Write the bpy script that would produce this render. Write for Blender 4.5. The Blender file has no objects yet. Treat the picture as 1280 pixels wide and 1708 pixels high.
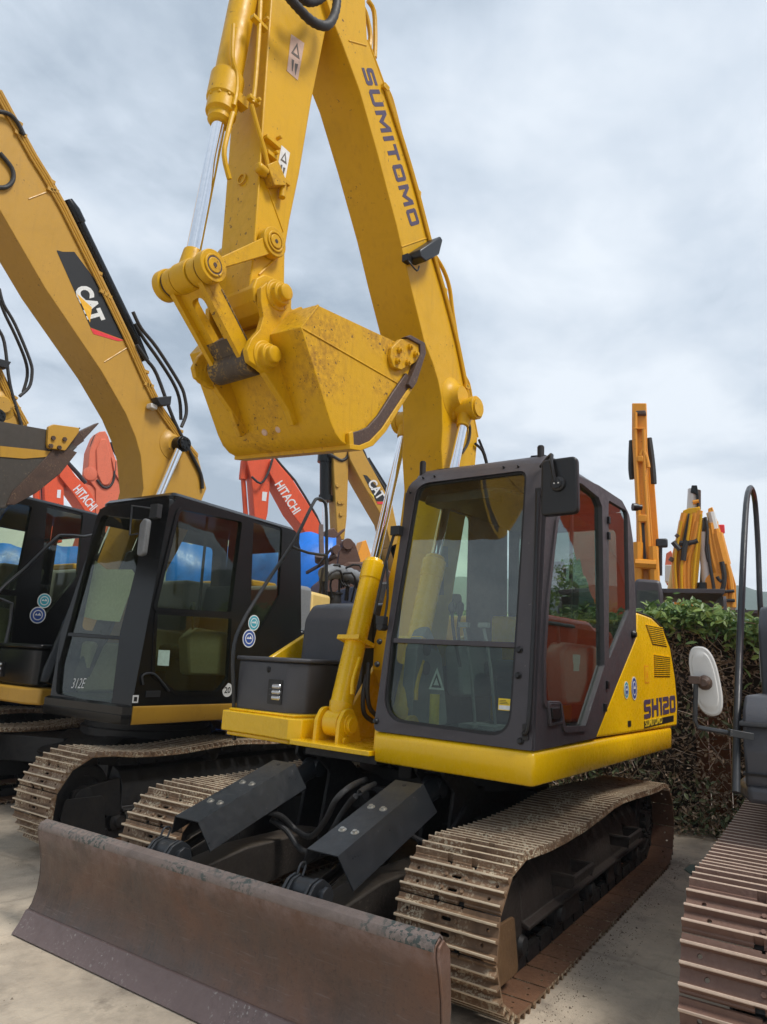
import bpy, bmesh, math, random
from mathutils import Vector, Matrix, noise
R = math.radians
PI = math.pi
random.seed(7)
S = bpy.context.scene
COL = S.collection

# ------------------------------------------------------------------ materials
def nt(name):
    m = bpy.data.materials.new(name); m.use_nodes = True
    t = m.node_tree; t.nodes.clear()
    return m, t, t.nodes, t.links

def N(t, typ, **kw):
    n = t.nodes.new(typ)
    for k, v in kw.items():
        if k in n.inputs.keys(): n.inputs[k].default_value = v
        else: setattr(n, k, v)
    return n

def mixc(t, fac, a, b, mode='MIX'):
    n = t.nodes.new('ShaderNodeMix'); n.data_type = 'RGBA'; n.blend_type = mode
    for i, v in ((0, fac), (6, a), (7, b)):
        if hasattr(v, 'links') or hasattr(v, 'is_linked'): t.links.new(v, n.inputs[i])
        else:
            n.inputs[i].default_value = (*v, 1) if isinstance(v, tuple) and len(v) == 3 else v
    return n.outputs[2]

def ramp(t, fac, lo, hi, a=0.0, b=1.0):
    n = t.nodes.new('ShaderNodeMapRange'); n.clamp = True
    n.inputs[1].default_value = lo; n.inputs[2].default_value = hi
    n.inputs[3].default_value = a; n.inputs[4].default_value = b
    t.links.new(fac, n.inputs[0]); return n.outputs[0]

WORLDC = [False]
def noi(t, scale, detail=5, rough=.6, stretch=None, dist=0.0):
    tc = N(t, 'ShaderNodeNewGeometry') if WORLDC[0] else N(t, 'ShaderNodeTexCoord')
    OUT = 'Position' if WORLDC[0] else 'Object'
    n = N(t, 'ShaderNodeTexNoise', Scale=scale, Detail=detail, Roughness=rough, Distortion=dist)
    if stretch:
        mp = N(t, 'ShaderNodeMapping'); mp.inputs['Scale'].default_value = stretch
        t.links.new(tc.outputs[OUT], mp.inputs[0]); t.links.new(mp.outputs[0], n.inputs['Vector'])
    else: t.links.new(tc.outputs[OUT], n.inputs['Vector'])
    return n.outputs['Fac']

MATS = {}
WORLDC = [False]
def paint(name, col, rough=.4, grime=.3, gcol=(.08, .05, .03), chips=.0, ccol=(.05, .025, .015), metal=0.0,
          bump=.02, bscale=30, streak=.0, spec=.5, var=.12, coat=0.0, dust=0.0, dcol=(.3, .26, .2), gscale=2.2, rv=.1):
    """painted or bare metal: broad tone variation, grime patches, chipped paint, vertical streaks, settled dust"""
    m, t, ns, L = nt(name)
    b = N(t, 'ShaderNodeBsdfPrincipled'); o = N(t, 'ShaderNodeOutputMaterial')
    b.inputs['Metallic'].default_value = metal
    b.inputs['Specular IOR Level'].default_value = spec
    b.inputs['Coat Weight'].default_value = coat
    b.inputs['Coat Roughness'].default_value = .12
    n1 = noi(t, gscale, 6, .65, dist=.6)
    n2 = noi(t, gscale * 9, 6, .7)
    c = mixc(t, ramp(t, n1, .3, .7), tuple(x * (1 - var) for x in col), tuple(min(1, x * (1 + var)) for x in col))
    if grime:
        mul = t.nodes.new('ShaderNodeMath'); mul.operation = 'MULTIPLY'
        L.new(ramp(t, n1, .46, .68, 0, 1), mul.inputs[0]); L.new(ramp(t, n2, .38, .66, .15, 1), mul.inputs[1])
        m2 = t.nodes.new('ShaderNodeMath'); m2.operation = 'MULTIPLY'; m2.inputs[1].default_value = grime
        L.new(mul.outputs[0], m2.inputs[0])
        c = mixc(t, m2.outputs[0], c, gcol)
    if streak:
        n4 = noi(t, 6, 4, .6, (4, 4, .35))
        c = mixc(t, ramp(t, n4, .55, .75, 0, streak), c, gcol)
    if dust:
        g = N(t, 'ShaderNodeNewGeometry'); sp = N(t, 'ShaderNodeSeparateXYZ'); L.new(g.outputs['Normal'], sp.inputs[0])
        mul = t.nodes.new('ShaderNodeMath'); mul.operation = 'MULTIPLY'
        L.new(ramp(t, sp.outputs['Z'], .35, .95, 0, dust), mul.inputs[0]); L.new(ramp(t, n2, .35, .65, .3, 1), mul.inputs[1])
        c = mixc(t, mul.outputs[0], c, dcol)
    if chips:
        n3 = noi(t, gscale * 16, 3, .55)
        mul = t.nodes.new('ShaderNodeMath'); mul.operation = 'MULTIPLY'
        L.new(ramp(t, n3, .70 - chips * .12, .715 - chips * .12), mul.inputs[0]); L.new(ramp(t, n1, .45, .6), mul.inputs[1])
        c = mixc(t, mul.outputs[0], c, ccol)
    L.new(c, b.inputs['Base Color'])
    L.new(ramp(t, n2, .3, .7, max(.02, rough - rv), min(1, rough + rv * 1.6)), b.inputs['Roughness'])
    if bump:
        bp = N(t, 'ShaderNodeBump', Strength=min(1, bump * 12), Distance=.004)
        L.new(noi(t, bscale, 5, .6), bp.inputs['Height']); L.new(bp.outputs[0], b.inputs['Normal'])
    L.new(b.outputs[0], o.inputs[0])
    MATS[name] = m
    return m

def flat(name, col, rough=.5, metal=0.0, emit=0):
    m, t, ns, L = nt(name)
    b = N(t, 'ShaderNodeBsdfPrincipled'); o = N(t, 'ShaderNodeOutputMaterial')
    n = noi(t, 40, 3)
    dk = .88 if metal < .95 else 1.0
    L.new(mixc(t, ramp(t, n, .3, .7), tuple(x * dk for x in col), tuple(min(1, x * 1.08) for x in col)), b.inputs['Base Color'])
    b.inputs['Roughness'].default_value = rough; b.inputs['Metallic'].default_value = metal
    L.new(b.outputs[0], o.inputs[0]); MATS[name] = m
    return m

def glass(name, tint, refl=1.0, dirt=.06):
    m, t, ns, L = nt(name)
    tr = N(t, 'ShaderNodeBsdfTransparent'); tr.inputs[0].default_value = (*tint, 1)
    gl = N(t, 'ShaderNodeBsdfGlossy', Roughness=.015); gl.inputs[0].default_value = (.95, 1, .98, 1)
    df = N(t, 'ShaderNodeBsdfDiffuse'); df.inputs[0].default_value = (.35, .36, .33, 1)
    fr = N(t, 'ShaderNodeFresnel', IOR=1.5)
    mu = t.nodes.new('ShaderNodeMath'); mu.operation = 'MULTIPLY'; mu.inputs[1].default_value = refl; mu.use_clamp = True
    ge = N(t, 'ShaderNodeNewGeometry'); iv = t.nodes.new('ShaderNodeMath'); iv.operation = 'SUBTRACT'; iv.inputs[0].default_value = 1.0; L.new(ge.outputs['Backfacing'], iv.inputs[1])
    m0 = t.nodes.new('ShaderNodeMath'); m0.operation = 'MULTIPLY'; L.new(fr.outputs[0], m0.inputs[0]); L.new(iv.outputs[0], m0.inputs[1]); L.new(m0.outputs[0], mu.inputs[0])   # only the outer face of a pane mirrors
    mx0 = N(t, 'ShaderNodeMixShader'); L.new(ramp(t, noi(t, 5, 6, .7), .4, .8, dirt * .4, dirt * 2), mx0.inputs[0])
    L.new(tr.outputs[0], mx0.inputs[1]); L.new(df.outputs[0], mx0.inputs[2])
    mx = N(t, 'ShaderNodeMixShader'); L.new(mu.outputs[0], mx.inputs[0]); L.new(mx0.outputs[0], mx.inputs[1]); L.new(gl.outputs[0], mx.inputs[2])
    bp = N(t, 'ShaderNodeBump', Strength=.12, Distance=.01); L.new(noi(t, 2.5, 2), bp.inputs['Height']); L.new(bp.outputs[0], gl.inputs['Normal'])
    o = N(t, 'ShaderNodeOutputMaterial'); L.new(mx.outputs[0], o.inputs[0]); MATS[name] = m
    return m

YN = paint('fresh_yellow_paint', (.90, .54, .003), .26, .04, (.35, .17, .01), chips=.0, bump=0, var=.05, coat=.25, dust=.05, rv=.05)
YO = paint('worn_yellow_paint', (.66, .37, .004), .38, .38, (.26, .13, .02), spec=.3, chips=.25, ccol=(.09, .045, .02), bump=.02, streak=.18, var=.12)
YB = paint('scuffed_yellow_paint', (.62, .345, .004), .40, .9, (.26, .12, .018), spec=.3, chips=.42, ccol=(.07, .035, .02), bump=.035, streak=.3, var=.16, dust=.1, gscale=3)
YC = paint('ochre_yellow_paint', (.50, .275, .032), .38, .35, (.22, .12, .03), chips=.15, bump=.015, streak=.15, var=.1)
YL = paint('pale_yellow_panel', (.66, .47, .16), .4, .2, (.3, .2, .08), bump=.01)
OR = paint('orange_red_paint', (.72, .085, .022), .45, .3, (.25, .04, .02), chips=.3, bump=.015, streak=.2, dust=.25, dcol=(.55, .3, .22))
OP = paint('faded_orange_paint', (.66, .15, .075), .55, .35, (.3, .08, .04), chips=.4, bump=.015, streak=.25)
OD = paint('dark_orange_red_paint', (.70, .10, .03), .35, .3, (.15, .03, .015), bump=.01, coat=.2)
OY = paint('orange_yellow_paint', (.74, .30, .015), .42, .3, (.3, .12, .02), chips=.3, bump=.015, streak=.2)
DG = paint('dark_grey_plastic', (.050, .052, .062), .42, .3, (.09, .085, .08), bump=.02, bscale=90, var=.1, dust=.2, dcol=(.13, .125, .12))
CG = paint('dark_cab_frame_paint', (.056, .050, .056), .42, .35, (.075, .07, .072), bump=.012, var=.12, chips=.1, ccol=(.12, .11, .1), dust=.12, dcol=(.13, .12, .12))
BK_ = paint('black_cab_paint', (.0075, .008, .0085), .22, .05, (.02, .02, .018), bump=0, var=.15, spec=.32, rv=.03)
GB = paint('satin_black_paint', (.022, .025, .029), .36, .3, (.06, .058, .055), bump=.015, chips=.12, ccol=(.14, .13, .12), var=.15)
UC = paint('greasy_black_steel', (.011, .011, .012), .55, .55, (.05, .038, .028), bump=.06, bscale=18, var=.3, dust=.35, dcol=(.055, .045, .035), gscale=4)
PA = paint('scuffed_dusty_black_steel', (.030, .024, .020), .6, .8, (.012, .011, .010), bump=.1, bscale=14, var=.4, chips=.8, ccol=(.09, .075, .06), dust=.8, dcol=(.11, .09, .07), gscale=5)
RU = paint('greasy_rusty_steel', (.026, .018, .014), .7, .7, (.018, .014, .013), bump=.07, bscale=22, var=.3, dust=.3, dcol=(.07, .05, .036), gscale=5)
WORLDC[0] = True
TS = paint('muddy_track_steel', (.225, .135, .075), .62, .9, (.065, .034, .02), bump=.10, bscale=40, var=.45, chips=1.5, ccol=(.55, .47, .33), gscale=4.5, streak=.4)
TI = paint('greasy_red_brown_steel', (.17, .082, .042), .62, .7, (.03, .018, .012), bump=.08, bscale=40, var=.3, chips=.4, ccol=(.2, .13, .08), gscale=5)
TR = paint('worn_grouser_steel', (.58, .47, .33), .38, .95, (.15, .085, .05), bump=.06, bscale=50, var=.3, gscale=3.2)
TS2 = paint('reddish_track_steel', (.16, .088, .062), .6, .8, (.09, .05, .045), bump=.07, bscale=40, var=.2, gscale=4, streak=.3)
TR2 = paint('worn_reddish_grouser_steel', (.46, .35, .27), .55, .5, (.2, .13, .1), bump=.05, bscale=50, var=.2, gscale=6)
WORLDC[0] = False
BL, t_, ns_, L_ = nt('brown_rusted_blade_steel')
b_ = N(t_, 'ShaderNodeBsdfPrincipled'); o_ = N(t_, 'ShaderNodeOutputMaterial')
c_ = mixc(t_, ramp(t_, noi(t_, 1.1, 6, .65, dist=.8), .36, .64), (.18, .092, .058), (.10, .078, .068))
c_ = mixc(t_, ramp(t_, noi(t_, 2.4, 7, .7, (1, 1, 1.6)), .5, .68, 0, .7), c_, (.066, .050, .040))
c_ = mixc(t_, ramp(t_, noi(t_, 9, 5, .65, (1, 9, .5)), .52, .72, 0, .5), c_, (.17, .10, .07))
c_ = mixc(t_, ramp(t_, noi(t_, 16, 4, .6, (1, .5, 7)), .60, .70, 0, .45), c_, (.21, .165, .15))
c_ = mixc(t_, ramp(t_, noi(t_, 60, 4, .7), .55, .75, 0, .5), c_, (.035, .026, .026))
tc_ = N(t_, 'ShaderNodeTexCoord'); sx_ = N(t_, 'ShaderNodeSeparateXYZ'); L_.new(tc_.outputs['Object'], sx_.inputs[0])
mm_ = t_.nodes.new('ShaderNodeMath'); mm_.operation = 'MULTIPLY'; L_.new(ramp(t_, sx_.outputs['Z'], .40, .53, 0, 1), mm_.inputs[0]); L_.new(ramp(t_, noi(t_, 7, 7, .75), .42, .60, 0, .8), mm_.inputs[1])
c_ = mixc(t_, mm_.outputs[0], c_, (.25, .18, .165))      # scuffed bare band along the top bend
L_.new(c_, b_.inputs['Base Color']); L_.new(ramp(t_, noi(t_, 12, 6, .7), .3, .7, .30, .62), b_.inputs['Roughness']); b_.inputs['Metallic'].default_value = .25
bp_ = N(t_, 'ShaderNodeBump', Strength=.5, Distance=.006); L_.new(noi(t_, 26, 8, .72), bp_.inputs['Height']); L_.new(bp_.outputs[0], b_.inputs['Normal']); L_.new(b_.outputs[0], o_.inputs[0])
BE = paint('scraped_purple_brown_steel', (.15, .105, .098), .42, .8, (.06, .045, .045), bump=.05, bscale=40, var=.25, chips=.7, ccol=(.28, .25, .23), gscale=4)
BT = paint('chipped_grey_green_edge', (.20, .155, .135), .5, .9, (.05, .055, .05), bump=.08, bscale=40, var=.35, chips=1.5, ccol=(.05, .065, .06), gscale=3)
WY = paint('grimy_worn_yellow_boss', (.07, .05, .035), .55, .7, (.02, .016, .014), bump=.09, var=.3, chips=1.6, ccol=(.42, .25, .03), gscale=4)
WE = paint('worn_brown_steel', (.075, .043, .03), .5, .7, (.02, .015, .012), bump=.06, var=.3, chips=.6, ccol=(.25, .16, .08), gscale=7)
BKT = paint('dull_dark_bucket_steel', (.058, .05, .042), .6, .5, (.03, .026, .022), bump=.04, var=.2, streak=.3, chips=.4, ccol=(.15, .11, .07))
SC = paint('scrap_brown_steel', (.10, .05, .035), .7, .6, (.05, .03, .025), bump=.05, var=.25, dust=.3, dcol=(.2, .14, .1))
RB = flat('black_rubber', (.012, .012, .013), .55)
RBH = paint('dusty_black_hose', (.022, .022, .023), .6, .5, (.07, .062, .055), bump=.03, var=.2)
CH = flat('chromed_rod', (.86, .88, .92), .07, 1.0)
BO = flat('zinc_bolt', (.55, .53, .48), .35, .9)
SG = flat('grey_sheet_paint', (.17, .18, .19), .5)
LB = flat('lamp_housing_black', (.01, .01, .011), .4)
LL = flat('lamp_lens', (.55, .57, .60), .1, .6)
WH = flat('white_print', (.72, .73, .72), .5)
WD = flat('weathered_pink_label', (.60, .42, .33), .6)
PU = flat('dark_purple_print', (.07, .05, .10), .5)
BP = flat('black_print', (.012, .012, .013), .45)
GP = flat('grey_print', (.12, .10, .08), .5)
BLU = flat('blue_print', (.02, .07, .30), .4)
TEA = flat('teal_print', (.04, .33, .42), .4)
REDP = flat('red_print', (.75, .04, .05), .45)
LGY = flat('logo_yellow', (.85, .46, .03), .4)
YEP = flat('yellow_print', (.85, .62, .03), .45)
GRP = flat('pale_green_card', (.42, .58, .50), .7)
PAP = flat('pale_paper_sheet', (.60, .66, .64), .8)
TARP = paint('blue_tarp_cloth', (.010, .17, .66), .38, .4, (.008, .06, .34), bump=.08, bscale=9, var=.35, gscale=3)
GLR = glass('dark_rear_glass', (.48, .54, .50), 1.2, .02)
GP_ = paint('rusty_golden_guard', (.13, .07, .03), .6, .95, (.05, .03, .02), bump=.05, var=.3, chips=.5, ccol=(.3, .2, .1), gscale=5)
SEAT = flat('seat_cloth', (.03, .032, .035), .9)
INT = flat('grey_interior_plastic', (.22, .23, .23), .6)
IND = flat('dark_interior_plastic', (.04, .042, .042), .6)
MW = paint('dirty_white_plastic', (.62, .62, .60), .5, .4, (.4, .38, .33), bump=.01)
GLF = glass('tinted_windshield_glass', (.88, .95, .90), 2.8, .03)
GLW = glass('tinted_lower_glass', (.66, .74, .70), 1.3, .03)
GLS = glass('tinted_side_glass', (.70, .78, .74), 1.7, .012)
GLD = glass('smoked_cab_glass', (.74, .78, .64), 1.2, .012)

# ------------------------------------------------------------------ mesh helpers
class MB:
    def __init__(s): s.bm = bmesh.new(); s.mats = []; s.mi = 0
    def use(s, m):
        if not s.mats and len(s.bm.faces): s.mats = [None]
        if m not in s.mats: s.mats.append(m)
        s.mi = s.mats.index(m); return s
    def _f(s, vs):
        try:
            f = s.bm.faces.new(vs); f.material_index = s.mi; return f
        except ValueError: return None
    def v(s, p): return s.bm.verts.new(p)
    def box(s, c, d, rot=None, taper=None):
        c = Vector(c); h = [x / 2 for x in d]; q = []
        for k in range(8):
            x, y, z = [(-1, 1)[(k >> j) & 1] for j in range(3)]
            tx = taper if (taper and z > 0) else 1
            p = Vector((x * h[0] * tx, y * h[1] * tx, z * h[2]))
            if rot is not None: p = rot @ p
            q.append(s.v(c + p))
        for f in ((0, 2, 3, 1), (4, 5, 7, 6), (0, 1, 5, 4), (2, 6, 7, 3), (0, 4, 6, 2), (1, 3, 7, 5)): s._f([q[i] for i in f])
        return s
    def prism(s, poly, a, b, fn=None):
        """poly of 2D points extruded from a to b; default poly is (x,z), extruded along y"""
        fn = fn or (lambda u, w, e: (u, e, w))
        A = [s.v(fn(u, w, a)) for u, w in poly]; B = [s.v(fn(u, w, b)) for u, w in poly]
        n = len(poly); s._f(A); s._f(B[::-1])
        for i in range(n): s._f([A[i], B[i], B[(i + 1) % n], A[(i + 1) % n]])
        return s
    def plate(s, outer, holes, a, b, fn):
        """plate with holes: 2D loops mapped by fn(u,w,e)"""
        loops = [outer] + list(holes)
        for e, flip in ((a, 0), (b, 1)):
            tb = bmesh.new(); edges = []
            for lp in loops:
                vs = [tb.verts.new((u, w, 0)) for u, w in lp]
                edges += [tb.edges.new((vs[i], vs[(i + 1) % len(vs)])) for i in range(len(vs))]
            bmesh.ops.triangle_fill(tb, use_beauty=True, use_dissolve=False, edges=edges)
            mp = {v: s.v(fn(v.co.x, v.co.y, e)) for v in tb.verts}
            for f in tb.faces:
                s._f([mp[v] for v in (f.verts if flip else reversed(f.verts))])
            tb.free()
        for lp in loops:
            A = [s.v(fn(u, w, a)) for u, w in lp]; B = [s.v(fn(u, w, b)) for u, w in lp]
            for i in range(len(lp)): j = (i + 1) % len(lp); s._f([A[i], A[j], B[j], B[i]])
        return s
    def cyl(s, p0, p1, r, r2=None, seg=20, caps=True):
        p0, p1 = Vector(p0), Vector(p1); r2 = r if r2 is None else r2
        d = (p1 - p0).normalized(); u = d.orthogonal().normalized(); w = d.cross(u)
        A, B = [], []
        for i in range(seg):
            a = 2 * PI * i / seg; o = u * math.cos(a) + w * math.sin(a)
            A.append(s.v(p0 + o * r)); B.append(s.v(p1 + o * r2))
        for i in range(seg): j = (i + 1) % seg; s._f([A[i], A[j], B[j], B[i]])
        if caps: s._f(A[::-1]); s._f(B)
        return s
    def ring(s, p0, p1, ro, ri, seg=24):
        p0, p1 = Vector(p0), Vector(p1); d = (p1 - p0).normalized(); u = d.orthogonal().normalized(); w = d.cross(u)
        q = []
        for P, r in ((p0, ro), (p1, ro), (p1, ri), (p0, ri)):
            q.append([s.v(P + (u * math.cos(2 * PI * i / seg) + w * math.sin(2 * PI * i / seg)) * r) for i in range(seg)])
        for k in range(4):
            A, B = q[k], q[(k + 1) % 4]
            for i in range(seg): j = (i + 1) % seg; s._f([A[i], A[j], B[j], B[i]])
        return s
    def lathe(s, p0, ax, prof, seg=24):
        """prof: list of (t along axis, radius)"""
        p0 = Vector(p0); d = Vector(ax).normalized(); u = d.orthogonal().normalized(); w = d.cross(u); q = []
        for tt, r in prof:
            q.append([s.v(p0 + d * tt + (u * math.cos(2 * PI * i / seg) + w * math.sin(2 * PI * i / seg)) * r) for i in range(seg)])
        for A, B in zip(q, q[1:]):
            for i in range(seg): j = (i + 1) % seg; s._f([A[i], A[j], B[j], B[i]])
        s._f(q[0][::-1]); s._f(q[-1])
        return s
    def tube(s, pts, r, seg=10, smooth=3, rib=0):
        P = [Vector(p) for p in pts]
        if smooth and len(P) > 2:
            Q = []
            for i in range(len(P) - 1):
                a, b, c, d = P[max(i - 1, 0)], P[i], P[i + 1], P[min(i + 2, len(P) - 1)]
                for k in range(smooth):
                    t = k / smooth
                    Q.append(.5 * ((2 * b) + (c - a) * t + (2 * a - 5 * b + 4 * c - d) * t * t + (3 * b - a - 3 * c + d) * t ** 3))
            P = Q + [P[-1]]
        if rib:
            Q = []
            L = 0
            for a, b in zip(P, P[1:]):
                n = max(1, int((b - a).length / rib))
                Q += [a.lerp(b, k / n) for k in range(n)]
            P = Q + [P[-1]]
        u = None; prev = None
        for i, p in enumerate(P):
            d = (P[min(i + 1, len(P) - 1)] - P[max(i - 1, 0)]).normalized()
            u = d.orthogonal().normalized() if u is None else (u - d * u.dot(d)).normalized()
            w = d.cross(u); rr = r * (1.12 if (rib and i % 2) else 1)
            ring = [s.v(p + (u * math.cos(2 * PI * k / seg) + w * math.sin(2 * PI * k / seg)) * rr) for k in range(seg)]
            if prev:
                for k in range(seg): j = (k + 1) % seg; s._f([prev[k], prev[j], ring[j], ring[k]])
            else: s._f(ring[::-1])
            prev = ring
        s._f(prev)
        return s
    def bar(s, p0, p1, w, h, up=(0, 0, 1)):
        p0, p1 = Vector(p0), Vector(p1); d = p1 - p0; L = d.length; d.normalize()
        up = Vector(up); up = (up - d * up.dot(d)).normalized(); sd = d.cross(up)
        M = Matrix((d, sd, up)).transposed()
        return s.box((p0 + p1) / 2, (L, w, h), M)
    def add(s, me, M, mat=None):
        mi = s.mi
        vs = [s.v(M @ v.co) for v in me.vertices]
        for p in me.polygons:
            s._f([vs[i] for i in p.vertices])
        return s
    def build(s, name, mat=None, parent=None, bevel=0.0, ang=35, seg=2, rot=None, loc=None, norm=True):
        if mat is not None and not s.mats: s.mats = [mat]
        if s.mats and s.mats[0] is None and mat is not None: s.mats[0] = mat
        if norm: bmesh.ops.recalc_face_normals(s.bm, faces=s.bm.faces)
        if ang:
            bmesh.ops.remove_doubles(s.bm, verts=s.bm.verts, dist=1e-5)
            th = R(ang)
            for e in s.bm.edges:
                e.smooth = len(e.link_faces) == 2 and e.calc_face_angle(0) < th
            for f in s.bm.faces: f.smooth = True
        me = bpy.data.meshes.new(name); s.bm.to_mesh(me); s.bm.free()
        for m in s.mats: me.materials.append(m)
        o = bpy.data.objects.new(name, me); COL.objects.link(o)
        if parent: o.parent = parent
        if rot is not None: o.rotation_euler = (0, 0, rot)
        if loc is not None: o.location = loc
        if bevel:
            b = o.modifiers.new('bevel', 'BEVEL'); b.width = bevel; b.segments = seg; b.limit_method = 'ANGLE'; b.angle_limit = R(40)
        return o

def rnd(poly, r, n=4):
    """fillet the corners of a 2D polygon; r may be a list"""
    out = []; k = len(poly)
    for i in range(k):
        p = Vector(poly[i]); a = Vector(poly[i - 1]); b = Vector(poly[(i + 1) % k])
        rr = r[i] if isinstance(r, (list, tuple)) else r
        da, db = (a - p), (b - p); la, lb = da.length, db.length
        if rr <= 0 or la < 1e-6 or lb < 1e-6: out.append(tuple(p)); continue
        da.normalize(); db.normalize()
        ang = da.angle(db)
        t = min(rr / max(math.tan(ang / 2), .05), la * .45, lb * .45)
        A, B = p + da * t, p + db * t
        for j in range(n + 1):
            s = j / n
            out.append(tuple(A * (1 - s) ** 2 + p * 2 * s * (1 - s) + B * s * s))
    return out

def inset(poly, d):
    out = []; k = len(poly)
    ar = sum(poly[i][0] * poly[(i + 1) % k][1] - poly[(i + 1) % k][0] * poly[i][1] for i in range(k))
    sg = 1 if ar > 0 else -1
    for i in range(k):
        p = Vector(poly[i]); a = Vector(poly[i - 1]); b = Vector(poly[(i + 1) % k])
        e1 = (p - a).normalized(); e2 = (b - p).normalized()
        n1 = Vector((-e1.y, e1.x)) * sg; n2 = Vector((-e2.y, e2.x)) * sg
        m = (n1 + n2); m = m.normalized() if m.length > 1e-6 else n1
        out.append(tuple(p + m * d / max(m.dot(n1), .3)))
    return out

def textmesh(txt, bold=.0, shear=0.0, depth=.002, space=1.0):
    cu = bpy.data.curves.new('lettering', 'FONT'); cu.body = txt; cu.size = 1; cu.extrude = depth; cu.offset = bold; cu.shear = shear
    cu.space_character = space; cu.resolution_u = 3
    ob = bpy.data.objects.new('lettering', cu)
    me = bpy.data.meshes.new_from_object(ob)
    bpy.data.objects.remove(ob)
    xs = [v.co.x for v in me.vertices]; ys = [v.co.y for v in me.vertices]
    return me, min(xs), max(xs), min(ys), max(ys)

def lettering(mb, mat, txt, org, u, v, W, H, bold=.0, shear=0.0, thick=.002, space=1.0):
    """fit txt into a W x H rectangle whose lower-left corner is org, baseline along u, up along v"""
    me, x0, x1, y0, y1 = textmesh(txt, bold, shear, .5, space)
    u, v = Vector(u).normalized(), Vector(v).normalized(); n = u.cross(v)
    sx, sy = W / (x1 - x0), H / (y1 - y0)
    M = Matrix.Translation(Vector(org)) @ Matrix((u * sx, v * sy, n * thick)).transposed().to_4x4() @ Matrix.Translation((-x0, -y0, .5))
    mb.use(mat).add(me, M); bpy.data.meshes.remove(me)

T_ = .25
BLOCK = {'S': (1, [[(0, 0), (.88, 0), (1, .12), (1, .5), (.88, .62), (.25, .62), (.25, .77), (1, .77), (1, 1), (.12, 1), (0, .88), (0, .5), (.12, .38), (.75, .38), (.75, .23), (0, .23)]]),
         'U': (1, [[(0, 1), (0, .15), (.15, 0), (.85, 0), (1, .15), (1, 1), (.75, 1), (.75, .25), (.25, .25), (.25, 1)]]), 'O': (1.05, ['ring']),
         'I': (.27, [(0, 0, .27, 1)]), 'T': (1, [(0, 1 - T_, 1, 1), (.37, 0, .63, 1 - T_)]), 'H': (1, [(0, 0, T_, 1), (1 - T_, 0, 1, 1), (T_, .38, 1 - T_, .62)]),
         'M': (1.3, [(0, 0, T_, 1), (1.05, 0, 1.3, 1), [(T_, 1), (.65, .50), (1.05, 1), (1.05, .62), (.65, .10), (T_, .62)]]),
         '1': (.42, [(.17, 0, .42, 1), (0, .80, .17, 1)]), '2': (1, [[(1, 0), (1, .23), (.25, .23), (.25, .38), (.88, .38), (1, .5), (1, .88), (.88, 1), (0, 1), (0, .77), (.75, .77), (.75, .62), (.12, .62), (0, .5), (0, 0)]]),
         '0': (1, ['ring'])}
def blocktext(mb, mat, txt, org, u, v, W, H, thick=.002, gap=.22):
    u, v = Vector(u).normalized(), Vector(v).normalized(); n = u.cross(v); org = Vector(org)
    tot = sum(BLOCK[c][0] for c in txt) + gap * (len(txt) - 1); k = W / tot; x = 0; mb.use(mat)
    for c in txt:
        w_, parts = BLOCK[c]
        for q in parts:
            if q == 'ring':
                mb.plate([(.12, 0), (w_ - .12, 0), (w_, .12), (w_, .88), (w_ - .12, 1), (.12, 1), (0, .88), (0, .12)], [[(.25, .25), (w_ - .25, .25), (w_ - .25, .75), (.25, .75)]], 0, thick, lambda a, b, e: org + u * (x + a) * k + v * b * H + n * e); continue
            P = [(q[0], q[1]), (q[2], q[1]), (q[2], q[3]), (q[0], q[3])] if isinstance(q, tuple) else q
            mb.prism([(a, b) for a, b in P], 0, thick, lambda a, b, e: org + u * (x + a) * k + v * b * H + n * e)
        x += w_ + gap

def quad(mb, mat, org, u, v, W, H, thick=.002, r=0.0, hole=None):
    u, v = Vector(u).normalized(), Vector(v).normalized(); n = u.cross(v); org = Vector(org)
    P = [(0, 0), (W, 0), (W, H), (0, H)]
    if r: P = rnd(P, r)
    mb.use(mat).prism(P, 0, thick, lambda a, b, e: org + u * a + v * b + n * e)

def poly3(mb, mat, org, u, v, pts, thick=.002, off=0.0):
    u, v = Vector(u).normalized(), Vector(v).normalized(); n = u.cross(v); org = Vector(org)
    mb.use(mat).prism(pts, off, off + thick, lambda a, b, e: org + u * a + v * b + n * e)

def disc(mb, mat, c, u, v, ru, rv, thick=.002, off=0.0, seg=28):
    poly3(mb, mat, c, u, v, [(ru * math.cos(2 * PI * i / seg), rv * math.sin(2 * PI * i / seg)) for i in range(seg)], thick, off)

def thing(name, label, cat, loc=(0, 0, 0), rz=0, group=None):
    o = bpy.data.objects.new(name, None); COL.objects.link(o); o.location = loc; o.rotation_euler = (0, 0, rz)
    o.empty_display_size = .2
    return tag(o, label, cat, group)
def tag(o, label, cat, group=None):
    o['label'] = label; o['category'] = cat
    if group: o['group'] = group
    return o
def struct(o, kind='structure', label=None, cat=None):
    o['kind'] = kind
    if label: o['label'] = label
    if cat: o['category'] = cat
    return o
def dup(o, parent=None):
    c = o.copy(); COL.objects.link(c)
    if parent: c.parent = parent
    return c
def dup_tree(o, parent=None):
    c = dup(o, parent)
    for ch in list(o.children): dup_tree(ch, c)
    return c

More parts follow.
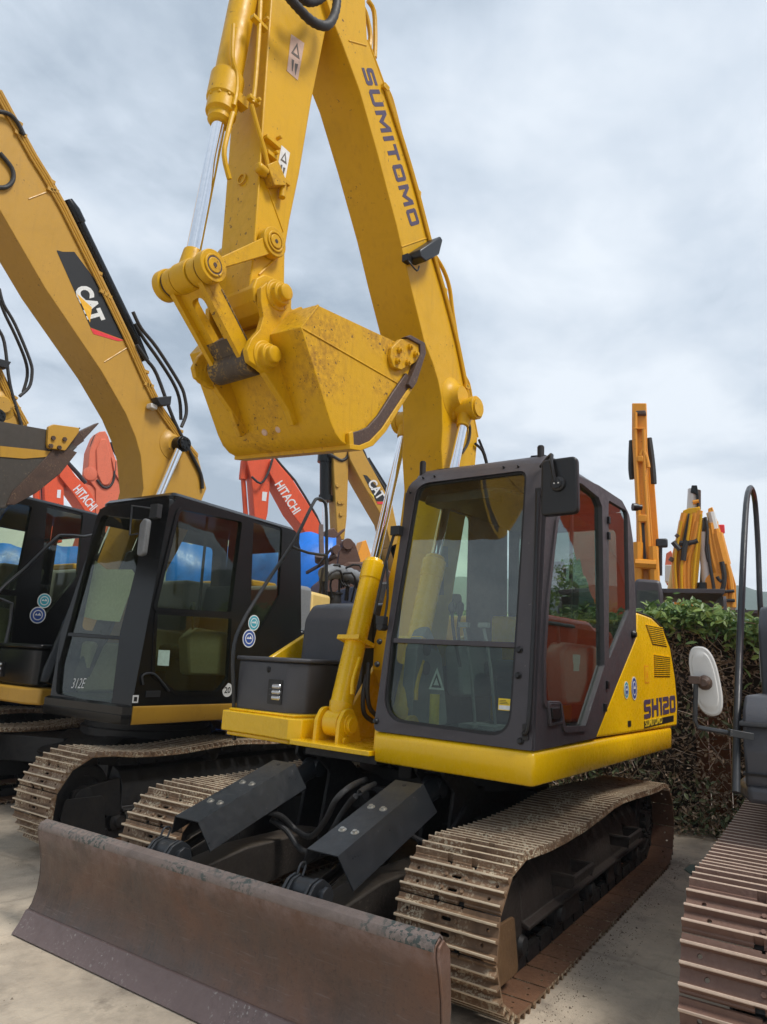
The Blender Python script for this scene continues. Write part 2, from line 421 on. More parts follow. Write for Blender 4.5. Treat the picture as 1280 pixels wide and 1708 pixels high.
# ------------------------------------------------------------------ camera, world, light
cam_d = bpy.data.cameras.new('camera'); cam = bpy.data.objects.new('camera', cam_d); COL.objects.link(cam)
def set_cam():
    yaw, pit, rol, f = 3.7307, .21, .0497, 1149.1
    fw = Vector((math.cos(yaw) * math.cos(pit), math.sin(yaw) * math.cos(pit), math.sin(pit)))
    r = Vector((math.sin(yaw), -math.cos(yaw), 0)); u = r.cross(fw)
    c, s = math.cos(rol), math.sin(rol)
    r2 = r * c + u * s; u2 = -r * s + u * c
    cam.matrix_world = Matrix.Translation((4.8417, 2.5423, 1.5237)) @ Matrix((r2, u2, -fw)).transposed().to_4x4()
    cam_d.sensor_fit = 'VERTICAL'; cam_d.sensor_height = 24; cam_d.lens = f * 24 / 1708
    cam_d.clip_start = .05; cam_d.clip_end = 6000
set_cam(); S.camera = cam

SUN_EL, SUN_AZ = R(56), R(88)
w = bpy.data.worlds.new('World'); S.world = w; w.use_nodes = True
t = w.node_tree; t.nodes.clear(); L = t.links
sky = N(t, 'ShaderNodeTexSky'); sky.sky_type = 'NISHITA'; sky.sun_disc = False; sky.sun_elevation = SUN_EL; sky.sun_rotation = PI / 2 - SUN_AZ
sky.air_density = 1.2; sky.dust_density = 2.5
tc = N(t, 'ShaderNodeTexCoord')
sp = N(t, 'ShaderNodeSeparateXYZ'); L.new(tc.outputs['Generated'], sp.inputs[0])
def math_(op, a, b=None, c=None):
    n = t.nodes.new('ShaderNodeMath'); n.operation = op
    for i, x in enumerate((a, b, c)):
        if x is None: continue
        if hasattr(x, 'is_linked'): L.new(x, n.inputs[i])
        else: n.inputs[i].default_value = x
    return n.outputs[0]
# project the view direction onto a cloud layer so that clouds shrink toward the horizon
den = math_('ADD', math_('MAXIMUM', sp.outputs['Z'], 0.0), .16)
cb = N(t, 'ShaderNodeCombineXYZ'); L.new(math_('DIVIDE', sp.outputs['X'], den), cb.inputs[0]); L.new(math_('DIVIDE', sp.outputs['Y'], den), cb.inputs[1])
def wn(scale, det, rough, dist=0.0, off=0.0):
    mp = N(t, 'ShaderNodeMapping'); mp.inputs['Location'].default_value = (off, off * .7, off * .3)
    L.new(cb.outputs[0], mp.inputs[0])
    n = N(t, 'ShaderNodeTexNoise', Scale=scale, Detail=det, Roughness=rough, Distortion=dist); L.new(mp.outputs[0], n.inputs['Vector']); return n.outputs['Fac']
big = ramp(t, wn(.55, 3, .5, .3, 3.1), .36, .64)
med = ramp(t, wn(1.25, 7, .55, .35, 9.2), .33, .70)
fine = ramp(t, wn(3.6, 7, .58, .3, 1.7), .3, .75)
mixf = math_('ADD', math_('MULTIPLY', big, .30), math_('ADD', math_('MULTIPLY', med, .45), math_('MULTIPLY', fine, .25)))
cr = t.nodes.new('ShaderNodeValToRGB'); L.new(mixf, cr.inputs[0])
E = cr.color_ramp; E.elements[0].position = .28; E.elements[0].color = (4.0, 4.9, 6.0, 1)
E.elements[1].position = .74; E.elements[1].color = (9.3, 10.0, 10.8, 1)
e = E.elements.new(.5); e.color = (6.9, 7.8, 8.9, 1)
thick = ramp(t, sp.outputs['X'], -.25, .75, 1.0, .82)      # dimming factor: unseen sky behind the camera darkened to shade faces turned toward it
dim_ = N(t, 'ShaderNodeCombineXYZ'); [L.new(thick, dim_.inputs[i]) for i in range(3)]
out = mixc(t, 1.0, mixc(t, .90, sky.outputs[0], cr.outputs[0]), dim_.outputs[0], 'MULTIPLY')
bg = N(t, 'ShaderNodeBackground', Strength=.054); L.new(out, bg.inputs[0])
wo = N(t, 'ShaderNodeOutputWorld'); L.new(bg.outputs[0], wo.inputs[0])
sd = bpy.data.lights.new('sun', 'SUN'); sd.energy = 1.8; sd.angle = R(16); sd.color = (1, .96, .9)
so = bpy.data.objects.new('sun', sd); COL.objects.link(so)
dirv = Vector((math.cos(SUN_AZ) * math.cos(SUN_EL), math.sin(SUN_AZ) * math.cos(SUN_EL), math.sin(SUN_EL)))
so.rotation_euler = dirv.to_track_quat('Z', 'Y').to_euler(); so.location = dirv * 40
S.view_settings.view_transform = 'Standard'; S.view_settings.look = 'None'; S.view_settings.exposure = 0.98; S.view_settings.gamma = 1
try: S.cycles.max_bounces = 8; S.cycles.transparent_max_bounces = 16
except Exception: pass

# ------------------------------------------------------------------ crawler tracks
def shoe_mesh(name, pitch, width, gh, m_plate, m_ridge, holes=True):
    th = .012; g = pitch / 3
    prof = [(-pitch * .5 + .004, -th), (-pitch * .5 + .004, 0)]
    for k in (-1, 0, 1):
        c = k * g + .002
        prof += [(c - .011, 0), (c - .0055, gh * .92), (c - .003, gh), (c + .003, gh), (c + .0055, gh * .92), (c + .011, 0)]
    prof += [(pitch * .5 - .012, -.001), (pitch * .5 - .008, -th)]
    mb = MB(); mb.mats = [m_plate, m_ridge]
    mb.prism(prof, -width / 2, width / 2)
    ob = mb.build(name, bevel=0, ang=0)
    if holes:
        cb = MB()
        for x in (-g * .5, g * .5):
            cb.box((x, 0, 0), (.016, .034, .2)); cb.cyl((x, -.017, -.1), (x, -.017, .1), .008, seg=10); cb.cyl((x, .017, -.1), (x, .017, .1), .008, seg=10)
        for x, y in ((-g * .5, width * .4), (-g * .5, -width * .4), (g * .5, width * .36), (g * .5, -width * .36)): cb.cyl((x, y, -.1), (x, y, .1), .0085, seg=10)
        for y in (-.062, .062): cb.box((pitch * .5, y, 0), (.05, .03, .2)); cb.box((-pitch * .5, y + .012, 0), (.022, .012, .2))
        cut = cb.build('cutter', None, ang=0)
        md = ob.modifiers.new('b', 'BOOLEAN'); md.operation = 'DIFFERENCE'; md.object = cut; md.solver = 'EXACT'; md.use_self = True
        dg = bpy.context.evaluated_depsgraph_get(); dg.update()
        me = bpy.data.meshes.new_from_object(ob.evaluated_get(dg)); me.name = name
        bpy.data.objects.remove(cut); bpy.data.objects.remove(ob)
    else:
        me = ob.data; bpy.data.objects.remove(ob)
    bm = bmesh.new(); bm.from_mesh(me)
    # bolt heads
    mb = MB(); mb.bm.free(); mb.bm = bm; mb.mats = [m_plate, m_ridge]; mb.mi = 0
    for x in (-g * .5, g * .5):
        for y in (-.05, .05): mb.cyl((x, y, -.002), (x, y, .009), .0105, .009, seg=6)
    bmesh.ops.recalc_face_normals(bm, faces=bm.faces)
    for f in bm.faces:
        f.normal_update()
        f.material_index = 1 if (f.calc_center_median().z > gh * .86) else (2 if f.normal.z < -.5 else 0)
    while len(me.materials) < 3: me.materials.append(None)
    me.materials[0] = m_plate; me.materials[1] = m_ridge; me.materials[2] = TI
    bmesh.ops.recalc_face_normals(bm, faces=bm.faces)
    bm.to_mesh(me); bm.free()
    return me

def resample(path, step, n=None):
    """closed polyline -> n points and tangents at equal spacing"""
    P = [Vector(p) for p in path]; segs = []; tot = 0
    for i in range(len(P)):
        a, b = P[i], P[(i + 1) % len(P)]; l = (b - a).length; segs.append((tot, l, a, b)); tot += l
    n = n or round(tot / step); out = []
    def at(s):
        s %= tot
        for t0, l, a, b in segs:
            if t0 <= s <= t0 + l: return a.lerp(b, (s - t0) / max(l, 1e-9))
        return P[0]
    st = tot / n
    for k in range(n):
        c = (at(k * st - st * .45) + at(k * st + st * .45)) / 2; d = (at(k * st + st * .45) - at(k * st - st * .45)).normalized()
        out.append((c, d))
    return out, st

def track_path(xf, xr, r, gh, tops, rr=None):
    zc = r + gh; P = []; rr = rr or r; zr = rr + gh
    for k in range(0, 19): a = -PI / 2 + PI * k / 18; P.append((xf + r * math.cos(a), zc + r * math.sin(a)))
    P += tops
    for k in range(0, 19): a = PI / 2 + PI * k / 18; P.append((xr + rr * math.cos(a), zr + rr * math.sin(a)))
    P.append(((xf + xr) / 2, gh))
    return P

def crawler(parent, yc, shoe, path, pitch, m_link):
    pts, st = resample(path, pitch)
    mb = MB()
    for c, d in pts:
        nrm = Vector((d.y, -d.x))
        M = Matrix(((-d.x, 0, nrm.x), (0, 1, 0), (-d.y, 0, nrm.y)))
        for s in (-1, 1):
            mb.box(Vector((c.x - nrm.x * .055, yc + s * .062, c.y - nrm.y * .055)), (st * .86, .03, .075), M)
        mb.cyl((c.x + d.x * st / 2 - nrm.x * .055, yc - .085, c.y + d.y * st / 2 - nrm.y * .055), (c.x + d.x * st / 2 - nrm.x * .055, yc + .085, c.y + d.y * st / 2 - nrm.y * .055), .02, seg=8)
    tr = mb.build('crawler_track', m_link, parent, ang=30)
    rs = random.Random(3)
    for c, d in pts:
        o = bpy.data.objects.new('track_shoe', shoe); COL.objects.link(o); o.parent = tr
        ang = math.atan2(d.y, d.x)
        nrm = Vector((d.y, -d.x))
        # local x = travel direction, local z = outward
        o.matrix_local = Matrix.Translation((c.x, yc + rs.uniform(-.002, .002), c.y)) @ Matrix(((-d.x, 0, nrm.x), (0, 1, 0), (-d.y, 0, nrm.y))).to_4x4()
    return tr

def roller_set(frame, yc, xf, xr, rc, n, m, zc):
    lw = .10
    for x, nm in ((xf, 'idler_wheel'), (xr, 'drive_sprocket')):
        mb = MB(); r = rc - .10
        mb.lathe((x, yc - lw, zc), (0, 1, 0), [(0, r * .35), (.02, r * .95), (.03, r), (lw - .02, r), (lw - .015, r * 1.12), (lw + .015, r * 1.12), (lw + .02, r), (2 * lw - .03, r), (2 * lw - .02, r * .95), (2 * lw - .012, r * .7), (2 * lw - .03, r * .68), (2 * lw - .03, r * .4), (2 * lw + .02, r * .35), (2 * lw + .03, r * .2)], 32)
        if nm == 'drive_sprocket':
            for k in range(19):
                a = 2 * PI * k / 19; mb.box((x + math.cos(a) * r * 1.12, yc, zc + math.sin(a) * r * 1.12), (.05, .04, .05), Matrix.Rotation(-a, 3, 'Y'))
            for k in range(12):
                a = 2 * PI * k / 12; mb.cyl((x + math.cos(a) * r * .55, yc + lw, zc + math.sin(a) * r * .55), (x + math.cos(a) * r * .55, yc + lw + .025, zc + math.sin(a) * r * .55), .015, seg=6)
        mb.build(nm, m, frame)
    for k in range(n):
        x = xr + .38 + (xf - xr - .72) * k / (n - 1)
        MB().lathe((x, yc - .11, .165), (0, 1, 0), [(0, .05), (.01, .075), (.05, .08), (.052, .095), (.065, .095), (.07, .075), (.15, .075), (.155, .095), (.168, .095), (.17, .08), (.21, .075), (.22, .05), (.24, .04)], 20).build('roller', m, frame)

def track_frame(parent, side, y0, y1, xf, xr, zc, m, mr, roll=5, steps=None, rc=.345):
    """box girder with sloped top and bottom ledge; side=+1 means its outer face looks to +y"""
    yc = side * (y0 + y1) / 2; hi = (y1 - y0) / 2
    mb = MB(); fn = lambda u, w, e: (e, side * u, w)
    prof = [(y0 + .02, .24), (y1 - .03, .24), (y1 + .03, .235), (y1 + .035, .255), (y1 - .005, .27), (y1 - .02, .42), (y1 - .09, .53), (y0 + .06, .56), (y0 + .02, .44)]
    mb.prism(prof, xr + .30, xf - .34, fn)
    mb.prism([(a, b) for a, b in rnd([(xf - .36, .2), (xf + .10, zc - .09), (xf + .10, zc + .07), (xf - .30, .50)], .03)], side * (y1 - .05), side * (y1 - .01))
    mb.prism([(a, b) for a, b in rnd([(xf - .36, .2), (xf + .10, zc - .09), (xf + .10, zc + .07), (xf - .30, .50)], .03)], side * (y0 + .01), side * (y0 + .05))
    mb.prism(rnd([(xr + .36, .2), (xr - .05, zc - .14), (xr - .10, zc + .05), (xr + .1, zc + .14), (xr + .36, .5)], .04), side * (y0 + .01), side * (y0 + .06))
    mb.lathe((.05, yc - .07, .59), (0, 1, 0), [(0, .04), (.01, .06), (.13, .06), (.14, .04)], 14)
    mb.box((.05, yc, .55), (.08, .05, .1))
    # roller guards under the girder
    for x in (-.45, .5): mb.box((x, side * (y1 - .015), .17), (.34, .018, .13))
    fr = mb.build('track_frame', m, parent, bevel=.006)
    g_ = MB(); g_.prism(rnd([(xf - .20, .10), (xf + .13, .10), (xf + .20, zc - .10), (xf + .18, zc + .03), (xf - .14, zc + .02)], .03), side * (y1 + .02), side * (y1 + .035)); g_.build('idler_guard', GP_ if mr is UC and m is RU else m, fr, bevel=.003)
    roller_set(fr, yc, xf, xr, rc, roll, mr, zc)
    for x in (steps or ()):
        s = MB(); yo = side * (y1 + .11); yi = side * (y1 - .03)
        s.tube([(x - .17, yi, .40), (x - .17, yo, .40), (x + .17, yo, .40), (x + .17, yi, .40)], .014, 8, 0)
        s.box((x, yo, .385), (.36, .012, .05)); s.box((x - .17, (yi + yo) / 2, .375), (.012, abs(yo - yi), .07)); s.box((x + .17, (yi + yo) / 2, .375), (.012, abs(yo - yi), .07))
        s.build('step', m, fr, bevel=.003)
    return fr

SHOE1 = shoe_mesh('track_shoe', .184, .5, .027, TS, TR)
SHOE4 = shoe_mesh('track_shoe', .190, .6, .026, TS2, TR2)

# ================================================================== the yellow excavator in front
SL = -.0526
m1 = thing('excavator', 'bright yellow crawler excavator with dark grey cab and brown dozer blade, front and centre', 'excavator', group='excavators parked side by side in the row')
TOP1 = [(1.42, .648), (1.2, .638), (1.0, .634), (.6, .642), (.285, .660), (.08, .674), (-.12, .676), (-.45, .662), (-.85, .638), (-1.15, .622)]
PATH1 = track_path(1.58, -1.43, .318, .022, TOP1, .30)
for sgn in (1, -1):
    crawler(m1, sgn * .995, SHOE1, PATH1, .184, UC)
    track_frame(m1, sgn, .86, 1.10, 1.58, -1.43, .335, RU if sgn > 0 else UC, UC, steps=(-.55, .62) if sgn > 0 else None, rc=.315)
# carbody and slew ring
mb = MB()
mb.prism([(-.75, .42), (.72, .42), (.80, .55), (.62, .74), (-.62, .74), (-.8, .6)], -.5, .5)
for sx in (-1, 1):
    for sy in (-1, 1): mb.bar((sx * .35, sy * .3, .55), (sx * .75, sy * .95, .42), .34, .22)
mb.cyl((0, 0, .70), (0, 0, .80), .66, seg=48)
for sy in (-1, 1):
    for dy in (-.09, .09):
        mb.prism(rnd([(.55, .30), (1.02, .26), (1.06, .40), (.98, .78), (1.12, .88), (1.10, .96), (.95, .97), (.62, .74)], .03), sy * .46 + dy - .012, sy * .46 + dy + .012)
    mb.cyl((1.03, sy * .46 - .14, .90), (1.03, sy * .46 + .14, .90), .03)
    mb.cyl((.97, sy * .46 - .16, .33), (.97, sy * .46 + .16, .33), .04)
mb.build('carbody', UC, m1, bevel=.008)
mb = MB(); mb.lathe((0, 0, .79), (0, 0, 1), [(0, .60), (.0, .62), (.05, .62), (.055, .58), (.14, .58)], 48)
for k in range(36): a = 2 * PI * k / 36; mb.cyl((math.cos(a) * .645, math.sin(a) * .645, .80), (math.cos(a) * .645, math.sin(a) * .645, .825), .014, seg=6)
mb.build('slew_ring', UC, m1)
# dozer blade: curved mouldboard with thickness, end plates, cutting edge, worn top strip
inner = [(2.400, .552), (2.438, .535), (2.440, .500), (2.418, .44), (2.398, .36), (2.388, .28), (2.392, .21), (2.410, .14), (2.430, .105)]
back = [(x - .030, z) for x, z in inner[::-1]]
back = [(2.405, .10), (2.372, .14), (2.360, .21), (2.356, .28), (2.366, .36), (2.385, .44), (2.392, .49), (2.380, .535)]
HB = 1.25
mb = MB(); mb.mats = [BL]
mb.prism(inner + back, -HB, HB)
for sy in (-1, 1):
    mb.prism([(2.395, .548), (2.434, .53), (2.436, .50), (2.414, .43), (2.394, .35), (2.386, .27), (2.390, .2), (2.41, .13), (2.43, .10), (2.35, .10), (2.325, .3), (2.345, .5)], sy * (HB + .001), sy * (HB + .014))
    mb.prism([(2.37, .5), (2.15, .42), (2.15, .2), (2.37, .12)], sy * .46 - .14 , sy * .46 - .11); mb.prism([(2.37, .5), (2.15, .42), (2.15, .2), (2.37, .12)], sy * .46 + .11, sy * .46 + .14)
mb.box((2.31, 0, .30), (.09, 2.3, .14)); mb.box((2.34, 0, .50), (.05, 2.4, .05))
bl = mb.build('dozer_blade', BL, m1, bevel=.006)
MB().prism([(2.4315, .112), (2.443, .108), (2.470, .055), (2.505, .006), (2.488, .002), (2.440, .055), (2.418, .1)], -HB - .004, HB + .004).build('cutting_edge', BE, bl, bevel=.003)
MB().prism([(2.372, .545), (2.398, .563), (2.434, .548), (2.443, .528), (2.4415, .512), (2.437, .536), (2.397, .5535), (2.374, .534)], -HB + .003, HB - .003).build('top_edge', BT, bl, bevel=.002)
# push arms, cylinders, guards
for sy in (-1, 1):
    y = sy * .46
    mb = MB(); mb.prism(rnd([(.88, .25), (1.0, .24), (2.37, .16), (2.37, .36), (1.7, .44), (1.05, .43), (.9, .40)], .03), y - .085, y + .085)
    mb.build('push_arm', PA, m1, bevel=.01)
    mb = MB(); a, b = Vector((1.03, y, .90 - .16)), Vector((2.19, y, .46)); d = (b - a).normalized()
    a = Vector((1.03, y, .80))
    d = (b - a).normalized(); Lc = (b - a).length
    mb.lathe(a, d, [(0, .055), (.05, .06), (.08, .055), (Lc * .62, .055), (Lc * .63, .066), (Lc * .70, .066), (Lc * .71, .05)], 20)
    mb.cyl((1.03, y - .06, .80), (1.03, y + .06, .80), .055)
    cy = mb.build('blade_cylinder', GB, m1)
    mb = MB(); mb.cyl(a + d * Lc * .7, b, .03); mb.build('rod', CH, cy)
    mb = MB()
    for dy in (-.075, -.05, .05, .075):
        mb.prism(rnd([(2.08, .36), (2.33, .30), (2.33, .44), (2.24, .545), (2.18, .56), (2.12, .52)], .03), y + dy - .007, y + dy + .007)
    mb.cyl((2.19, y - .1, .49), (2.19, y + .1, .49), .032); mb.cyl((2.19, y - .045, .49), (2.19, y + .045, .49), .06)
    mb.cyl((2.19, y + .1, .49), (2.19, y + .118, .49), .045, seg=8)
    mb.tube([(2.19, y - .03, .55), (2.17, y - .03, .60), (2.22, y - .02, .61), (2.24, y - .02, .57)], .006, 6)
    mb.build('blade_lug', GB, bl, bevel=.004)
    # hat-shaped guard plate
    A0, A1 = Vector((1.34, y, .862)), Vector((2.10, y, .640)); d = (A1 - A0).normalized(); up = Vector((0, 1, 0)).cross(d) * -1
    up = Vector((-d.z, 0, d.x)) if d.x > 0 else up
    prof = [(-.135, -.10), (-.085, 0), (.095, 0), (.165, -.145)]
    th = [(p[0] * .965, p[1] - .006) for p in prof][::-1]
    mb = MB()
    ro = []
    for P in (A0, A1):
        ro.append([mb.v(P + Vector((0, q[0], 0)) + up * q[1]) for q in prof + th])
    n = len(ro[0])
    for i in range(n): j = (i + 1) % n; mb._f([ro[0][i], ro[0][j], ro[1][j], ro[1][i]])
    for k in (0, 1):
        for i in range(3): mb._f([ro[k][i], ro[k][i + 1], ro[k][n - 2 - i], ro[k][n - 1 - i]])
    g = mb.build('cylinder_guard', GB, m1, ang=20)
    for fr in (.42, .74):
        for dy in (-.03, .045):
            c = A0.lerp(A1, fr) + Vector((0, dy, 0)); mb = MB(); mb.cyl(c - up * .002, c + up * .003, .021, seg=16); mb.cyl(c + up * .003, c + up * .013, .012, seg=6)
            mb.build('bolt', BO, g, ang=20)
    c = A0.lerp(A1, .06); mb = MB(); mb.cyl(c - up * .001, c + up * .002, .012, seg=10); mb.build('hole_plug', RB, g)
# hoses on the carbody front
HZ = [[(1.151,0.042,0.8),(1.606,0.254,0.84),(1.707,0.233,0.78),(1.622,0.117,0.66),(1.513,-0.063,0.52),(1.402,-0.266,0.5),(1.481,-0.323,0.58),(1.601,-0.327,0.62)],[(1.244,0.171,0.8),(1.616,0.322,0.82),(1.527,0.166,0.7),(1.547,0.081,0.55),(1.44,-0.105,0.42),(1.444,-0.2,0.42),(1.445,-0.309,0.5),(1.503,-0.386,0.56)]]
for h in HZ: MB().tube(h, .0165, 10, 4).build('hydraulic_hose', RBH, m1)
mb = MB()
mb.tube([(1.0, .30, .62), (1.25, .34, .5), (1.5, .38, .42), (1.7, .40, .50)], .014, 8); mb.build('hydraulic_hose', RBH, m1)
mb = MB(); mb.tube([(.95, .62, .70), (1.3, .66, .58), (1.5, .62, .62), (1.62, .58, .70)], .013, 8); mb.build('hydraulic_hose', RBH, m1)
mb = MB(); mb.box((.83, -.05, .62), (.05, .30, .18)); mb.box((.83, .15, .83), (.08, .10, .08)); mb.cyl((.86, .0, .62), (.93, .0, .62), .03); mb.cyl((.86, -.1, .66), (.93, -.1, .66), .03)
mb.build('valve_block', UC, m1, bevel=.006)

# ------------------------------------------------------------------ upper structure of the front machine
def up(mb, name, mat=None, bevel=0.0, parent=None, ang=35, seg=2):
    return mb.build(name, mat, parent or m1, bevel=bevel, ang=ang, seg=seg, rot=None if parent else SL)
fz = lambda u, w, e: (u, w, e)          # plan outline extruded in z
# skirt band under the cab and round the tail
ob = [(1.235, .205), (1.235, 1.21), (1.205, 1.245), (-1.55, 1.245)]
tail = [(-1.98 * math.cos(R(a)) , 1.98 * math.sin(R(a))) for a in (38.5, 34, 28, 22, 16, 10, 5, 0)]
mb = MB()
def sweep_band(mb, path, prof):
    """prof: list of (outward offset, z) swept along an open plan path"""
    prev = None; n = len(path)
    for i, p in enumerate(path):
        a = Vector(path[max(i - 1, 0)]); b = Vector(path[min(i + 1, n - 1)]); P = Vector(p)
        e1 = (P - a).normalized() if i else (b - P).normalized(); e2 = (b - P).normalized() if i < n - 1 else e1
        n1 = Vector((-e1.y, e1.x)); n2 = Vector((-e2.y, e2.x)); m = (n1 + n2).normalized(); m /= max(m.dot(n1), .5)
        ring = [mb.v((P.x + m.x * o, P.y + m.y * o, z)) for o, z in prof]
        if prev:
            for k in range(len(prof)): j = (k + 1) % len(prof); mb._f([prev[k], prev[j], ring[j], ring[k]])
        else: mb._f(ring[::-1])
        prev = ring
    mb._f(prev)
sk = [(1.20, .205), (1.235, .23), (1.245, .6), (1.245, 1.225), (1.225, 1.246), (.6, 1.248), (-1.45, 1.235), (-1.60, 1.20)]
# path runs with outward on its left-hand side -> reverse so that outward offsets are positive
sweep_band(mb, sk[::-1], [(-.03, .925), (-.012, .925), (.0, .935), (.004, 1.06), (-.002, 1.082), (-.02, 1.096), (-.05, 1.098), (-.05, .95)])
up(mb, 'skirt_panel', YN, parent=None, ang=50)
# deck frame plates
mb = MB(); mb.prism([(1.18, .22), (1.18, 1.2), (-1.6, 1.2), (-1.9, .5), (-1.9, -.5), (-1.6, -1.2), (.2, -1.2), (.2, .22)], .955, 1.07, fz)
mb.prism([(1.20, -.36), (1.20, .22), (-1.2, .22), (-1.2, -.36)], .90, .95, fz)
up(mb, 'deck_frame', UC, .006)
mb = MB()
mb.prism([(1.27, -.44), (1.27, .21), (.2, .21), (.2, -.44)], .955, .985, fz)
mb.prism([(1.0, .98), (1.0, 1.10), (.55, 1.62), (-.2, 1.8), (-.3, .98)], -.245, -.215); mb.prism([(1.0, .98), (1.0, 1.10), (.55, 1.62), (-.2, 1.8), (-.3, .98)], .165, .195)
up(mb, 'centre_frame', YN, .004)
# right-hand platform
mb = MB()
mb.prism([(1.17, -1.22), (1.175, -.80), (1.21, -.52), (1.16, -.44), (.85, -.40), (.4, -.40), (.4, -1.25), (1.10, -1.25)], .965, 1.105, fz)
mb.prism([(1.15, -1.18), (1.155, -.80), (1.17, -.54), (.85, -.44), (.4, -.44), (.4, -1.2)], .935, .963, fz)
mb.prism([(1.13, -1.20), (1.13, -.85), (1.13, -.55), (.8, -.45), (.4, -.45), (.4, -1.2)], 1.105, 1.122, fz)
up(mb, 'side_platform', YN, .012, seg=3)
# toolbox and tank cover
mb = MB(); mb.prism(rnd([(1.075, -1.21), (1.085, -.68), (.98, -.57), (.35, -.57), (.35, -1.22)], [.05, .05, .06, .03, .05], 5), 1.115, 1.465, fz)
tb = up(mb, 'toolbox', DG, .012, seg=3)
mb = MB(); mb.prism(rnd([(1.095, -1.225), (1.105, -.67), (.99, -.555), (.34, -.555), (.34, -1.235)], [.05, .05, .06, .03, .05], 5), 1.467, 1.497, fz); up(mb, 'lid', DG, .01, tb)
mb = MB(); x = 1.078
mb.use(LB).prism(rnd([(-.855, 1.175), (-.715, 1.175), (-.715, 1.345), (-.855, 1.345)], .01), x - .03, x + .012, lambda u, w, e: (e, u, w))
mb.use(LL)
for z in (1.22, 1.258, 1.297): mb.lathe((x + .006, -.815, z), (0, 1, 0), [(0, .008), (.01, .018), (.075, .018), (.085, .008)], 12)
mb.use(DG)
for z in (1.239, 1.278): mb.box((x + .016, -.78, z), (.006, .11, .008))
up(mb, 'headlight', None, 0, tb)
mb = MB(); mb.lathe((1.078, -.87, 1.41), (1, 0, 0), [(0, .022), (.006, .022), (.010, .014), (.012, .014)], 16); mb.box((1.092, -.87, 1.41), (.004, .008, .026)); up(mb, 'lock', LB, 0, tb)
mb = MB()
mb.prism(rnd([(.62, 1.47), (.60, 1.80), (.52, 1.92), (.30, 1.955), (-.25, 1.955), (-.25, 1.1), (.62, 1.1)], [.02, .12, .1, .05, .02, 0, 0], 5), -1.00, -.38)
tk = up(mb, 'tank_cover', DG, .03, seg=4)
mb = MB(); mb.box((.50, -.378, 1.72), (.035, .012, .26)); mb.box((.612, -.50, 1.72), (.014, .025, .24)); up(mb, 'grip_slot', LB, .004, tk)
mb = MB(); mb.prism([(.75, 1.495), (.35, 1.70), (-.9, 1.75), (-.9, 1.1), (.75, 1.1)], -1.235, -1.19); mb.prism([(-.2, 1.1), (-.2, 1.72), (-1.45, 1.80), (-1.45, 1.1)], -1.24, -.35)
up(mb, 'right_side_panel', YN, .012)
RAIL1 = [(1.044,0.89),(1.089,1.206),(1.132,1.51),(1.086,1.711),(0.885,2.028),(0.588,2.437),(0.387,2.802),(0.332,2.868),(0.252,2.869),(0.205,2.808),(0.169,2.532),(0.132,2.085)]
mb = MB(); mb.tube([(x, -1.205, z) for x, z in RAIL1], .0145, 10, 3)
RX = [(0.599,2.4),(0.397,2.38),(0.163,2.394)]; mb.tube([(x, -1.205, z) for x, z in RX], .012, 8, 2)
up(mb, 'handrail', GB)
# engine hood, counterweight
mb = MB()
top = 1.95
mb.prism([(-.55, .95), (-.55, 1.24), (-1.0, 1.24), (-1.25, 1.0), (-1.25, -.9), (-.2, -.9), (-.2, .2)], 1.1, 1.9, fz)
up(mb, 'engine_hood', YN, .04, seg=3)
cw = []
for a in range(39, -40, -3): cw.append((-1.98 * math.cos(R(a)), 1.98 * math.sin(R(a)) * .985))
mb = MB()
mb.prism([(-1.2, 1.22)] + cw + [(-1.2, -1.22)], .93, 1.75, fz)
up(mb, 'counterweight', YN, .06, seg=4)
# left side cover with louvres, stickers and lettering
panel = [(0.332,1.112),(-0.101,1.439),(-0.561,1.775),(-0.608,1.959),(-0.986,1.948),(-1.292,1.883),(-1.515,1.737),(-1.634,1.491),(-1.679,1.268),(-1.631,1.094)]
mb = MB(); mb.prism(rnd(panel, [.0, .03, .02, .03, .06, .08, .1, .1, .08, .02]), 1.10, 1.243)
sp_ = up(mb, 'engine_cover', YN, .018, seg=3)
mb = MB(); fnp = lambda u, w, e: (u, e, w)
rear = panel[4:]
mb.tube([(x - .012, 1.235, z) for x, z in panel[3:]], .008, 8, 3); up(mb, 'seam_trim', RB, 0, sp_)
V1 = [(-0.8,1.879),(-1.256,1.885),(-1.4,1.732),(-0.978,1.733)]; V2 = [(-1.003,1.66),(-1.484,1.656),(-1.46,1.49),(-0.999,1.486)]
for V, n in ((V1, 10), (V2, 11)):
    mb = MB()
    a, b, c, d = [Vector(p) for p in V]
    for k in range(n):
        s = (k + .5) / n; p = a.lerp(d, s); q = b.lerp(c, s)
        mb.use(IND).prism([(p.x, p.y + .004), (q.x, q.y + .004), (q.x, q.y - .003), (p.x, p.y - .003)], 1.241, 1.2455)
        mb.use(YN).prism([(p.x, p.y + .011), (q.x, q.y + .011), (q.x, q.y + .004), (p.x, p.y + .004)], 1.241, 1.252)
    up(mb, 'air_louvre', None, 0, sp_)
def side_rect(px):  return [Vector((p[0], p[1])) for p in px]
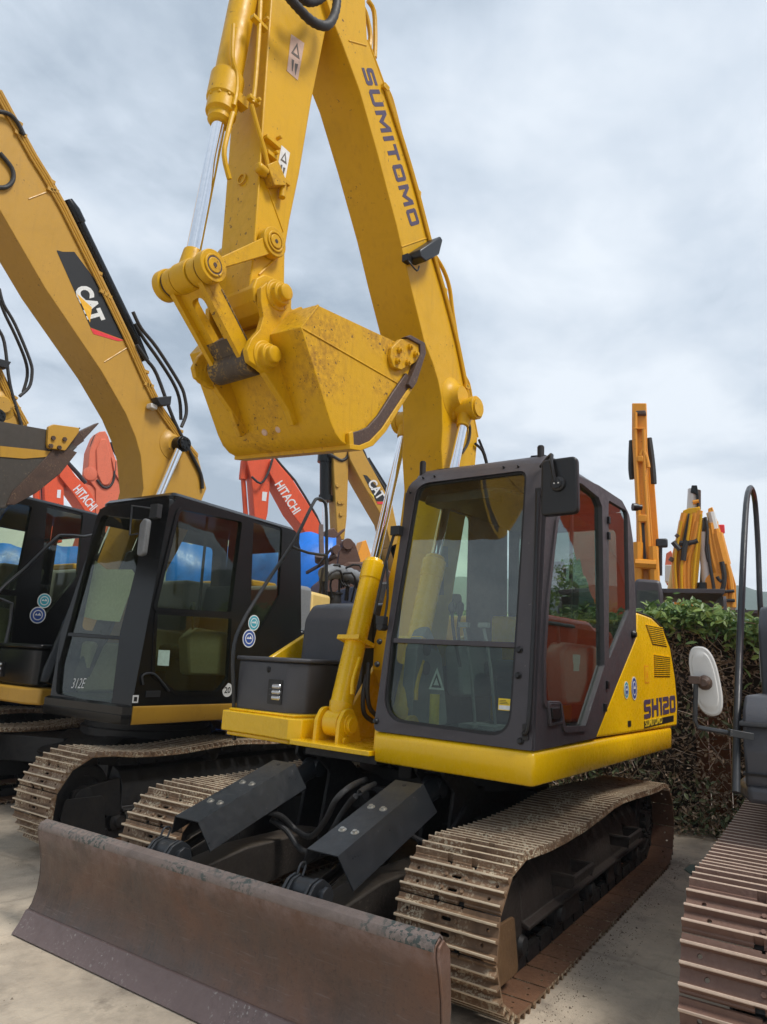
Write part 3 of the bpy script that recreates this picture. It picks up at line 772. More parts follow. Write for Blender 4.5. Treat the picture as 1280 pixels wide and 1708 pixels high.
# lettering on the left flank; u runs toward the tail (screen right), v is up
u, v = Vector((-1, 0, 0)), Vector((0, 0, 1))
LQ = [(-0.697,1.187),(-1.591,1.212),(-1.572,1.343),(-0.726,1.323)]
def on_side(mb, mat, txt, q, y=1.2455, bold=.0, shear=0.0, depth=.0015, space=1.0):
    a, b, d = Vector((q[0][0], y, q[0][1])), Vector((q[1][0], y, q[1][1])), Vector((q[3][0], y, q[3][1]))
    lettering(mb, mat, txt, a, b - a, d - a - (b - a).normalized() * (d - a).dot((b - a).normalized()), (b - a).length, abs((d - a).dot(Vector((0, 0, 1)))), bold, shear, depth, space)
mb = MB(); a = Vector((LQ[0][0], 1.2445, LQ[0][1])); b = Vector((LQ[1][0], 1.2445, LQ[1][1])); d = Vector((LQ[3][0], 1.2445, LQ[3][1]))
blocktext(mb, PU, 'SH120', a, b - a, Vector((.0, 0, 1)), (b - a).length, (d - a).length * .96, .003, .2)
up(mb, 'model_lettering', None, 0, sp_, ang=0)
NB = [(-0.69,1.12),(-1.522,1.137),(-1.529,1.185),(-0.695,1.17)]
mb = MB(); mb.use(BP).prism(NB, 1.2435, 1.2455)
a = Vector(NB[0]); b = Vector(NB[1]); d = Vector(NB[3]); 
lettering(mb, YEP, 'SUMITOMO', (a.x - .02, 1.246, a.y + .008), (b.x - a.x, 0, b.y - a.y), (0, 0, 1), abs(b.x - a.x) * .55, .05, .01, 0, .0015)
up(mb, 'name_strip', None, 0, sp_, ang=0)
def round_sticker(c, r1, r2, ring, inner, parent, upf=None, y=1.2455, txt=None, name='round_sticker', ny=1):
    mb = MB(); U_, V_ = Vector((-1, 0, 0)), Vector((0, 0, 1))
    C = Vector((c[0], y, c[1]))
    disc(mb, WH, C, U_, V_, r1, r2, .0012, 0); disc(mb, ring, C, U_, V_, r1 * .88, r2 * .88, .0012, .0008)
    disc(mb, WH, C, U_, V_, r1 * .62, r2 * .62, .0012, .0016); disc(mb, inner, C, U_, V_, r1 * .5, r2 * .5, .0012, .0024)
    poly3(mb, WH, C, U_, V_, [(-r1 * .42, -r2 * .05), (-r1 * .2, r2 * .22), (-r1 * .05, 0), (r1 * .15, r2 * .3), (r1 * .42, -r2 * .05)], .001, .0032)
    if upf: return up(mb, name, None, 0, parent)
    return mb.build(name, None, parent)
SC1 = [(-0.291,1.395),(-0.47,1.406),(-0.791,1.502),(-0.34,1.168)]
round_sticker(SC1[0], .052, .060, TEA, BLU, sp_); round_sticker(SC1[1], .064, .082, BLU, BLU, sp_)
mb = MB(); quad(mb, OY, (SC1[2][0] + .05, 1.2435, SC1[2][1] - .06), (-1, 0, 0), (0, 0, 1), .11, .13, .002); quad(mb, YN, (SC1[2][0] + .04, 1.2455, SC1[2][1] - .05), (-1, 0, 0), (0, 0, 1), .09, .11, .001)
lettering(mb, OY, 'A', (SC1[2][0] + .025, 1.2465, SC1[2][1] - .035), (-1, 0, 0), (0, 0, 1), .06, .075, .02, 0, .001); up(mb, 'faded_label', None, 0, sp_)
mb = MB(); quad(mb, BP, (SC1[3][0] + .03, 1.243, SC1[3][1] - .02), (-1, 0, 0), (0, 0, 1), .07, .04, .003, .01); up(mb, 'latch', None, 0, sp_)

# ------------------------------------------------------------------ cab
def cabx(z):                      # front face of the cab at a height
    if z < 2.58: return 1.248 - .106 * (z - 1.10)
    return 1.091 - .106 * (z - 2.58) - ((z - 2.58) ** 2) * 3.2
def ff(off=0.0): return lambda y, z, e: (cabx(z) - .10 * max(0, .5 - y) ** 1.5 + e + off, y, z)
ZB, ZT = 1.10, 2.735
outer = rnd([(.205, ZB), (1.235, ZB), (1.215, 2.70), (.27, ZT)], [.04, .01, .06, .12], 6)
outer = [p for p in outer]
hole = rnd([(.26, 1.165), (1.108, 1.150), (1.118, 1.633), (1.125, 2.655), (.345, 2.66), (.262, 1.653)], [.17, .13, 0, .07, .10, 0], 7)
cab = None
mb = MB(); mb.plate(outer, [hole], -.055, 0.0, ff())
cab = up(mb, 'cab', CG, .006)
def cb(mb, name, mat=None, bevel=0.0, ang=35, seg=2): return up(mb, name, mat, bevel, cab, ang, seg)
# windshield: upper pane, lower pane, crossbar
hin = inset(hole, -.012)
mb = MB(); mb.prism([p for p in hole if p[1] > 1.63], -.030, -.026, ff()); cb(mb, 'windshield', GLF)
mb = MB(); mb.prism([p for p in hole if p[1] < 1.66], -.036, -.032, ff()); cb(mb, 'lower_windshield', GLW)
mb = MB(); mb.prism([(.25, 1.625), (1.125, 1.618), (1.125, 1.648), (.25, 1.655)], -.040, -.012, ff()); cb(mb, 'crossbar', CG, .004)
mb = MB(); mb.plate(inset(hole, -.002), [inset(hole, .016)], -.028, -.010, ff()); cb(mb, 'window_seal', RB)
# side wall (left) with door glass and rear glass
side_out = [(1.189,1.093),(0.332,1.112),(-0.101,1.439),(-0.561,1.775),(-0.568,2.005),(-0.538,2.499),(-0.465,2.679),(-0.328,2.743)]
so_ = [(1.235, 1.10), side_out[1], side_out[2], side_out[3], side_out[4], side_out[5], side_out[6], (-.30, 2.75), (.2, 2.75), (.93, 2.70), (1.06, 2.60)]
so_ = rnd(so_, [.0, 0, .0, .03, .03, .02, .1, .08, 0, .05, .03], 4)
door = [(1.113,1.341),(0.899,1.33),(0.849,1.2),(0.534,1.192),(0.363,1.366),(0.179,1.552),(0.175,1.84),(0.171,2.607),(0.239,2.659),(0.548,2.682),(0.73,2.662),(0.941,2.35),(1.072,1.891),(1.121,1.563)]
rearw = [(0.06,1.585),(0.002,2.69),(-0.423,2.694),(-0.405,1.955)]
door_h = rnd(door, [.02, .02, .03, .03, .02, .03, 0, .02, .03, .03, .02, .03, 0, 0], 4)
rear_h = rnd(rearw, [.02, .03, .05, .04], 5)
mb = MB(); mb.plate(so_, [door_h, rear_h], 1.205, 1.245, lambda a, b, e: (a, e, b)); cb(mb, 'side_wall', CG, .008)
SIDEY = 1.247
mb = MB(); dfr = inset(door_h, -.028); mb.plate(dfr, [inset(door_h, .004)], 1.244, 1.258, lambda a, b, e: (a, e, b)); dr = cb(mb, 'door', CG, .004)
mb = MB(); mb.prism(inset(door_h, -.006), 1.226, 1.230); cb(mb, 'door_glass', GLS)
mb = MB(); mb.prism(inset(rear_h, -.006), 1.226, 1.230); cb(mb, 'rear_side_glass', GLS)
BB = [(1.072,1.811),(0.177,1.813),(0.179,1.766),(1.08,1.758),(0.897,2.258),(0.627,2.417),(0.672,1.822),(0.593,1.821)]
mb = MB(); mb.prism([BB[0], BB[1], BB[2], BB[3]], 1.21, 1.224); cb(mb, 'window_rail', CG, .003)
mb = MB(); p, q = [(0.601,2.646),(0.652,1.823)]; mb.prism([(p[0] + .012, p[1]), (p[0] - .012, p[1]), (q[0] - .012, q[1]), (q[0] + .012, q[1])], 1.205, 1.222); cb(mb, 'sliding_window_frame', CG, .002)
# roof
mb = MB()
def roofy(p): return p
rp = rnd([(1.02, .24), (1.0, 1.225), (.2, 1.235), (-.47, 1.225), (-.5, .25)], [.12, .10, 0, .14, .1], 6)
lev = [(2.70, -.0), (2.745, -.006), (2.775, -.03), (2.79, -.075), (2.795, -.16)]
prev = None
for z, o in lev:
    ring = [mb.v((x + (0 if x < .9 else -(z - 2.7) * .6), y, z)) for x, y in (inset(rp, -o) if o else rp)]
    if prev:
        for k in range(len(ring)): j = (k + 1) % len(ring); mb._f([prev[k], prev[j], ring[j], ring[k]])
    else: mb._f(ring[::-1])
    prev = ring
mb._f(prev)
cb(mb, 'roof', CG)
mb = MB(); mb.prism(rnd([(.35, .4), (.35, 1.05), (.82, 1.05), (.82, .4)], .05), 2.79, 2.805, fz); cb(mb, 'roof_hatch', CG, .004)
for (x, y) in ((.96, .31), (.92, 1.14)):
    mb = MB(); mb.cyl((x, y, 2.74), (x, y, 2.835), .021); mb.cyl((x, y, 2.835), (x, y, 2.842), .016); cb(mb, 'roof_stud', RB)
# right wall, rear wall, floor, headliner
mb = MB(); fr_ = [(1.16, 1.10), (1.01, 2.62), (.85, 2.72), (-.47, 2.72), (-.5, 1.10)]
rw = rnd([(1.07, 1.50), (.97, 2.60), (.16, 2.62), (.16, 1.50)], .05)
mb.plate(fr_, [rw], .215, .235, lambda a, b, e: (a, e, b)); cb(mb, 'right_wall', CG, .003)
mb = MB(); mb.prism(rw, .222, .226); cb(mb, 'right_glass', glass('right_window_glass', (.88, .94, .80), .8, .008))
mb = MB(); bo = [(.25, 1.10), (1.21, 1.10), (1.21, 2.70), (.25, 2.70)]; bh = rnd([(.33, 1.75), (1.14, 1.75), (1.14, 2.58), (.33, 2.58)], .06)
fb = lambda a, b, e: (e, a, b)
mb.plate(bo, [bh], -.50, -.47, fb); cb(mb, 'rear_wall', CG)
mb = MB(); mb.prism(bh, -.49, -.486, fb); cb(mb, 'rear_glass', GLR)
mb = MB(); mb.box((.35, .72, 1.09), (1.6, .96, .03)); cb(mb, 'cab_floor', IND)
mb = MB(); mb.prism(rnd([(.90, .30), (.90, .84), (.55, .98), (-.4, .98), (-.4, .30)], .04), 2.60, 2.62, fz); mb.prism([(.93, .32), (.93, .80), (.75, .80), (.75, .32)], 2.55, 2.60, fz); cb(mb, 'sun_blind', IND, .004)
# seat
mb = MB(); mb.box((.15, .72, 1.50), (.48, .48, .12)); mb.box((.15, .72, 1.28), (.36, .36, .34))
st_ = cb(mb, 'seat', SEAT, .04, seg=3)
mb = MB(); mb.box((-.14, .72, 1.84), (.12, .46, .62), Matrix.Rotation(R(-8), 3, 'Y')); mb.box((-.19, .72, 2.22), (.09, .26, .16)); cb(mb, 'backrest', SEAT, .04, seg=3)
for sy in (-1, 1):
    mb = MB(); mb.prism(rnd([(.55, 1.30), (.60, 1.62), (.50, 1.68), (-.05, 1.68), (-.05, 1.30)], .06), .72 + sy * .36 - .06, .72 + sy * .36 + .06)
    cs = cb(mb, 'armrest_console', INT, .02)
    mb = MB(); mb.tube([(.5, .72 + sy * .36, 1.66), (.52, .72 + sy * .36, 1.76), (.50, .72 + sy * .36, 1.86)], .012, 8); mb.lathe((.50, .72 + sy * .36, 1.84), (0, 0, 1), [(0, .016), (.04, .024), (.09, .022), (.10, .012)], 12); cb(mb, 'joystick', IND)
mb = MB(); mb.prism(rnd([(1.06, 1.12), (1.02, 1.60), (.90, 1.76), (.72, 1.55), (.62, 1.12)], .04), .27, .36); mb.use(IND); 
for z in (1.48, 1.60): mb.cyl((.92, .36, z), (.92, .375, z), .045, seg=20)
cb(mb, 'front_console', INT, .01)
mb = MB(); A = Vector((1.09, .50, 1.36)); poly3(mb, WH, A, (0, 1, 0), (0, 0, 1), [(0, 0), (.11, 0), (.055, .13)], .003); poly3(mb, IND, A, (0, 1, 0), (0, 0, 1), [(.02, .012), (.09, .012), (.055, .095)], .002, .003)
poly3(mb, WH, A, (0, 1, 0), (0, 0, 1), [(.036, .026), (.074, .026), (.055, .07)], .002, .0045); cb(mb, 'warning_triangle', None)
mb = MB(); mb.cyl((1.02, .50, 1.14), (1.02, .50, 1.33), .03); cb(mb, 'bottle', YEP)
for y in (.62, .76):
    mb = MB(); mb.tube([(.72, y, 1.12), (.80, y, 1.5), (.84, y - .03, 1.74)], .010, 8); mb.box((.84, y - .03, 1.76), (.03, .07, .03)); mb.box((.74, y, 1.15), (.22, .10, .02)); cb(mb, 'travel_pedal', INT)
mb = MB(); mb.tube([(.72, .50, 1.5), (.76, .47, 1.7), (.78, .46, 1.86)], .011, 8); mb.lathe((.78, .46, 1.84), (0, 0, 1), [(0, .012), (.02, .024), (.05, .024), (.07, .01)], 12); cb(mb, 'control_lever', IND)
def front_pt(y, z, e=0.0): return Vector(ff()(y, z, e))
# bolts on the front frame
for (y, z) in [(1.139,1.608),(1.14,1.472),(1.173,1.142),(0.18,1.629),(0.181,1.49),(0.22,1.156)] + [(.30, 2.60), (.36, 2.705), (.45, 2.705), (.95, 2.70), (1.05, 2.69)]:
    mb = MB(); p = front_pt(y, z); r = .019 if z < 2 else .008
    mb.lathe(p, (1, 0, .1), [(0, r), (.006, r), (.010, r * .75), (.020 if r > .01 else .008, r * .6)], 10); cb(mb, 'bolt', LB)
mb = MB()
for k, tz in enumerate(((1.247, 1.10), (1.12, 2.55))): pass
mb.tube([front_pt(1.205, 2.50, .012), front_pt(1.222, 2.0, .022), front_pt(1.228, 1.5, .028), front_pt(1.222, 1.22, .026), front_pt(1.19, 1.18, .012)], .013, 10, 4)
mb.box(front_pt(1.20, 1.19, .004), (.02, .03, .08)); mb.box(front_pt(1.205, 2.50, .004), (.02, .03, .05)); cb(mb, 'grab_handle', LB)
p = front_pt(1.02, 1.285, -.024); mb = MB(); quad(mb, YEP, p, (0, 1, 0), (-.106, 0, 1), .075, .062, .001); quad(mb, WH, p + Vector((.0012, .004, .004)), (0, 1, 0), (-.106, 0, 1), .067, .022, .001)
for k in range(3): quad(mb, BP, p + Vector((.0012, .008, .034 + k * .008)), (0, 1, 0), (-.106, 0, 1), .055 - .008 * k, .0025, .001)
cb(mb, 'caution_sticker', None)
# door handle, hinges
DH = [(1.081,1.334),(0.933,1.331),(0.9,1.234),(1.057,1.228)]
mb = MB(); mb.plate(rnd(inset(DH, -.012), .02), [rnd(DH, .015)], 1.243, 1.262, lambda a, b, e: (a, e, b)); mb.use(LB).prism(rnd(DH, .015), 1.243, 1.248)
mb.use(BP).prism(rnd(inset(DH, .022), .012), 1.248, 1.266); dh = cb(mb, 'door_handle', CG, .003)
if not dh.data.materials: dh.data.materials.append(CG)
for px in [(0.029,2.539),(0.036,2.428),(0.116,1.431),(0.17,1.29)]:
    mb = MB(); mb.box((px[0], 1.252, px[1]), (.03, .02, .05)); cb(mb, 'hinge', LB, .003)
px = (-0.575,2.762); mb = MB(); mb.lathe((px[0] - .01, 1.235, px[1]), (-.6, .8, 0), [(0, .03), (.03, .03), (.05, .022), (.07, .022)], 14); cb(mb, 'rear_marker', LB)
px = (-0.459,1.787); mb = MB(); mb.lathe((px[0], 1.245, px[1]), (0, 1, 0), [(0, .026), (.012, .03), (.03, .02)], 14); cb(mb, 'door_stop', LB)
# mirror on the front corner
MQ = [(1.17,1.361,2.501),(1.17,1.248,2.679),(1.17,1.462,2.639),(1.17,1.465,2.33),(1.17,1.248,2.355)]
c = Vector(MQ[0]); hw, hh = (MQ[2][1] - MQ[1][1]) / 2 * 1.0, (MQ[1][2] - MQ[4][2]) / 2
mb = MB(); mb.prism(rnd([(c.y - hw, c.z - hh), (c.y + hw, c.z - hh * .98), (c.y + hw * .97, c.z + hh), (c.y - hw * .97, c.z + hh)], .035, 5), 1.14, 1.19, lambda a, b, e: (e, a, b))
mr = up(mb, 'mirror', LB, .014, seg=4)
mb = MB(); mb.lathe((1.19, c.y, c.z + .01), (1, 0, 0), [(0, .045), (.015, .04), (.02, .028), (.03, .028)], 16); mb.use(WH)
for s in (-1, 1): mb.cyl((1.219, c.y + s * .012, c.z + .01), (1.222, c.y + s * .012, c.z + .01), .0045, seg=8)
mb.build('mirror_clamp', LB, mr)
mb = MB(); mb.tube([(1.215, c.y - .01, c.z + .02), (1.215, c.y - .03, c.z + hh * .8), (1.17, c.y - .05, c.z + hh + .03), (1.08, 1.21, 2.66)], .011, 8); mb.build('mirror_arm', LB, mr)
# wiper and hinge post on the right edge of the windshield
WP = [front_pt(.225, 2.33, .03), front_pt(.20, 2.15, .05), front_pt(.175, 1.95, .06), front_pt(.15, 1.80, .05)]
mb = MB(); mb.tube(WP, .010, 8); mb.tube([WP[1], front_pt(.235, 1.9, .04), front_pt(.215, 1.72, .03)], .008, 8); mb.box(front_pt(.235, 2.34, .02), (.05, .07, .06)); mb.box(front_pt(.20, 1.76, .03), (.05, .06, .05))
mb.cyl(front_pt(.2, 1.72, -.01), front_pt(.2, 1.72, .05), .025); cb(mb, 'wiper', LB, .002)
# ------------------------------------------------------------------ boom, arm, bucket, cylinders
W = .18
b_front = [(0.623,3.644),(0.544,3.471),(0.517,3.303),(0.521,3.076)]; 
boom_front = [(2.001,5.545),(1.908,5.464),(1.71,5.267),(1.479,4.938),(1.216,4.529),(1.05,4.224),(0.808,3.813),(0.685,3.696),(0.602,3.584),(0.544,3.471)] + [(.515, 3.25), (.522, 3.08), (.47, 2.80), (.51, 2.50), (.575, 2.25), (.66, 1.98), (.76, 1.65), (.76, 1.45), (.68, 1.34)]
boom_back = [(.42, 1.42), (.36, 1.75), (.28, 2.10), (.15, 2.6), (.02, 2.95)] + [(-0.024,3.321),(0.064,3.498),(0.18,3.689),(0.329,3.995),(0.56,4.347),(0.741,4.585),(0.975,4.947),(1.186,5.223),(1.434,5.507),(1.664,5.721)]
top_ = [(1.72, 6.05), (1.98, 6.30), (2.22, 6.32), (2.34, 6.15), (2.26, 5.93)]
outline = [(2.14, 5.72)] + boom_front + [(.58, 1.32), (.48, 1.34)] + boom_back + top_
mb = MB(); mb.prism(outline, -W, W)
# edge flanges standing proud
boom = up(mb, 'boom', YO, .006)
def bm_(mb, name, mat=None, bevel=0.0, ang=35): return up(mb, name, mat, bevel, boom, ang)
def weld(mb, a, b, y, w=.012):
    mb.tube([(a[0], y, a[1]), (b[0], y, b[1])], w, 6, 0)
WL = [(1.852,5.545),(1.672,5.663),(1.147,4.401),(0.799,4.676),(1.059,4.243),(0.776,4.455)]
for sm in ([(WL[0][0], W, WL[0][1]), (WL[1][0], W, WL[1][1])], [(WL[2][0], W, WL[2][1]), (WL[3][0], W, WL[3][1])], [(1.77, -W + .02, 5.41), (1.77, W - .02, 5.41)], [(.983, -W + .02, 4.216), (.983, W - .02, 4.216)]):
    mb = MB(); mb.tube(sm, .006, 6, 0); bm_(mb, 'weld_seam', YO)
bp_ = (0.369,3.521)
mb = MB(); mb.lathe((bp_[0] , W - .005, bp_[1]), (0, 1, 0), [(0, .17), (.008, .165), (.02, .13), (.05, .10), (.09, .085)], 32); 
PIN = (0.322,3.431)
pinc = (PIN[0], PIN[1]); mb.lathe((pinc[0], W, pinc[1]), (0, 1, 0), [(0, .10), (.03, .075), (.20, .07)], 28); bm_(mb, 'pin_boss', YO); mb = MB(); mb.lathe((pinc[0], -W - .01, pinc[1]), (0, -1, 0), [(0, .16), (.02, .13), (.05, .09), (.1, .075), (.2, .07)], 28); bm_(mb, 'pin_boss', YO)
# lettering down the left face
LT = [(1.707,5.452),(1.048,4.622),(1.6,5.542),(1.026,4.764)]
a, b = Vector(LT[0]), Vector(LT[1]); dirv2 = (b - a)
un = Vector((dirv2.x, 0, dirv2.y)).normalized(); vn = Vector((un.z, 0, -un.x));  vn = -vn if vn.x > 0 else vn
mb = MB(); hgt = .165
blocktext(mb, PU, 'SUMITOMO', (a.x, W - .0005, a.y), un, vn, dirv2.length, .150, .0025, .24); bm_(mb, 'boom_lettering', None, ang=0)
for z0 in (1.98, 2.19):
    mb = MB(); quad(mb, GP, (.60 - (z0 - 1.98) * .25, W + .001, z0), (-1, 0, .1), (.1, 0, 1), .17, .15, .002); bm_(mb, 'warning_label', None)
# pipes along the back edge
def offs(pts, d):
    out = []
    for i, p in enumerate(pts):
        a = Vector(pts[max(i - 1, 0)]); b = Vector(pts[min(i + 1, len(pts) - 1)]); t_ = (b - a).normalized(); out.append(Vector(p) + Vector((t_.y, -t_.x)) * d)
    return out
bk = boom_back[5:]
for y, d, r in ((.165, -.022, .013), (.12, -.03, .014), (-.05, -.03, .014)):
    q = offs(bk, d); mb = MB(); mb.tube([(p.x, y, p.y) for p in q], r, 8, 2)
    for p in q[2::2]: mb.box((p.x + .01, y, p.y), (.05, .05, .03))
    bm_(mb, 'hydraulic_pipe', YO)
for d in (.010, .030):
    q = offs(bk[:-1], d); mb = MB(); mb.tube([(p.x, W + .013, p.y) for p in q[1:]], .011, 8, 2)
    for p in q[2::3]: mb.box((p.x, W + .012, p.y), (.05, .03, .03))
    bm_(mb, 'side_pipe', YO)
PP = [[(1.728,6.02),(1.643,5.997),(1.574,5.854),(1.588,5.689)],[(1.625,6.117),(1.552,6.092),(1.521,5.901),(1.513,5.727)],[(1.355,5.586),(1.292,5.548),(1.178,5.376),(1.108,5.271)],[(0.637,4.63),(0.498,4.573),(0.399,4.464),(0.342,4.281),(0.254,4.057)],[(0.277,4.021),(0.152,3.832),(0.059,3.763),(0.003,3.636)],[(0.612,4.559),(0.523,4.423),(0.421,4.239),(0.37,4.158)]]
for q in PP:
    mb = MB(); mb.tube([(x, .13, z) for x, z in q], .017, 8, 3); bm_(mb, 'hydraulic_pipe', YO)
HH = [[(0.22,3.426),(0.139,3.353),(0.163,3.222),(0.254,3.114)],[(0.049,3.246),(-0.073,3.219),(-0.149,3.122),(-0.182,3.054)],[(-0.01,3.296),(-0.115,3.197),(-0.182,3.086)]]
for q in HH: mb = MB(); mb.tube([(x, .20, z) for x, z in q], .011, 8, 3); bm_(mb, 'hose', RBH)
# work lamp
LP = [(1.081,4.379),(1.077,4.324),(0.823,4.631),(0.788,4.615),(0.83,4.476),(0.999,4.327)]
mb = MB(); mb.prism([LP[1], LP[0], LP[2], LP[3], LP[4], LP[5]], .19, .30); mb.use(GB)
wl = bm_(mb, 'work_lamp', LB, .01)
mb = MB(); c2 = Vector(LP[1]); mb.tube([(c2.x, .2, c2.y), (c2.x + .05, .24, c2.y - .05), (c2.x - .02, .26, c2.y - .09), (c2.x - .06, .25, c2.y - .03)], .006, 6); mb.box((c2.x + .02, .2, c2.y), (.06, .05, .05)); bm_(mb, 'lamp_bracket', LB)
# boom cylinders
RC = [(0.421,3.435),(0.42,3.198),(0.547,2.54)]
foot = (1.045, 1.095)
for sy in (-1, 1):
    y = sy * .265
    A = Vector((foot[0], y, foot[1])); B = Vector((pinc[0], y, pinc[1]))
    if sy < 0: A.y = -.235; B.y = -.29
    d = (B - A).normalized(); Lc = (B - A).length; tl = Lc * .485
    mb = MB(); mb.lathe(A, d, [(.02, .045), (.08, .075), (.13, .082), (.14, .076), (tl - .16, .076), (tl - .155, .082), (tl - .03, .082), (tl - .02, .07), (tl, .066), (tl + .01, .05)], 28)
    mb.cyl(A + Vector((0, -.06, 0)), A + Vector((0, .06, 0)), .085)
    mb.bar(A + d * .55 + Vector((0, -.0, 0)), A + d * .58, .19, .19, (0, 1, 0))
    mb.tube([A + d * .45 + Vector((.03, .09, 0)), A + d * .30 + Vector((.06, .10, .0)), A + d * .2 + Vector((.05, .11, 0))], .014, 8)
    bc = up(mb, 'boom_cylinder', YN, 0)
    mb = MB(); mb.cyl(A + d * tl, B - d * .07, .036, seg=24); up(mb, 'rod', CH, 0, bc)
    mb = MB(); mb.cyl(B + Vector((0, -.055, 0)), B + Vector((0, .055, 0)), .085); mb.cyl(B - d * .16, B - d * .05, .048, .06); mb.cyl(B + Vector((0, sy * .055, 0)), B + Vector((0, sy * .10, 0)), .09, seg=24); mb.cyl(B + Vector((0, sy * .10, 0)), B + Vector((0, sy * .106, 0)), .055, seg=20); mb.cyl(B + Vector((0, sy * .106, 0)), B + Vector((0, sy * .112, 0)), .04, seg=20)
    up(mb, 'rod_eye', YO, .004, bc)
    for dy in (-.095, .095):
        mb = MB(); mb.prism(rnd([(1.16, .955), (1.15, 1.12), (1.10, 1.19), (1.02, 1.20), (.96, 1.12), (.90, .955)], [.0, .06, .06, .06, .06, 0], 5), A.y + dy - .014, A.y + dy + .014); up(mb, 'cylinder_bracket', YN, .004)
    mb = MB(); mb.cyl((foot[0], A.y - .13, foot[1]), (foot[0], A.y + .13, foot[1]), .045); mb.lathe((foot[0], A.y + .11, foot[1]), (0, 1, 0), [(0, .07), (.012, .07), (.013, .05), (.03, .05)], 20); mb.cyl((foot[0] + .05, A.y + .11, foot[1] - .10), (foot[0] + .05, A.y + .13, foot[1] - .10), .028, seg=12); up(mb, 'foot_pin', YN, .002)
for q in [[(0.901,-0.12,1.416),(0.928,-0.12,1.279),(0.905,-0.12,1.162),(0.807,-0.12,1.108)],[(0.907,-0.1,1.496),(0.911,-0.1,1.319),(0.875,-0.1,1.202),(0.782,-0.1,1.14)]]:
    mb = MB(); mb.tube(q, .016, 10, 4); up(mb, 'hydraulic_hose', RBH)
# arm
arm_front = [(2.50, 6.25), (2.508, 5.37), (2.482, 4.6), (2.462, 4.05), (2.452, 3.70)]
arm_back = [(2.20, 3.56), (2.222, 3.80), (2.205, 4.0), (2.16, 4.34), (2.11, 4.89), (2.02, 5.6), (1.86, 6.2), (2.1, 6.6), (2.45, 6.6)]
tip = [(2.331 + .125 * math.cos(R(a)), 3.433 + .125 * math.sin(R(a))) for a in (10, -20, -50, -80, -110, -140, -170, 170)]
mb = MB(); mb.prism(arm_front + tip + arm_back, -.14, .14)
mb.prism(rnd([(2.33 + .13 * math.cos(R(a)), 3.433 + .13 * math.sin(R(a))) for a in range(0, 360, 30)], .02), -.175, .175)
arm = up(mb, 'arm', YO, .008)
def am(mb, name, mat=None, bevel=0.0, ang=35): return up(mb, name, mat, bevel, arm, ang)
for sm, r_, k_ in (([(2.455, .143, 3.72), (2.465, .143, 4.05), (2.487, .143, 4.6), (2.51, .143, 5.4)], .007, 6), ([(2.45, -.13, 3.66), (2.45, .13, 3.66)], .008, 6), ([(2.25, .142, 3.9), (2.45, .142, 4.16)], .003, 5), ([(2.40, .142, 3.55), (2.28, .142, 3.72)], .006, 6)):
    mb = MB(); mb.tube(sm, r_, k_, 0); am(mb, 'weld_seam', YO)
mb = MB(); mb.ring((2.47, 0, 4.16), (2.478, 0, 4.16), .035, .025, 20); am(mb, 'lifting_mark', YO)
AP = [[(2.597,5.177),(2.583,4.942),(2.574,4.628),(2.578,4.507)],[(2.585,4.489),(2.527,4.385),(2.46,4.279),(2.428,4.204)]]
for q in AP: mb = MB(); mb.tube([(x, .16, z) for x, z in q], .013, 8, 3); am(mb, 'hydraulic_pipe', YO)
VV = [(2.465,4.172),(2.39,4.254),(2.324,4.18),(2.31,4.142),(2.399,4.085)]
mb = MB(); mb.prism(VV, .14, .20); mb.lathe((VV[0][0] + .0, .17, VV[0][1] - .03), (1, 0, 0), [(-.02, .03), (.04, .03), (.05, .02)], 12); mb.cyl((VV[3][0], .17, VV[3][1] - .07), (VV[3][0], .17, VV[3][1] + .02), .02)
mb.box((VV[2][0] - .02, .15, VV[2][1] + .03), (.12, .02, .03)); am(mb, 'shutoff_valve', YB, .004)
for q in [[(2.589,4.529),(2.553,4.537)],[(2.442,4.376),(2.371,4.427)],[(2.422,4.288),(2.387,4.312)],[(2.622,5.034),(2.552,5.081)]]:
    mb = MB(); mb.box(((q[0][0] + q[1][0]) / 2, .155, q[0][1]), (abs(q[0][0] - q[1][0]) + .04, .035, .025)); mb.cyl((q[1][0], .15, q[1][1]), (q[1][0], .19, q[1][1]), .012, seg=6); am(mb, 'pipe_clamp', YO, .003)
L1 = [(2.328,5.198),(2.214,5.232),(2.241,4.937),(2.334,4.929)]; L2 = [(2.323,4.424),(2.252,4.421),(2.271,4.231),(2.344,4.218)]
for Lq, mt, mk in ((L1, WD, GP), (L2, WH, GP)):
    mb = MB(); mb.use(mt).prism(Lq, .1405, .1425)
    a, b, c, d = [Vector(p) for p in Lq]
    def T_(s, r): p = a.lerp(b, s).lerp(d.lerp(c, s), r); return (p.x, p.y)
    mb.use(mk).plate([T_(.15, .48), T_(.85, .48), T_(.5, .12)], [[T_(.3, .42), T_(.7, .42), T_(.5, .22)]], .1415, .144, lambda a_, b_, e: (a_, e, b_))
    mb.prism([T_(.25, .62), T_(.45, .60), T_(.45, .9), T_(.4, .9)], .1415, .144); mb.prism([T_(.55, .66), T_(.8, .62), T_(.72, .95), T_(.62, .82)], .1415, .144)
    am(mb, 'warning_label', None)
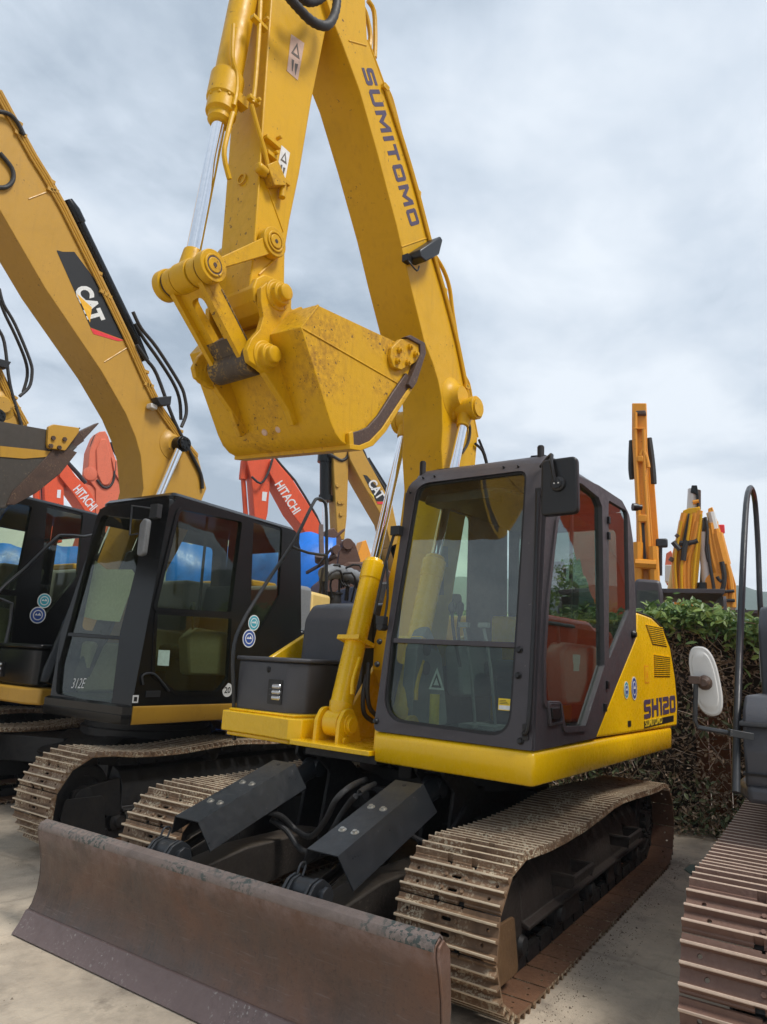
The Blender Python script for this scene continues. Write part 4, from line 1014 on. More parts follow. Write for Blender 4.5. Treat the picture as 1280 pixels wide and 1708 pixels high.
# bucket cylinder along the front of the arm
J = Vector((2.745, 0, 3.405)); top = Vector((2.655, 0, 5.9)); K = (2.666,0.0,4.396)
K = Vector(K); d = (K - J).normalized(); mb = MB()
mb.lathe(K, d, [(-.02, .05), (.0, .066), (.04, .066), (.05, .085), (.13, .085), (.14, .095), (.30, .095), (.31, .078), (2.2, .078)], 28)
for k in range(10): a = 2 * PI * k / 10; o = Vector((math.cos(a) * .08, math.sin(a) * .08, 0)); mb.cyl(K + d * .125 + o, K + d * .148 + o, .012, seg=6)
mb.box(K + d * .16 + Vector((-.06, .06, 0)), (.09, .06, .06)); bkc = up(mb, 'bucket_cylinder', YO, .002)
mb = MB(); mb.cyl(J + d * .08, K, .038, seg=24); up(mb, 'rod', CH, 0, bkc)
mb = MB(); mb.cyl(J + Vector((0, -.058, 0)), J + Vector((0, .058, 0)), .080, seg=24); mb.cyl(J + d * .05, J + d * .15, .062, .05); up(mb, 'rod_eye', YB, .004, bkc)
CP = [[(2.71,4.951),(2.694,4.746),(2.655,4.679),(2.641,4.572),(2.65,4.467)],[(2.649,4.421),(2.669,4.272),(2.677,4.135),(2.625,4.021)]]
for q in CP: mb = MB(); mb.tube([(x, .09, z) for x, z in q], .014, 8, 3); up(mb, 'pipe', YO, 0, bkc)
LO = [[(2.533,0.3,5.197),(2.448,0.3,5.194),(2.32,0.3,5.206),(2.202,0.3,5.278),(2.14,0.3,5.392),(2.118,0.3,5.526),(2.137,0.3,5.599)],[(2.439,0.28,5.308),(2.353,0.28,5.33),(2.266,0.28,5.421),(2.194,0.28,5.543)]]
for q in LO: mb = MB(); mb.tube(q, .026, 12, 6, rib=.016); up(mb, 'hydraulic_hose', RBH, ang=60)
# linkage: side links, joint tube, H-link
mb = MB(); mb.cyl(J + Vector((0, -.205, 0)), J + Vector((0, .205, 0)), .055, seg=24)
up(mb, 'joint_pin', WE, .003)
Q = Vector((2.354, 0, 3.757))
for sy in (-1, 1):
    y0, y1 = sy * .145, sy * .198; mb = MB()
    for P in (J, Q): mb.cyl((P.x, y0, P.z), (P.x, y1, P.z), .084, seg=28); mb.ring((P.x, y1, P.z), (P.x, y1 + sy * .008, P.z), .060, .046, 24); mb.cyl((P.x, y1, P.z), (P.x, y1 + sy * .010, P.z), .040, seg=24)
    mb.prism([(J.x - .02, J.z + .05), (Q.x + .02, Q.z + .045), (Q.x - .02, Q.z - .05), (J.x + .02, J.z - .045)], sy * .155, sy * .188); up(mb, 'side_link', YB, .005)
    for P in (J, Q):
        mb = MB(); mb.cyl((P.x, sy * .13, P.z), (P.x, sy * .145, P.z), .070, seg=24); up(mb, 'grease_ring', WE)
        mb = MB(); mb.cyl((P.x, y1 + sy * .008, P.z), (P.x, y1 + sy * .0115, P.z), .012, seg=12); up(mb, 'grease_nipple', WE)
mb = MB(); mb.cyl((Q.x, -.15, Q.z), (Q.x, .15, Q.z), .065); up(mb, 'link_pin', YB)
BPN = Vector((2.377, 0, 3.054)); dd = (BPN - J).normalized(); Lh = (BPN - J).length; nn = Vector((0, 1, 0)).cross(dd)
hx = lambda u_, w_, e: tuple(J + dd * w_ + Vector((0, 1, 0)) * u_ + nn * e)
mb = MB(); mb.plate(rnd([(-.13, .06), (.13, .06), (.12, Lh - .02), (.10, Lh + .03), (-.10, Lh + .03), (-.12, Lh - .02)], .02), [rnd([(-.045, .11), (.05, .11), (.045, Lh - .11), (-.04, Lh - .11)], .04)], -.03, .02, hx)
for sy in (-1, 1): mb.prism([(sy * .095, .03), (sy * .128, .03), (sy * .122, Lh - .04), (sy * .095, Lh - .04)], -.06, .045, hx)
mb.cyl(J + Vector((0, -.128, 0)), J + Vector((0, -.068, 0)), .074); mb.cyl(J + Vector((0, .068, 0)), J + Vector((0, .128, 0)), .074)
hl = up(mb, 'bucket_link', YB, .008)
mb = MB(); mb.cyl(BPN + Vector((0, -.15, 0)), BPN + Vector((0, .15, 0)), .080, seg=28); mb.build('worn_boss', WY, hl, bevel=.006)
mb = MB()
for sy in (-1, 1): mb.prism([(sy * .112, .12), (sy * .131, .12), (sy * .125, Lh - .06), (sy * .108, Lh - .06)], .038, .048, hx)
mb.prism([(-.10, Lh - .16), (.10, Lh - .16), (.10, Lh - .05), (-.10, Lh - .05)], -.034, .026, hx)
mb.build('worn_edge', WY, hl, bevel=.003)
# bucket: angular heel, straight back, floor running up to the cutting edge; slightly racked on its pins
prof = [(2.243, 3.357), (2.361, 3.172), (2.217, 2.948), (2.090, 2.748), (2.045, 2.695), (1.990, 2.663), (1.93, 2.655), (1.86, 2.675), (1.78, 2.735), (1.60, 2.87), (1.46, 3.05), (1.33, 3.27), (1.265, 3.42)]
rk = lambda u, w, e: (u, e, w + .062 * (.45 - e) / .9)
inn = [tuple(p) for p in inset(prof + [(1.27, 3.5), (2.2, 3.45)], .022)[:len(prof)]]
BWd = .45
mb = MB(); mb.prism(prof + inn[::-1], -BWd, BWd, rk)
bk_ = up(mb, 'bucket', YB, .004, ang=28)
def bu(mb, name, mat=None, bevel=0.0, ang=35): return up(mb, name, mat, bevel, bk_, ang)
plate_ = [(2.240, 3.352), (2.354, 3.172), (2.211, 2.951), (2.084, 2.753), (2.041, 2.702), (1.988, 2.671), (1.93, 2.664), (1.865, 2.69), (1.79, 2.75), (1.62, 2.885), (1.48, 3.06), (1.36, 3.26), (1.31, 3.40), (1.50, 3.445)]
for sy in (-1, 1):
    mb = MB(); mb.prism(plate_, sy * (BWd - .02), sy * (BWd + .001), rk); bu(mb, 'side_plate', YB, .002)
SW = [(2.352,3.173),(1.457,3.184)]
for sm in ([(SW[0][0], BWd, SW[0][1]), (SW[1][0], BWd, SW[1][1])], [(x, BWd, z) for x, z in plate_[:7]]):
    mb = MB(); mb.tube(sm, .007, 6, 0); bu(mb, 'weld_seam', YB)
LB1 = [(1.932,2.641),(1.844,2.663),(1.738,2.721),(1.632,2.832),(1.476,3.056),(1.344,3.238),(1.427,3.271),(1.561,3.092),(1.686,2.911),(1.78,2.809),(1.853,2.765),(1.935,2.726)]
mb = MB(); mb.prism(LB1, BWd + .002, BWd + .022); bu(mb, 'worn_lip', WE, .004)
LB2 = [(1.939,2.634),(1.845,2.65),(1.734,2.71),(1.621,2.827),(1.464,3.051),(1.331,3.232),(1.359,3.238),(1.497,3.055),(1.658,2.837),(1.764,2.73),(1.853,2.679),(1.941,2.661)]
mb = MB(); mb.prism(LB2, -BWd - .006, BWd + .03, rk); bu(mb, 'cutting_edge', YB, .003)
LB3 = [(1.952,2.72),(1.918,2.744),(1.898,2.646),(1.934,2.633)]; mb = MB(); mb.prism(LB3, BWd, BWd + .028); bu(mb, 'edge_weld', YB, .004)
SCU = [(1.609,3.299),(1.602,3.368),(1.52,3.457),(1.338,3.539),(1.273,3.512),(1.276,3.452),(1.353,3.364),(1.492,3.262),(1.574,3.25)]; SCB = [(1.533,3.376),(1.42,3.443),(1.546,3.3),(1.438,3.331),(1.357,3.42)]
for sy in (-1, 1):
    mb = MB(); mb.prism(rnd(SCU, .02, 3), sy * BWd, sy * (BWd + .03)); sc = bu(mb, 'side_cutter', YB, .006)
    for x, z in SCB: mb = MB(); mb.cyl((x, sy * (BWd + .03), z), (x, sy * (BWd + .048), z), .021, seg=6); mb.cyl((x, sy * (BWd + .048), z), (x, sy * (BWd + .06), z), .011, seg=8); bu(mb, 'bolt', YB)
SCT = [(1.483,3.485),(1.432,3.519),(1.267,3.535),(1.249,3.472),(1.344,3.23),(1.387,3.174),(1.434,3.189),(1.31,3.439),(1.321,3.5)]; 
for sy in (-1, 1): mb = MB(); mb.prism(SCT, sy * (BWd + .002), sy * (BWd + .045)); bu(mb, 'worn_cutter_edge', WE, .004)
EAR = [(2.451,3.42),(2.413,3.471),(2.336,3.513),(2.256,3.516),(2.222,3.467),(2.219,3.395),(2.129,3.467),(2.11,3.296),(2.197,3.115),(2.263,3.04),(2.175,2.912),(2.084,2.781),(2.128,2.746),(2.206,2.859),(2.305,3.01),(2.407,2.975),(2.484,2.988),(2.507,3.042),(2.482,3.113),(2.432,3.186),(2.415,3.269),(2.442,3.344)]
for y in (-.21, .21):
    mb = MB(); mb.prism(rnd(EAR, .015, 3), y - .017, y + .017)
    s = 1 if y > 0 else -1
    for P in (Vector((2.331, 0, 3.433)), BPN):
        mb.lathe((P.x, y + s * .017, P.z), (0, s, 0), [(-.03, .088), (0, .088), (.008, .085), (.010, .066), (.045, .062), (.047, .045), (.075, .045), (.08, .03)], 24)
    bu(mb, 'bucket_ear', YB, .004)
    dz_ = .062 * (.45 - y) / .9; mb = MB(); mb.prism([(a_, b_ + dz_) for a_, b_ in [(2.28, 3.12), (2.43, 3.06), (2.44, 3.00), (2.37, 2.945), (2.26, 2.865), (2.16, 2.79), (2.085, 2.742), (2.20, 2.95)]], y - .020, y + .020); bu(mb, 'stiffening_rib', YB, .006)
for P in (Vector((2.331, 0, 3.433)), BPN): mb = MB(); mb.cyl((P.x, -.30, P.z), (P.x, .295, P.z), .042); bu(mb, 'bucket_pin', YB)
for y in (-.05, .06): mb = MB(); mb.lathe((2.078, y, 2.770), (.8, 0, -.6), [(0, .022), (.008, .018)], 12); bu(mb, 'weld_spot', WD)

# ================================================================== the black-cab machine to the left, and its bigger twin
TOP2 = [(1.25, .70), (1.0, .67), (.6, .665), (.2, .69), (-.1, .70), (-.5, .672), (-1.1, .665)]
PATH2 = track_path(1.37, -1.50, .345, .022, TOP2)
def black_cab_machine():
    m = thing('excavator', 'ochre excavator with black cab, paper sheet inside its windshield and 312E chalked on it', 'excavator', (0, -3.45, 0), R(-1), group='excavators parked side by side in the row')
    P = lambda mb, name, mat=None, bevel=0.0, par=None, ang=35: mb.build(name, mat, par or m, bevel=bevel, ang=ang)
    for sgn in (1, -1):
        crawler(m, sgn * 1.0, SHOE1, PATH2, .184, UC)
        track_frame(m, sgn, .87, 1.11, 1.37, -1.50, .367, UC, UC, steps=(.45,) if sgn > 0 else None)
    mb = MB(); mb.prism([(-.8, .40), (.75, .40), (.9, .52), (.6, .70), (-.6, .70), (-.9, .52)], -.45, .45)
    for sx in (-1, 1):
        for sy in (-1, 1): mb.prism([(sx * .20, sy * .30), (sx * .75, sy * .25), (sx * 1.05, sy * .9), (sx * .55, sy * .95)], .40, .64, fz)
    mb.cyl((0, 0, .68), (0, 0, .76), .64, seg=40); P(mb, 'carbody', UC, .01)
    mb = MB(); mb.lathe((0, 0, .75), (0, 0, 1), [(0, .58), (.0, .61), (.06, .61), (.065, .55), (.15, .55)], 40); P(mb, 'slew_ring', UC)
    # skirts: black under the cab front, ochre along the side
    mb = MB(); sweep_band(mb, [(1.14, 1.246), (1.20, 1.20), (1.20, .08), (1.16, .04)], [(-.04, .92), (-.01, .915), (.0, .93), (.005, .985), (-.004, .99), (-.002, 1.05), (-.03, 1.065)]); P(mb, 'front_skirt', BK_)
    mb = MB(); sweep_band(mb, [(-1.62, 1.19), (-1.45, 1.235), (1.10, 1.250), (1.135, 1.248)], [(-.04, .92), (-.01, .915), (.0, .93), (.004, 1.05), (-.012, 1.065), (-.04, 1.068)]); P(mb, 'side_skirt', YC)
    mb = MB(); mb.prism([(1.15, .15), (1.15, 1.2), (-1.6, 1.2), (-1.9, .5), (-1.9, -.5), (-1.6, -1.2), (.2, -1.2), (.2, .15)], .94, 1.05, fz); P(mb, 'deck_frame', UC)
    mb = MB(); mb.prism([(1.10, -1.24), (1.12, -.40), (1.05, -.25), (.4, -.25), (.4, -1.24)], .95, 1.10, fz); P(mb, 'side_platform', YC, .02)
    mb = MB(); mb.prism(rnd([(1.04, -1.22), (1.06, -.36), (.3, -.36), (.3, -1.22)], .06), 1.11, 1.46, fz); tb = P(mb, 'toolbox', BK_, .02)
    mb = MB(); mb.prism(rnd([(1.06, -1.24), (1.08, -.34), (.28, -.34), (.28, -1.24)], .06), 1.462, 1.50, fz); P(mb, 'lid', BK_, .01, tb)
    mb = MB(); mb.use(LB).box((1.055, -1.02, 1.24), (.02, .10, .14)); mb.use(LL)
    for z in (1.20, 1.245, 1.29): mb.lathe((1.06, -1.05, z), (0, 1, 0), [(0, .006), (.01, .016), (.05, .016), (.06, .006)], 12)
    P(mb, 'headlight', None, 0, tb)
    # cab
    cx = lambda z: 1.155 - .075 * (z - 1.0) - .03 * max(0, z - 2.2)
    f2 = lambda u, w, e: (cx(w) + e, u, w)
    mb = MB(); o_ = rnd([(.08, 1.05), (1.245, 1.05), (1.235, 2.80), (.20, 2.80)], [.03, .02, .05, .12], 5)
    WH_ = [(0.275,2.72),(1.006,2.608),(0.981,2.437),(0.918,1.639),(0.987,1.04),(0.16,1.084),(0.038,1.623),(0.206,2.424)]
    h_ = rnd(WH_, [.06, .05, 0, 0, .05, .07, 0, 0], 5)
    mb.plate(o_, [h_], -.06, 0, f2); cab = P(mb, 'cab', BK_, .008)
    C = lambda mb, name, mat=None, bevel=0.0, ang=35: P(mb, name, mat, bevel, cab, ang)
    mb = MB(); mb.prism(h_, -.035, -.030, f2); C(mb, 'windshield', GLD)
    CBR = [(0.048,1.623),(0.929,1.605),(0.938,1.575),(0.051,1.59)]
    mb = MB(); mb.prism(CBR, -.04, -.01, f2); C(mb, 'crossbar', BK_, .003)
    sd_ = [(1.162,1.051),(0.073,1.058),(-0.466,1.091),(-0.745,1.779),(-0.687,2.716),(-0.611,2.883)]
    so2 = [(1.15, 1.06), (-.30, 1.06), (-.75, 1.06), (-.82, 1.8), (-.72, 2.62), (-.62, 2.80), (.92, 2.82), (1.01, 2.72)]
    dw = [(0.904,2.718),(0.157,2.749),(0.193,1.876),(1.033,1.847)]; dl = [(1.014,1.799),(0.172,1.827),(0.146,1.278),(0.262,1.162),(0.721,1.161),(0.974,1.308)]; qw = [(0.002,2.808),(-0.416,2.789),(-0.452,2.097),(-0.088,1.558)]
    dwh, dlh, qwh = rnd(dw, [.08, .03, .03, .02], 4), rnd(dl, [.01, .01, .03, .03, .03, .03], 4), rnd(qw, [.02, .04, .05, .02], 4)
    mb = MB(); sf = lambda a, b, e: (a, e, b)
    mb.plate(rnd(so2, [0, 0, 0, .05, .05, .06, .05, .05], 4), [dwh, dlh, qwh], 1.205, 1.247, sf); C(mb, 'side_wall', BK_, .006)
    mb = MB(); mb.plate(inset(dwh, -.03), [inset(dwh, .004)], 1.246, 1.26, sf); mb.plate(inset(dlh, -.025), [inset(dlh, .004)], 1.246, 1.256, sf); C(mb, 'door', BK_, .003)
    for h in (dwh, dlh, qwh): mb = MB(); mb.prism(inset(h, -.004), 1.228, 1.232); C(mb, 'side_glass', GLD)
    p, q = [(0.56,2.716),(0.546,1.868)]; mb = MB(); mb.prism([(p[0] - .012, p[1]), (p[0] + .012, p[1]), (q[0] + .012, q[1]), (q[0] - .012, q[1])], 1.215, 1.226); C(mb, 'sliding_window_frame', BK_)
    mb = MB(); rp2 = rnd([(1.00, .22), (.98, 1.235), (-.66, 1.235), (-.70, .22)], [.10, .08, .1, .1], 5); prev = None
    for z, o in ((2.79, 0), (2.83, 0), (2.862, .03), (2.875, .09)):
        ring = [mb.v((x, y, z - (.03 if x < 0 else 0))) for x, y in (inset(rp2, o) if o else rp2)]
        if prev:
            for k in range(len(ring)): j = (k + 1) % len(ring); mb._f([prev[k], prev[j], ring[j], ring[k]])
        else: mb._f(ring[::-1])
        prev = ring
    mb._f(prev); C(mb, 'roof', BK_)
    mb = MB(); mb.plate([(1.08, 1.06), (.95, 2.80), (-.7, 2.80), (-.75, 1.06)], [rnd([(.98, 1.65), (.90, 2.65), (-.5, 2.65), (-.55, 1.65)], .06)], .13, .15, sf); C(mb, 'right_wall', BK_)
    mb = MB(); mb.plate([(.15, 1.06), (1.2, 1.06), (1.2, 2.79), (.15, 2.79)], [rnd([(.25, 1.85), (1.1, 1.85), (1.1, 2.6), (.25, 2.6)], .05)], -.74, -.71, lambda a, b, e: (e, a, b)); C(mb, 'rear_wall', BK_)
    mb = MB(); mb.box((.2, .68, 1.08), (1.8, 1.04, .03)); C(mb, 'cab_floor', IND)
    mb = MB(); mb.box((.1, .68, 1.50), (.48, .48, .12)); mb.box((.1, .68, 1.28), (.36, .36, .34)); C(mb, 'seat', SEAT, .04)
    mb = MB(); mb.box((-.18, .68, 1.86), (.12, .46, .64), Matrix.Rotation(R(-8), 3, 'Y')); C(mb, 'backrest', SEAT, .04)
    for sy in (-1, 1):
        mb = MB(); mb.prism(rnd([(.5, 1.3), (.56, 1.62), (.44, 1.72), (-.1, 1.68), (-.1, 1.3)], .05), .68 + sy * .38 - .07, .68 + sy * .38 + .07); C(mb, 'armrest_console', INT, .02)
        mb = MB(); mb.tube([(.45, .68 + sy * .38, 1.68), (.48, .68 + sy * .38, 1.85)], .012, 8); mb.lathe((.48, .68 + sy * .38, 1.84), (0, 0, 1), [(0, .018), (.05, .026), (.1, .02), (.11, .01)], 12); C(mb, 'joystick', IND)
    mb = MB(); mb.prism([(1.0, .2), (1.0, .34), (.5, .34), (.5, .2)], 1.1, 1.55, fz); C(mb, 'front_console', INT, .03)
    SH = [(0.93,0.075,2.334),(0.93,0.358,2.21),(0.93,0.735,2.198),(0.93,0.814,2.142),(0.93,0.701,1.729),(0.93,0.323,1.747),(0.93,-0.071,1.8)]
    mb = MB(); mb.prism([(a[1], a[2]) for a in SH], .955, .957, lambda u, w, e: (e - (w - 2) * .07, u, w)); C(mb, 'paper_sheet', PAP)
    TQ = [(1.12,0.331,1.141),(1.12,0.623,1.184)]; a = Vector(TQ[0]); mb = MB()
    lettering(mb, WH, '312E', (cx(a.z) - .0295, a.y, a.z), (0, 1, .06), (-.07, 0, 1), .20, .085, -.012, .25, .001); C(mb, 'chalk_number', None)
    CQ = [(0.937,1.381),(0.82,1.378),(0.825,1.507),(0.943,1.507)]; mb = MB(); mb.prism(CQ, 1.2325, 1.2335); C(mb, 'green_card', GRP)
    for px, r1, r2, rg in (((-0.122,1.804), .075, .075, TEA), ((-0.076,1.653), .085, .085, BLU)):
        round_sticker(px, r1, r2, rg, rg, cab, y=1.2475)
    px = (0.141,1.177); mb = MB(); C0 = Vector((px[0], 1.2475, px[1])); disc(mb, WH, C0, (-1, 0, 0), (0, 0, 1), .062, .062, .0015)
    lettering(mb, BP, '20', (px[0] + .038, 1.2492, px[1] - .028), (-1, 0, 0), (0, 0, 1), .076, .056, .02, 0, .001); C(mb, 'number_sticker', None)
    px = (1.131,1.11); mb = MB(); quad(mb, WH, (px[0] + .02, 1.2475, px[1] - .025), (-1, 0, 0), (0, 0, 1), .055, .06, .0015); quad(mb, BP, (px[0] + .008, 1.249, px[1] - .014), (-1, 0, 0), (0, 0, 1), .03, .035, .001); C(mb, 'white_label', None)
    HD = [(1.074,1.226),(1.095,1.292),(1.052,1.316),(0.981,1.312),(0.901,1.255),(0.81,1.172)]; mb = MB(); mb.tube([(x, 1.262, z) for x, z in HD], .009, 8, 2); mb.box((HD[3][0] - .02, 1.25, HD[3][1] - .16), (.14, .015, .05)); C(mb, 'door_handle', GB, .002)
    MR = [(1.06,1.122,2.427),(1.06,1.06,2.589),(1.06,1.168,2.571),(1.06,1.2,2.397),(1.06,1.159,2.27),(1.06,1.078,2.403)]; c = Vector(MR[0])
    mb = MB(); mb.prism(rnd([(c.y - .03, c.z - .16), (c.y + .055, c.z - .15), (c.y + .06, c.z + .15), (c.y + .01, c.z + .17), (c.y - .04, c.z + .12)], .04), 1.12, 1.17, lambda a, b, e: (e, a, b)); mr = P(mb, 'mirror', SG, .012)
    mb = MB(); mb.tube([(1.19, c.y - .02, c.z + .03), (1.2, c.y - .11, c.z + .02), (1.2, c.y - .13, c.z + .28), (1.06, c.y + .05, c.z + .26)], .009, 8, 0); mb.box((1.08, c.y + .04, c.z + .24), (.05, .1, .12)); P(mb, 'mirror_arm', GB, .002, mr)
    # rear body
    mb = MB(); mb.prism([(-.83, 1.15), (-1.10, 1.14), (-1.10, -.9), (-.2, -.9), (-.2, .12), (-.83, .12)], 1.07, 2.26, fz); P(mb, 'engine_hood', SG, .05)
    mb = MB(); mb.prism([(-1.105, 1.12), (-1.62, .98), (-1.62, -.7), (-1.105, -.7)], 1.07, 2.22, fz); P(mb, 'hood_panel', YL, .04)
    mb = MB(); mb.prism([(-.83, .999), (-.83, 1.245), (-1.50, 1.21), (-1.50, .999)], 1.07, 1.78, fz); P(mb, 'side_door', BK_, .03)
    mb = MB(); mb.prism([(-1.45, 1.20)] + [(-2.0 * math.cos(R(a)), 2.0 * math.sin(R(a)) * .97) for a in range(36, -37, -4)] + [(-1.45, -1.2)], .94, 1.72, fz); P(mb, 'counterweight', YC, .06)
    mb = MB(); mb.prism([(.55, 1.1), (.5, 1.75), (.35, 1.9), (-.9, 1.85), (-.9, 1.1)], -1.0, -.35); P(mb, 'tank_cover', BK_, .03)
    mb = MB(); mb.prism([(-.9, -.5), (-1.3, -.5), (-1.3, .4), (-.9, .4)], 2.262, 2.34, fz); P(mb, 'hood_hatch', YC, .02)
    RL = [(1.318,1.758),(1.144,1.953),(0.882,2.265),(0.591,2.644),(0.508,2.699),(0.255,2.73)]; mb = MB(); mb.tube([(.95, -1.2, 1.5), (.95, -1.2, 1.9)] + [(x, -1.2, z) for x, z in RL[1:]] + [(RL[-1][0] - .3, -1.2, RL[-1][1]), (RL[-1][0] - .3, -1.2, 1.8)], .017, 10, 2); P(mb, 'handrail', GB)
    # boom
    bf = [(2.325,5.166),(1.838,4.67),(1.172,4.112),(0.855,3.788),(0.714,3.592),(0.624,3.416),(0.541,3.091)]; bb = [(-0.264,3.279),(-0.091,3.613),(0.446,3.99),(0.938,4.592),(1.769,5.544),(2.112,5.855),(2.501,6.247)]
    ol = [(2.62, 5.40)] + bf + [(.60, 2.7), (.70, 2.3), (.80, 1.9), (.80, 1.5), (.65, 1.4), (.45, 1.5), (.3, 2.0), (.05, 2.5), (-.15, 2.95)] + bb + [(2.7, 6.45), (3.15, 6.1), (3.1, 5.7)]
    mb = MB(); mb.prism(ol, -.2, .2); bo = P(mb, 'boom', YC, .006)
    B_ = lambda mb, name, mat=None, bevel=0.0, ang=35: P(mb, name, mat, bevel, bo, ang)
    WLs = [(2.108,5.411),(1.929,5.614),(1.162,4.216),(0.879,4.526)]; 
    for sm in ([(WLs[0][0], .2, WLs[0][1]), (WLs[1][0], .2, WLs[1][1])], [(WLs[2][0], .2, WLs[2][1]), (WLs[3][0], .2, WLs[3][1])], [(1.74, -.18, 4.62), (1.74, .18, 4.62)], [(1.0, -.18, 3.945), (1.0, .18, 3.945)]):
        mb = MB(); mb.tube(sm, .007, 6, 0); B_(mb, 'weld_seam', YC)
    pc = (0.256,3.637); mb = MB(); mb.lathe((pc[0], .195, pc[1]), (0, 1, 0), [(0, .17), (.01, .165), (.02, .12), (.05, .09)], 28); B_(mb, 'pin_boss', YC)
    LGO = [(1.792,5.078),(1.73,5.094),(1.623,5.154),(1.333,4.958),(0.962,4.608),(0.978,4.529),(1.353,4.498)]; mb = MB(); mb.use(BP).prism(rnd(LGO, .01, 2), .2005, .2025)
    RS = [(1.353,4.492),(0.984,4.52),(1.048,4.486),(1.314,4.446)]; mb.use(REDP).prism(RS, .2005, .2028)
    TRI = [(1.538,4.76),(1.371,4.697),(1.367,4.542)]; 
    T0 = [(1.514,4.847),(1.308,4.581),(1.427,4.942)]; a, b = Vector(T0[0]), Vector(T0[1]); un = Vector(((b - a).x, 0, (b - a).y)).normalized(); vn = Vector((un.z, 0, -un.x)); vn = -vn if vn.x > 0 else vn
    aa = Vector((a.x, .2026, a.y)) - vn * .085; lettering(mb, WH, 'CAT', aa, un, vn, (b - a).length * 1.02, .20, .055, 0, .0015, .98)
    mb.use(LGY).prism(TRI, .2045, .2055); B_(mb, 'logo_plate', None, ang=0)
    bkp = bb[1:]
    for y, d, r in ((.18, -.02, .014), (.13, -.035, .014), (.05, -.035, .014), (-.05, -.035, .014)):
        q = offs(bkp, d); mb = MB(); mb.tube([(p.x, y, p.y) for p in q], r, 8, 2)
        for i in range(len(q) - 1): p = q[i].lerp(q[i + 1], .5); mb.box((p.x, y, p.y), (.05, .05, .03))
        B_(mb, 'hydraulic_pipe', YC)
    for d in (.018, .044, .070):
        q = offs(bkp, d); mb = MB(); mb.tube([(p.x, .213, p.y) for p in q], .012, 8, 2)
        for i in range(len(q) - 1): p = q[i].lerp(q[i + 1], .3 + d); mb.box((p.x, .212, p.y), (.05, .03, .035))
        B_(mb, 'side_pipe', YC)
    AC = [(1.618,5.68),(1.527,5.589),(0.896,4.794),(0.596,4.514)]; a, b = Vector((AC[0][0], 0, AC[0][1])), Vector((AC[3][0], 0, AC[3][1])); d = (b - a).normalized(); Lx = (b - a).length
    a.x -= .02; mb = MB(); mb.lathe(a, d, [(-.1, .05), (0, .075), (.12, .075), (.13, .06), (Lx * .85, .06), (Lx, .045)], 20); P(mb, 'arm_cylinder', BK_)
    for pts in [[(0.876,0.12,4.908),(0.753,0.12,4.774),(0.538,0.12,4.648),(0.195,0.12,4.367),(0.101,0.12,4.226),(0.062,0.12,4.064),(0.106,0.12,3.897)],[(0.791,0.05,4.829),(0.662,0.05,4.715),(0.448,0.05,4.563),(0.22,0.05,4.371),(0.116,0.05,4.212),(0.07,0.05,4.003)],[(0.85,0.22,4.527),(0.711,0.22,4.419),(0.568,0.22,4.309),(0.294,0.22,3.903),(0.027,0.22,3.612),(-0.142,0.22,3.418),(-0.189,0.22,3.259)],[(2.416,0.22,5.662),(2.3,0.22,5.592),(2.272,0.22,5.49),(2.319,0.22,5.387),(2.412,0.22,5.326)],[(2.531,0.24,5.989),(2.411,0.24,6.052),(2.327,0.24,6.024),(2.26,0.24,5.95)]]:
        mb = MB(); mb.tube(pts, .019, 10, 4); B_(mb, 'hydraulic_hose', RBH)
    wl = [(0.54,0.27,3.998),(0.44,0.27,4.1),(0.439,0.27,3.98),(0.626,0.27,3.917)]; c = Vector(wl[0]); mb = MB(); mb.prism([(c.x + .09, c.z + .02), (c.x - .10, c.z + .10), (c.x - .10, c.z + .0), (c.x + .02, c.z - .05)], .24, .34); mb.use(MW).box((c.x + .06, .25, c.z - .06), (.08, .08, .05)); B_(mb, 'work_lamp', LB, .008)
    for sy in (-1, 1):
        A = Vector((1.0, sy * .26, 1.15)); Bc = Vector((pc[0] - .03, sy * .30, pc[1])); d = (Bc - A).normalized(); Lx = (Bc - A).length
        mb = MB(); mb.lathe(A, d, [(0, .06), (.1, .08), (Lx * .5, .08), (Lx * .51, .06)], 24); bc = P(mb, 'boom_cylinder', BK_)
        mb = MB(); mb.cyl(A + d * Lx * .5, Bc, .042, seg=24); P(mb, 'rod', CH, 0, bc)
        mb = MB(); mb.cyl(Bc + Vector((0, -.05, 0)), Bc + Vector((0, .05, 0)), .085); mb.cyl(Bc + Vector((0, sy * .05, 0)), Bc + Vector((0, sy * .08, 0)), .07)
        for k in range(6): aa = k * PI / 3; mb.cyl((Bc.x + math.cos(aa) * .045, Bc.y + sy * .08, Bc.z + math.sin(aa) * .045), (Bc.x + math.cos(aa) * .045, Bc.y + sy * .092, Bc.z + math.sin(aa) * .045), .012, seg=6)
        P(mb, 'rod_eye', BK_, .004, bc)
    # arm and bucket (mostly left of the frame)
    mb = MB(); mb.prism([(3.12, 6.3), (3.02, 4.9), (2.92, 3.55), (2.84, 3.42), (2.74, 3.5), (2.66, 4.9), (2.55, 6.0), (2.75, 6.6), (3.0, 6.7)], -.14, .14); P(mb, 'arm', YC, .008)
    mb = MB(); mb.cyl((3.18, 0, 3.6), (3.16, 0, 4.7), .04); mb.cyl((3.16, 0, 4.7), (3.12, 0, 6.2), .075); P(mb, 'bucket_cylinder', YC)
    mb = MB()
    for y in (-.2, .2): mb.bar((3.18, y, 3.6), (2.85, y, 3.85), .04, .09)
    for y in (-.12, .12): mb.bar((3.18, y, 3.6), (2.86, y, 3.1), .04, .1)
    mb.cyl((3.18, -.24, 3.6), (3.18, .24, 3.6), .06); P(mb, 'side_link', YC, .004)
    pr = [(1.689,3.314),(2.166,3.252)] + [(2.75, 3.30), (2.86, 3.1), (2.82, 2.9), (2.66, 2.68), (2.42, 2.53), (2.2, 2.5), (2.0, 2.56)] + [(1.956,2.615),(1.792,2.784),(1.639,2.99),(1.479,3.224)]
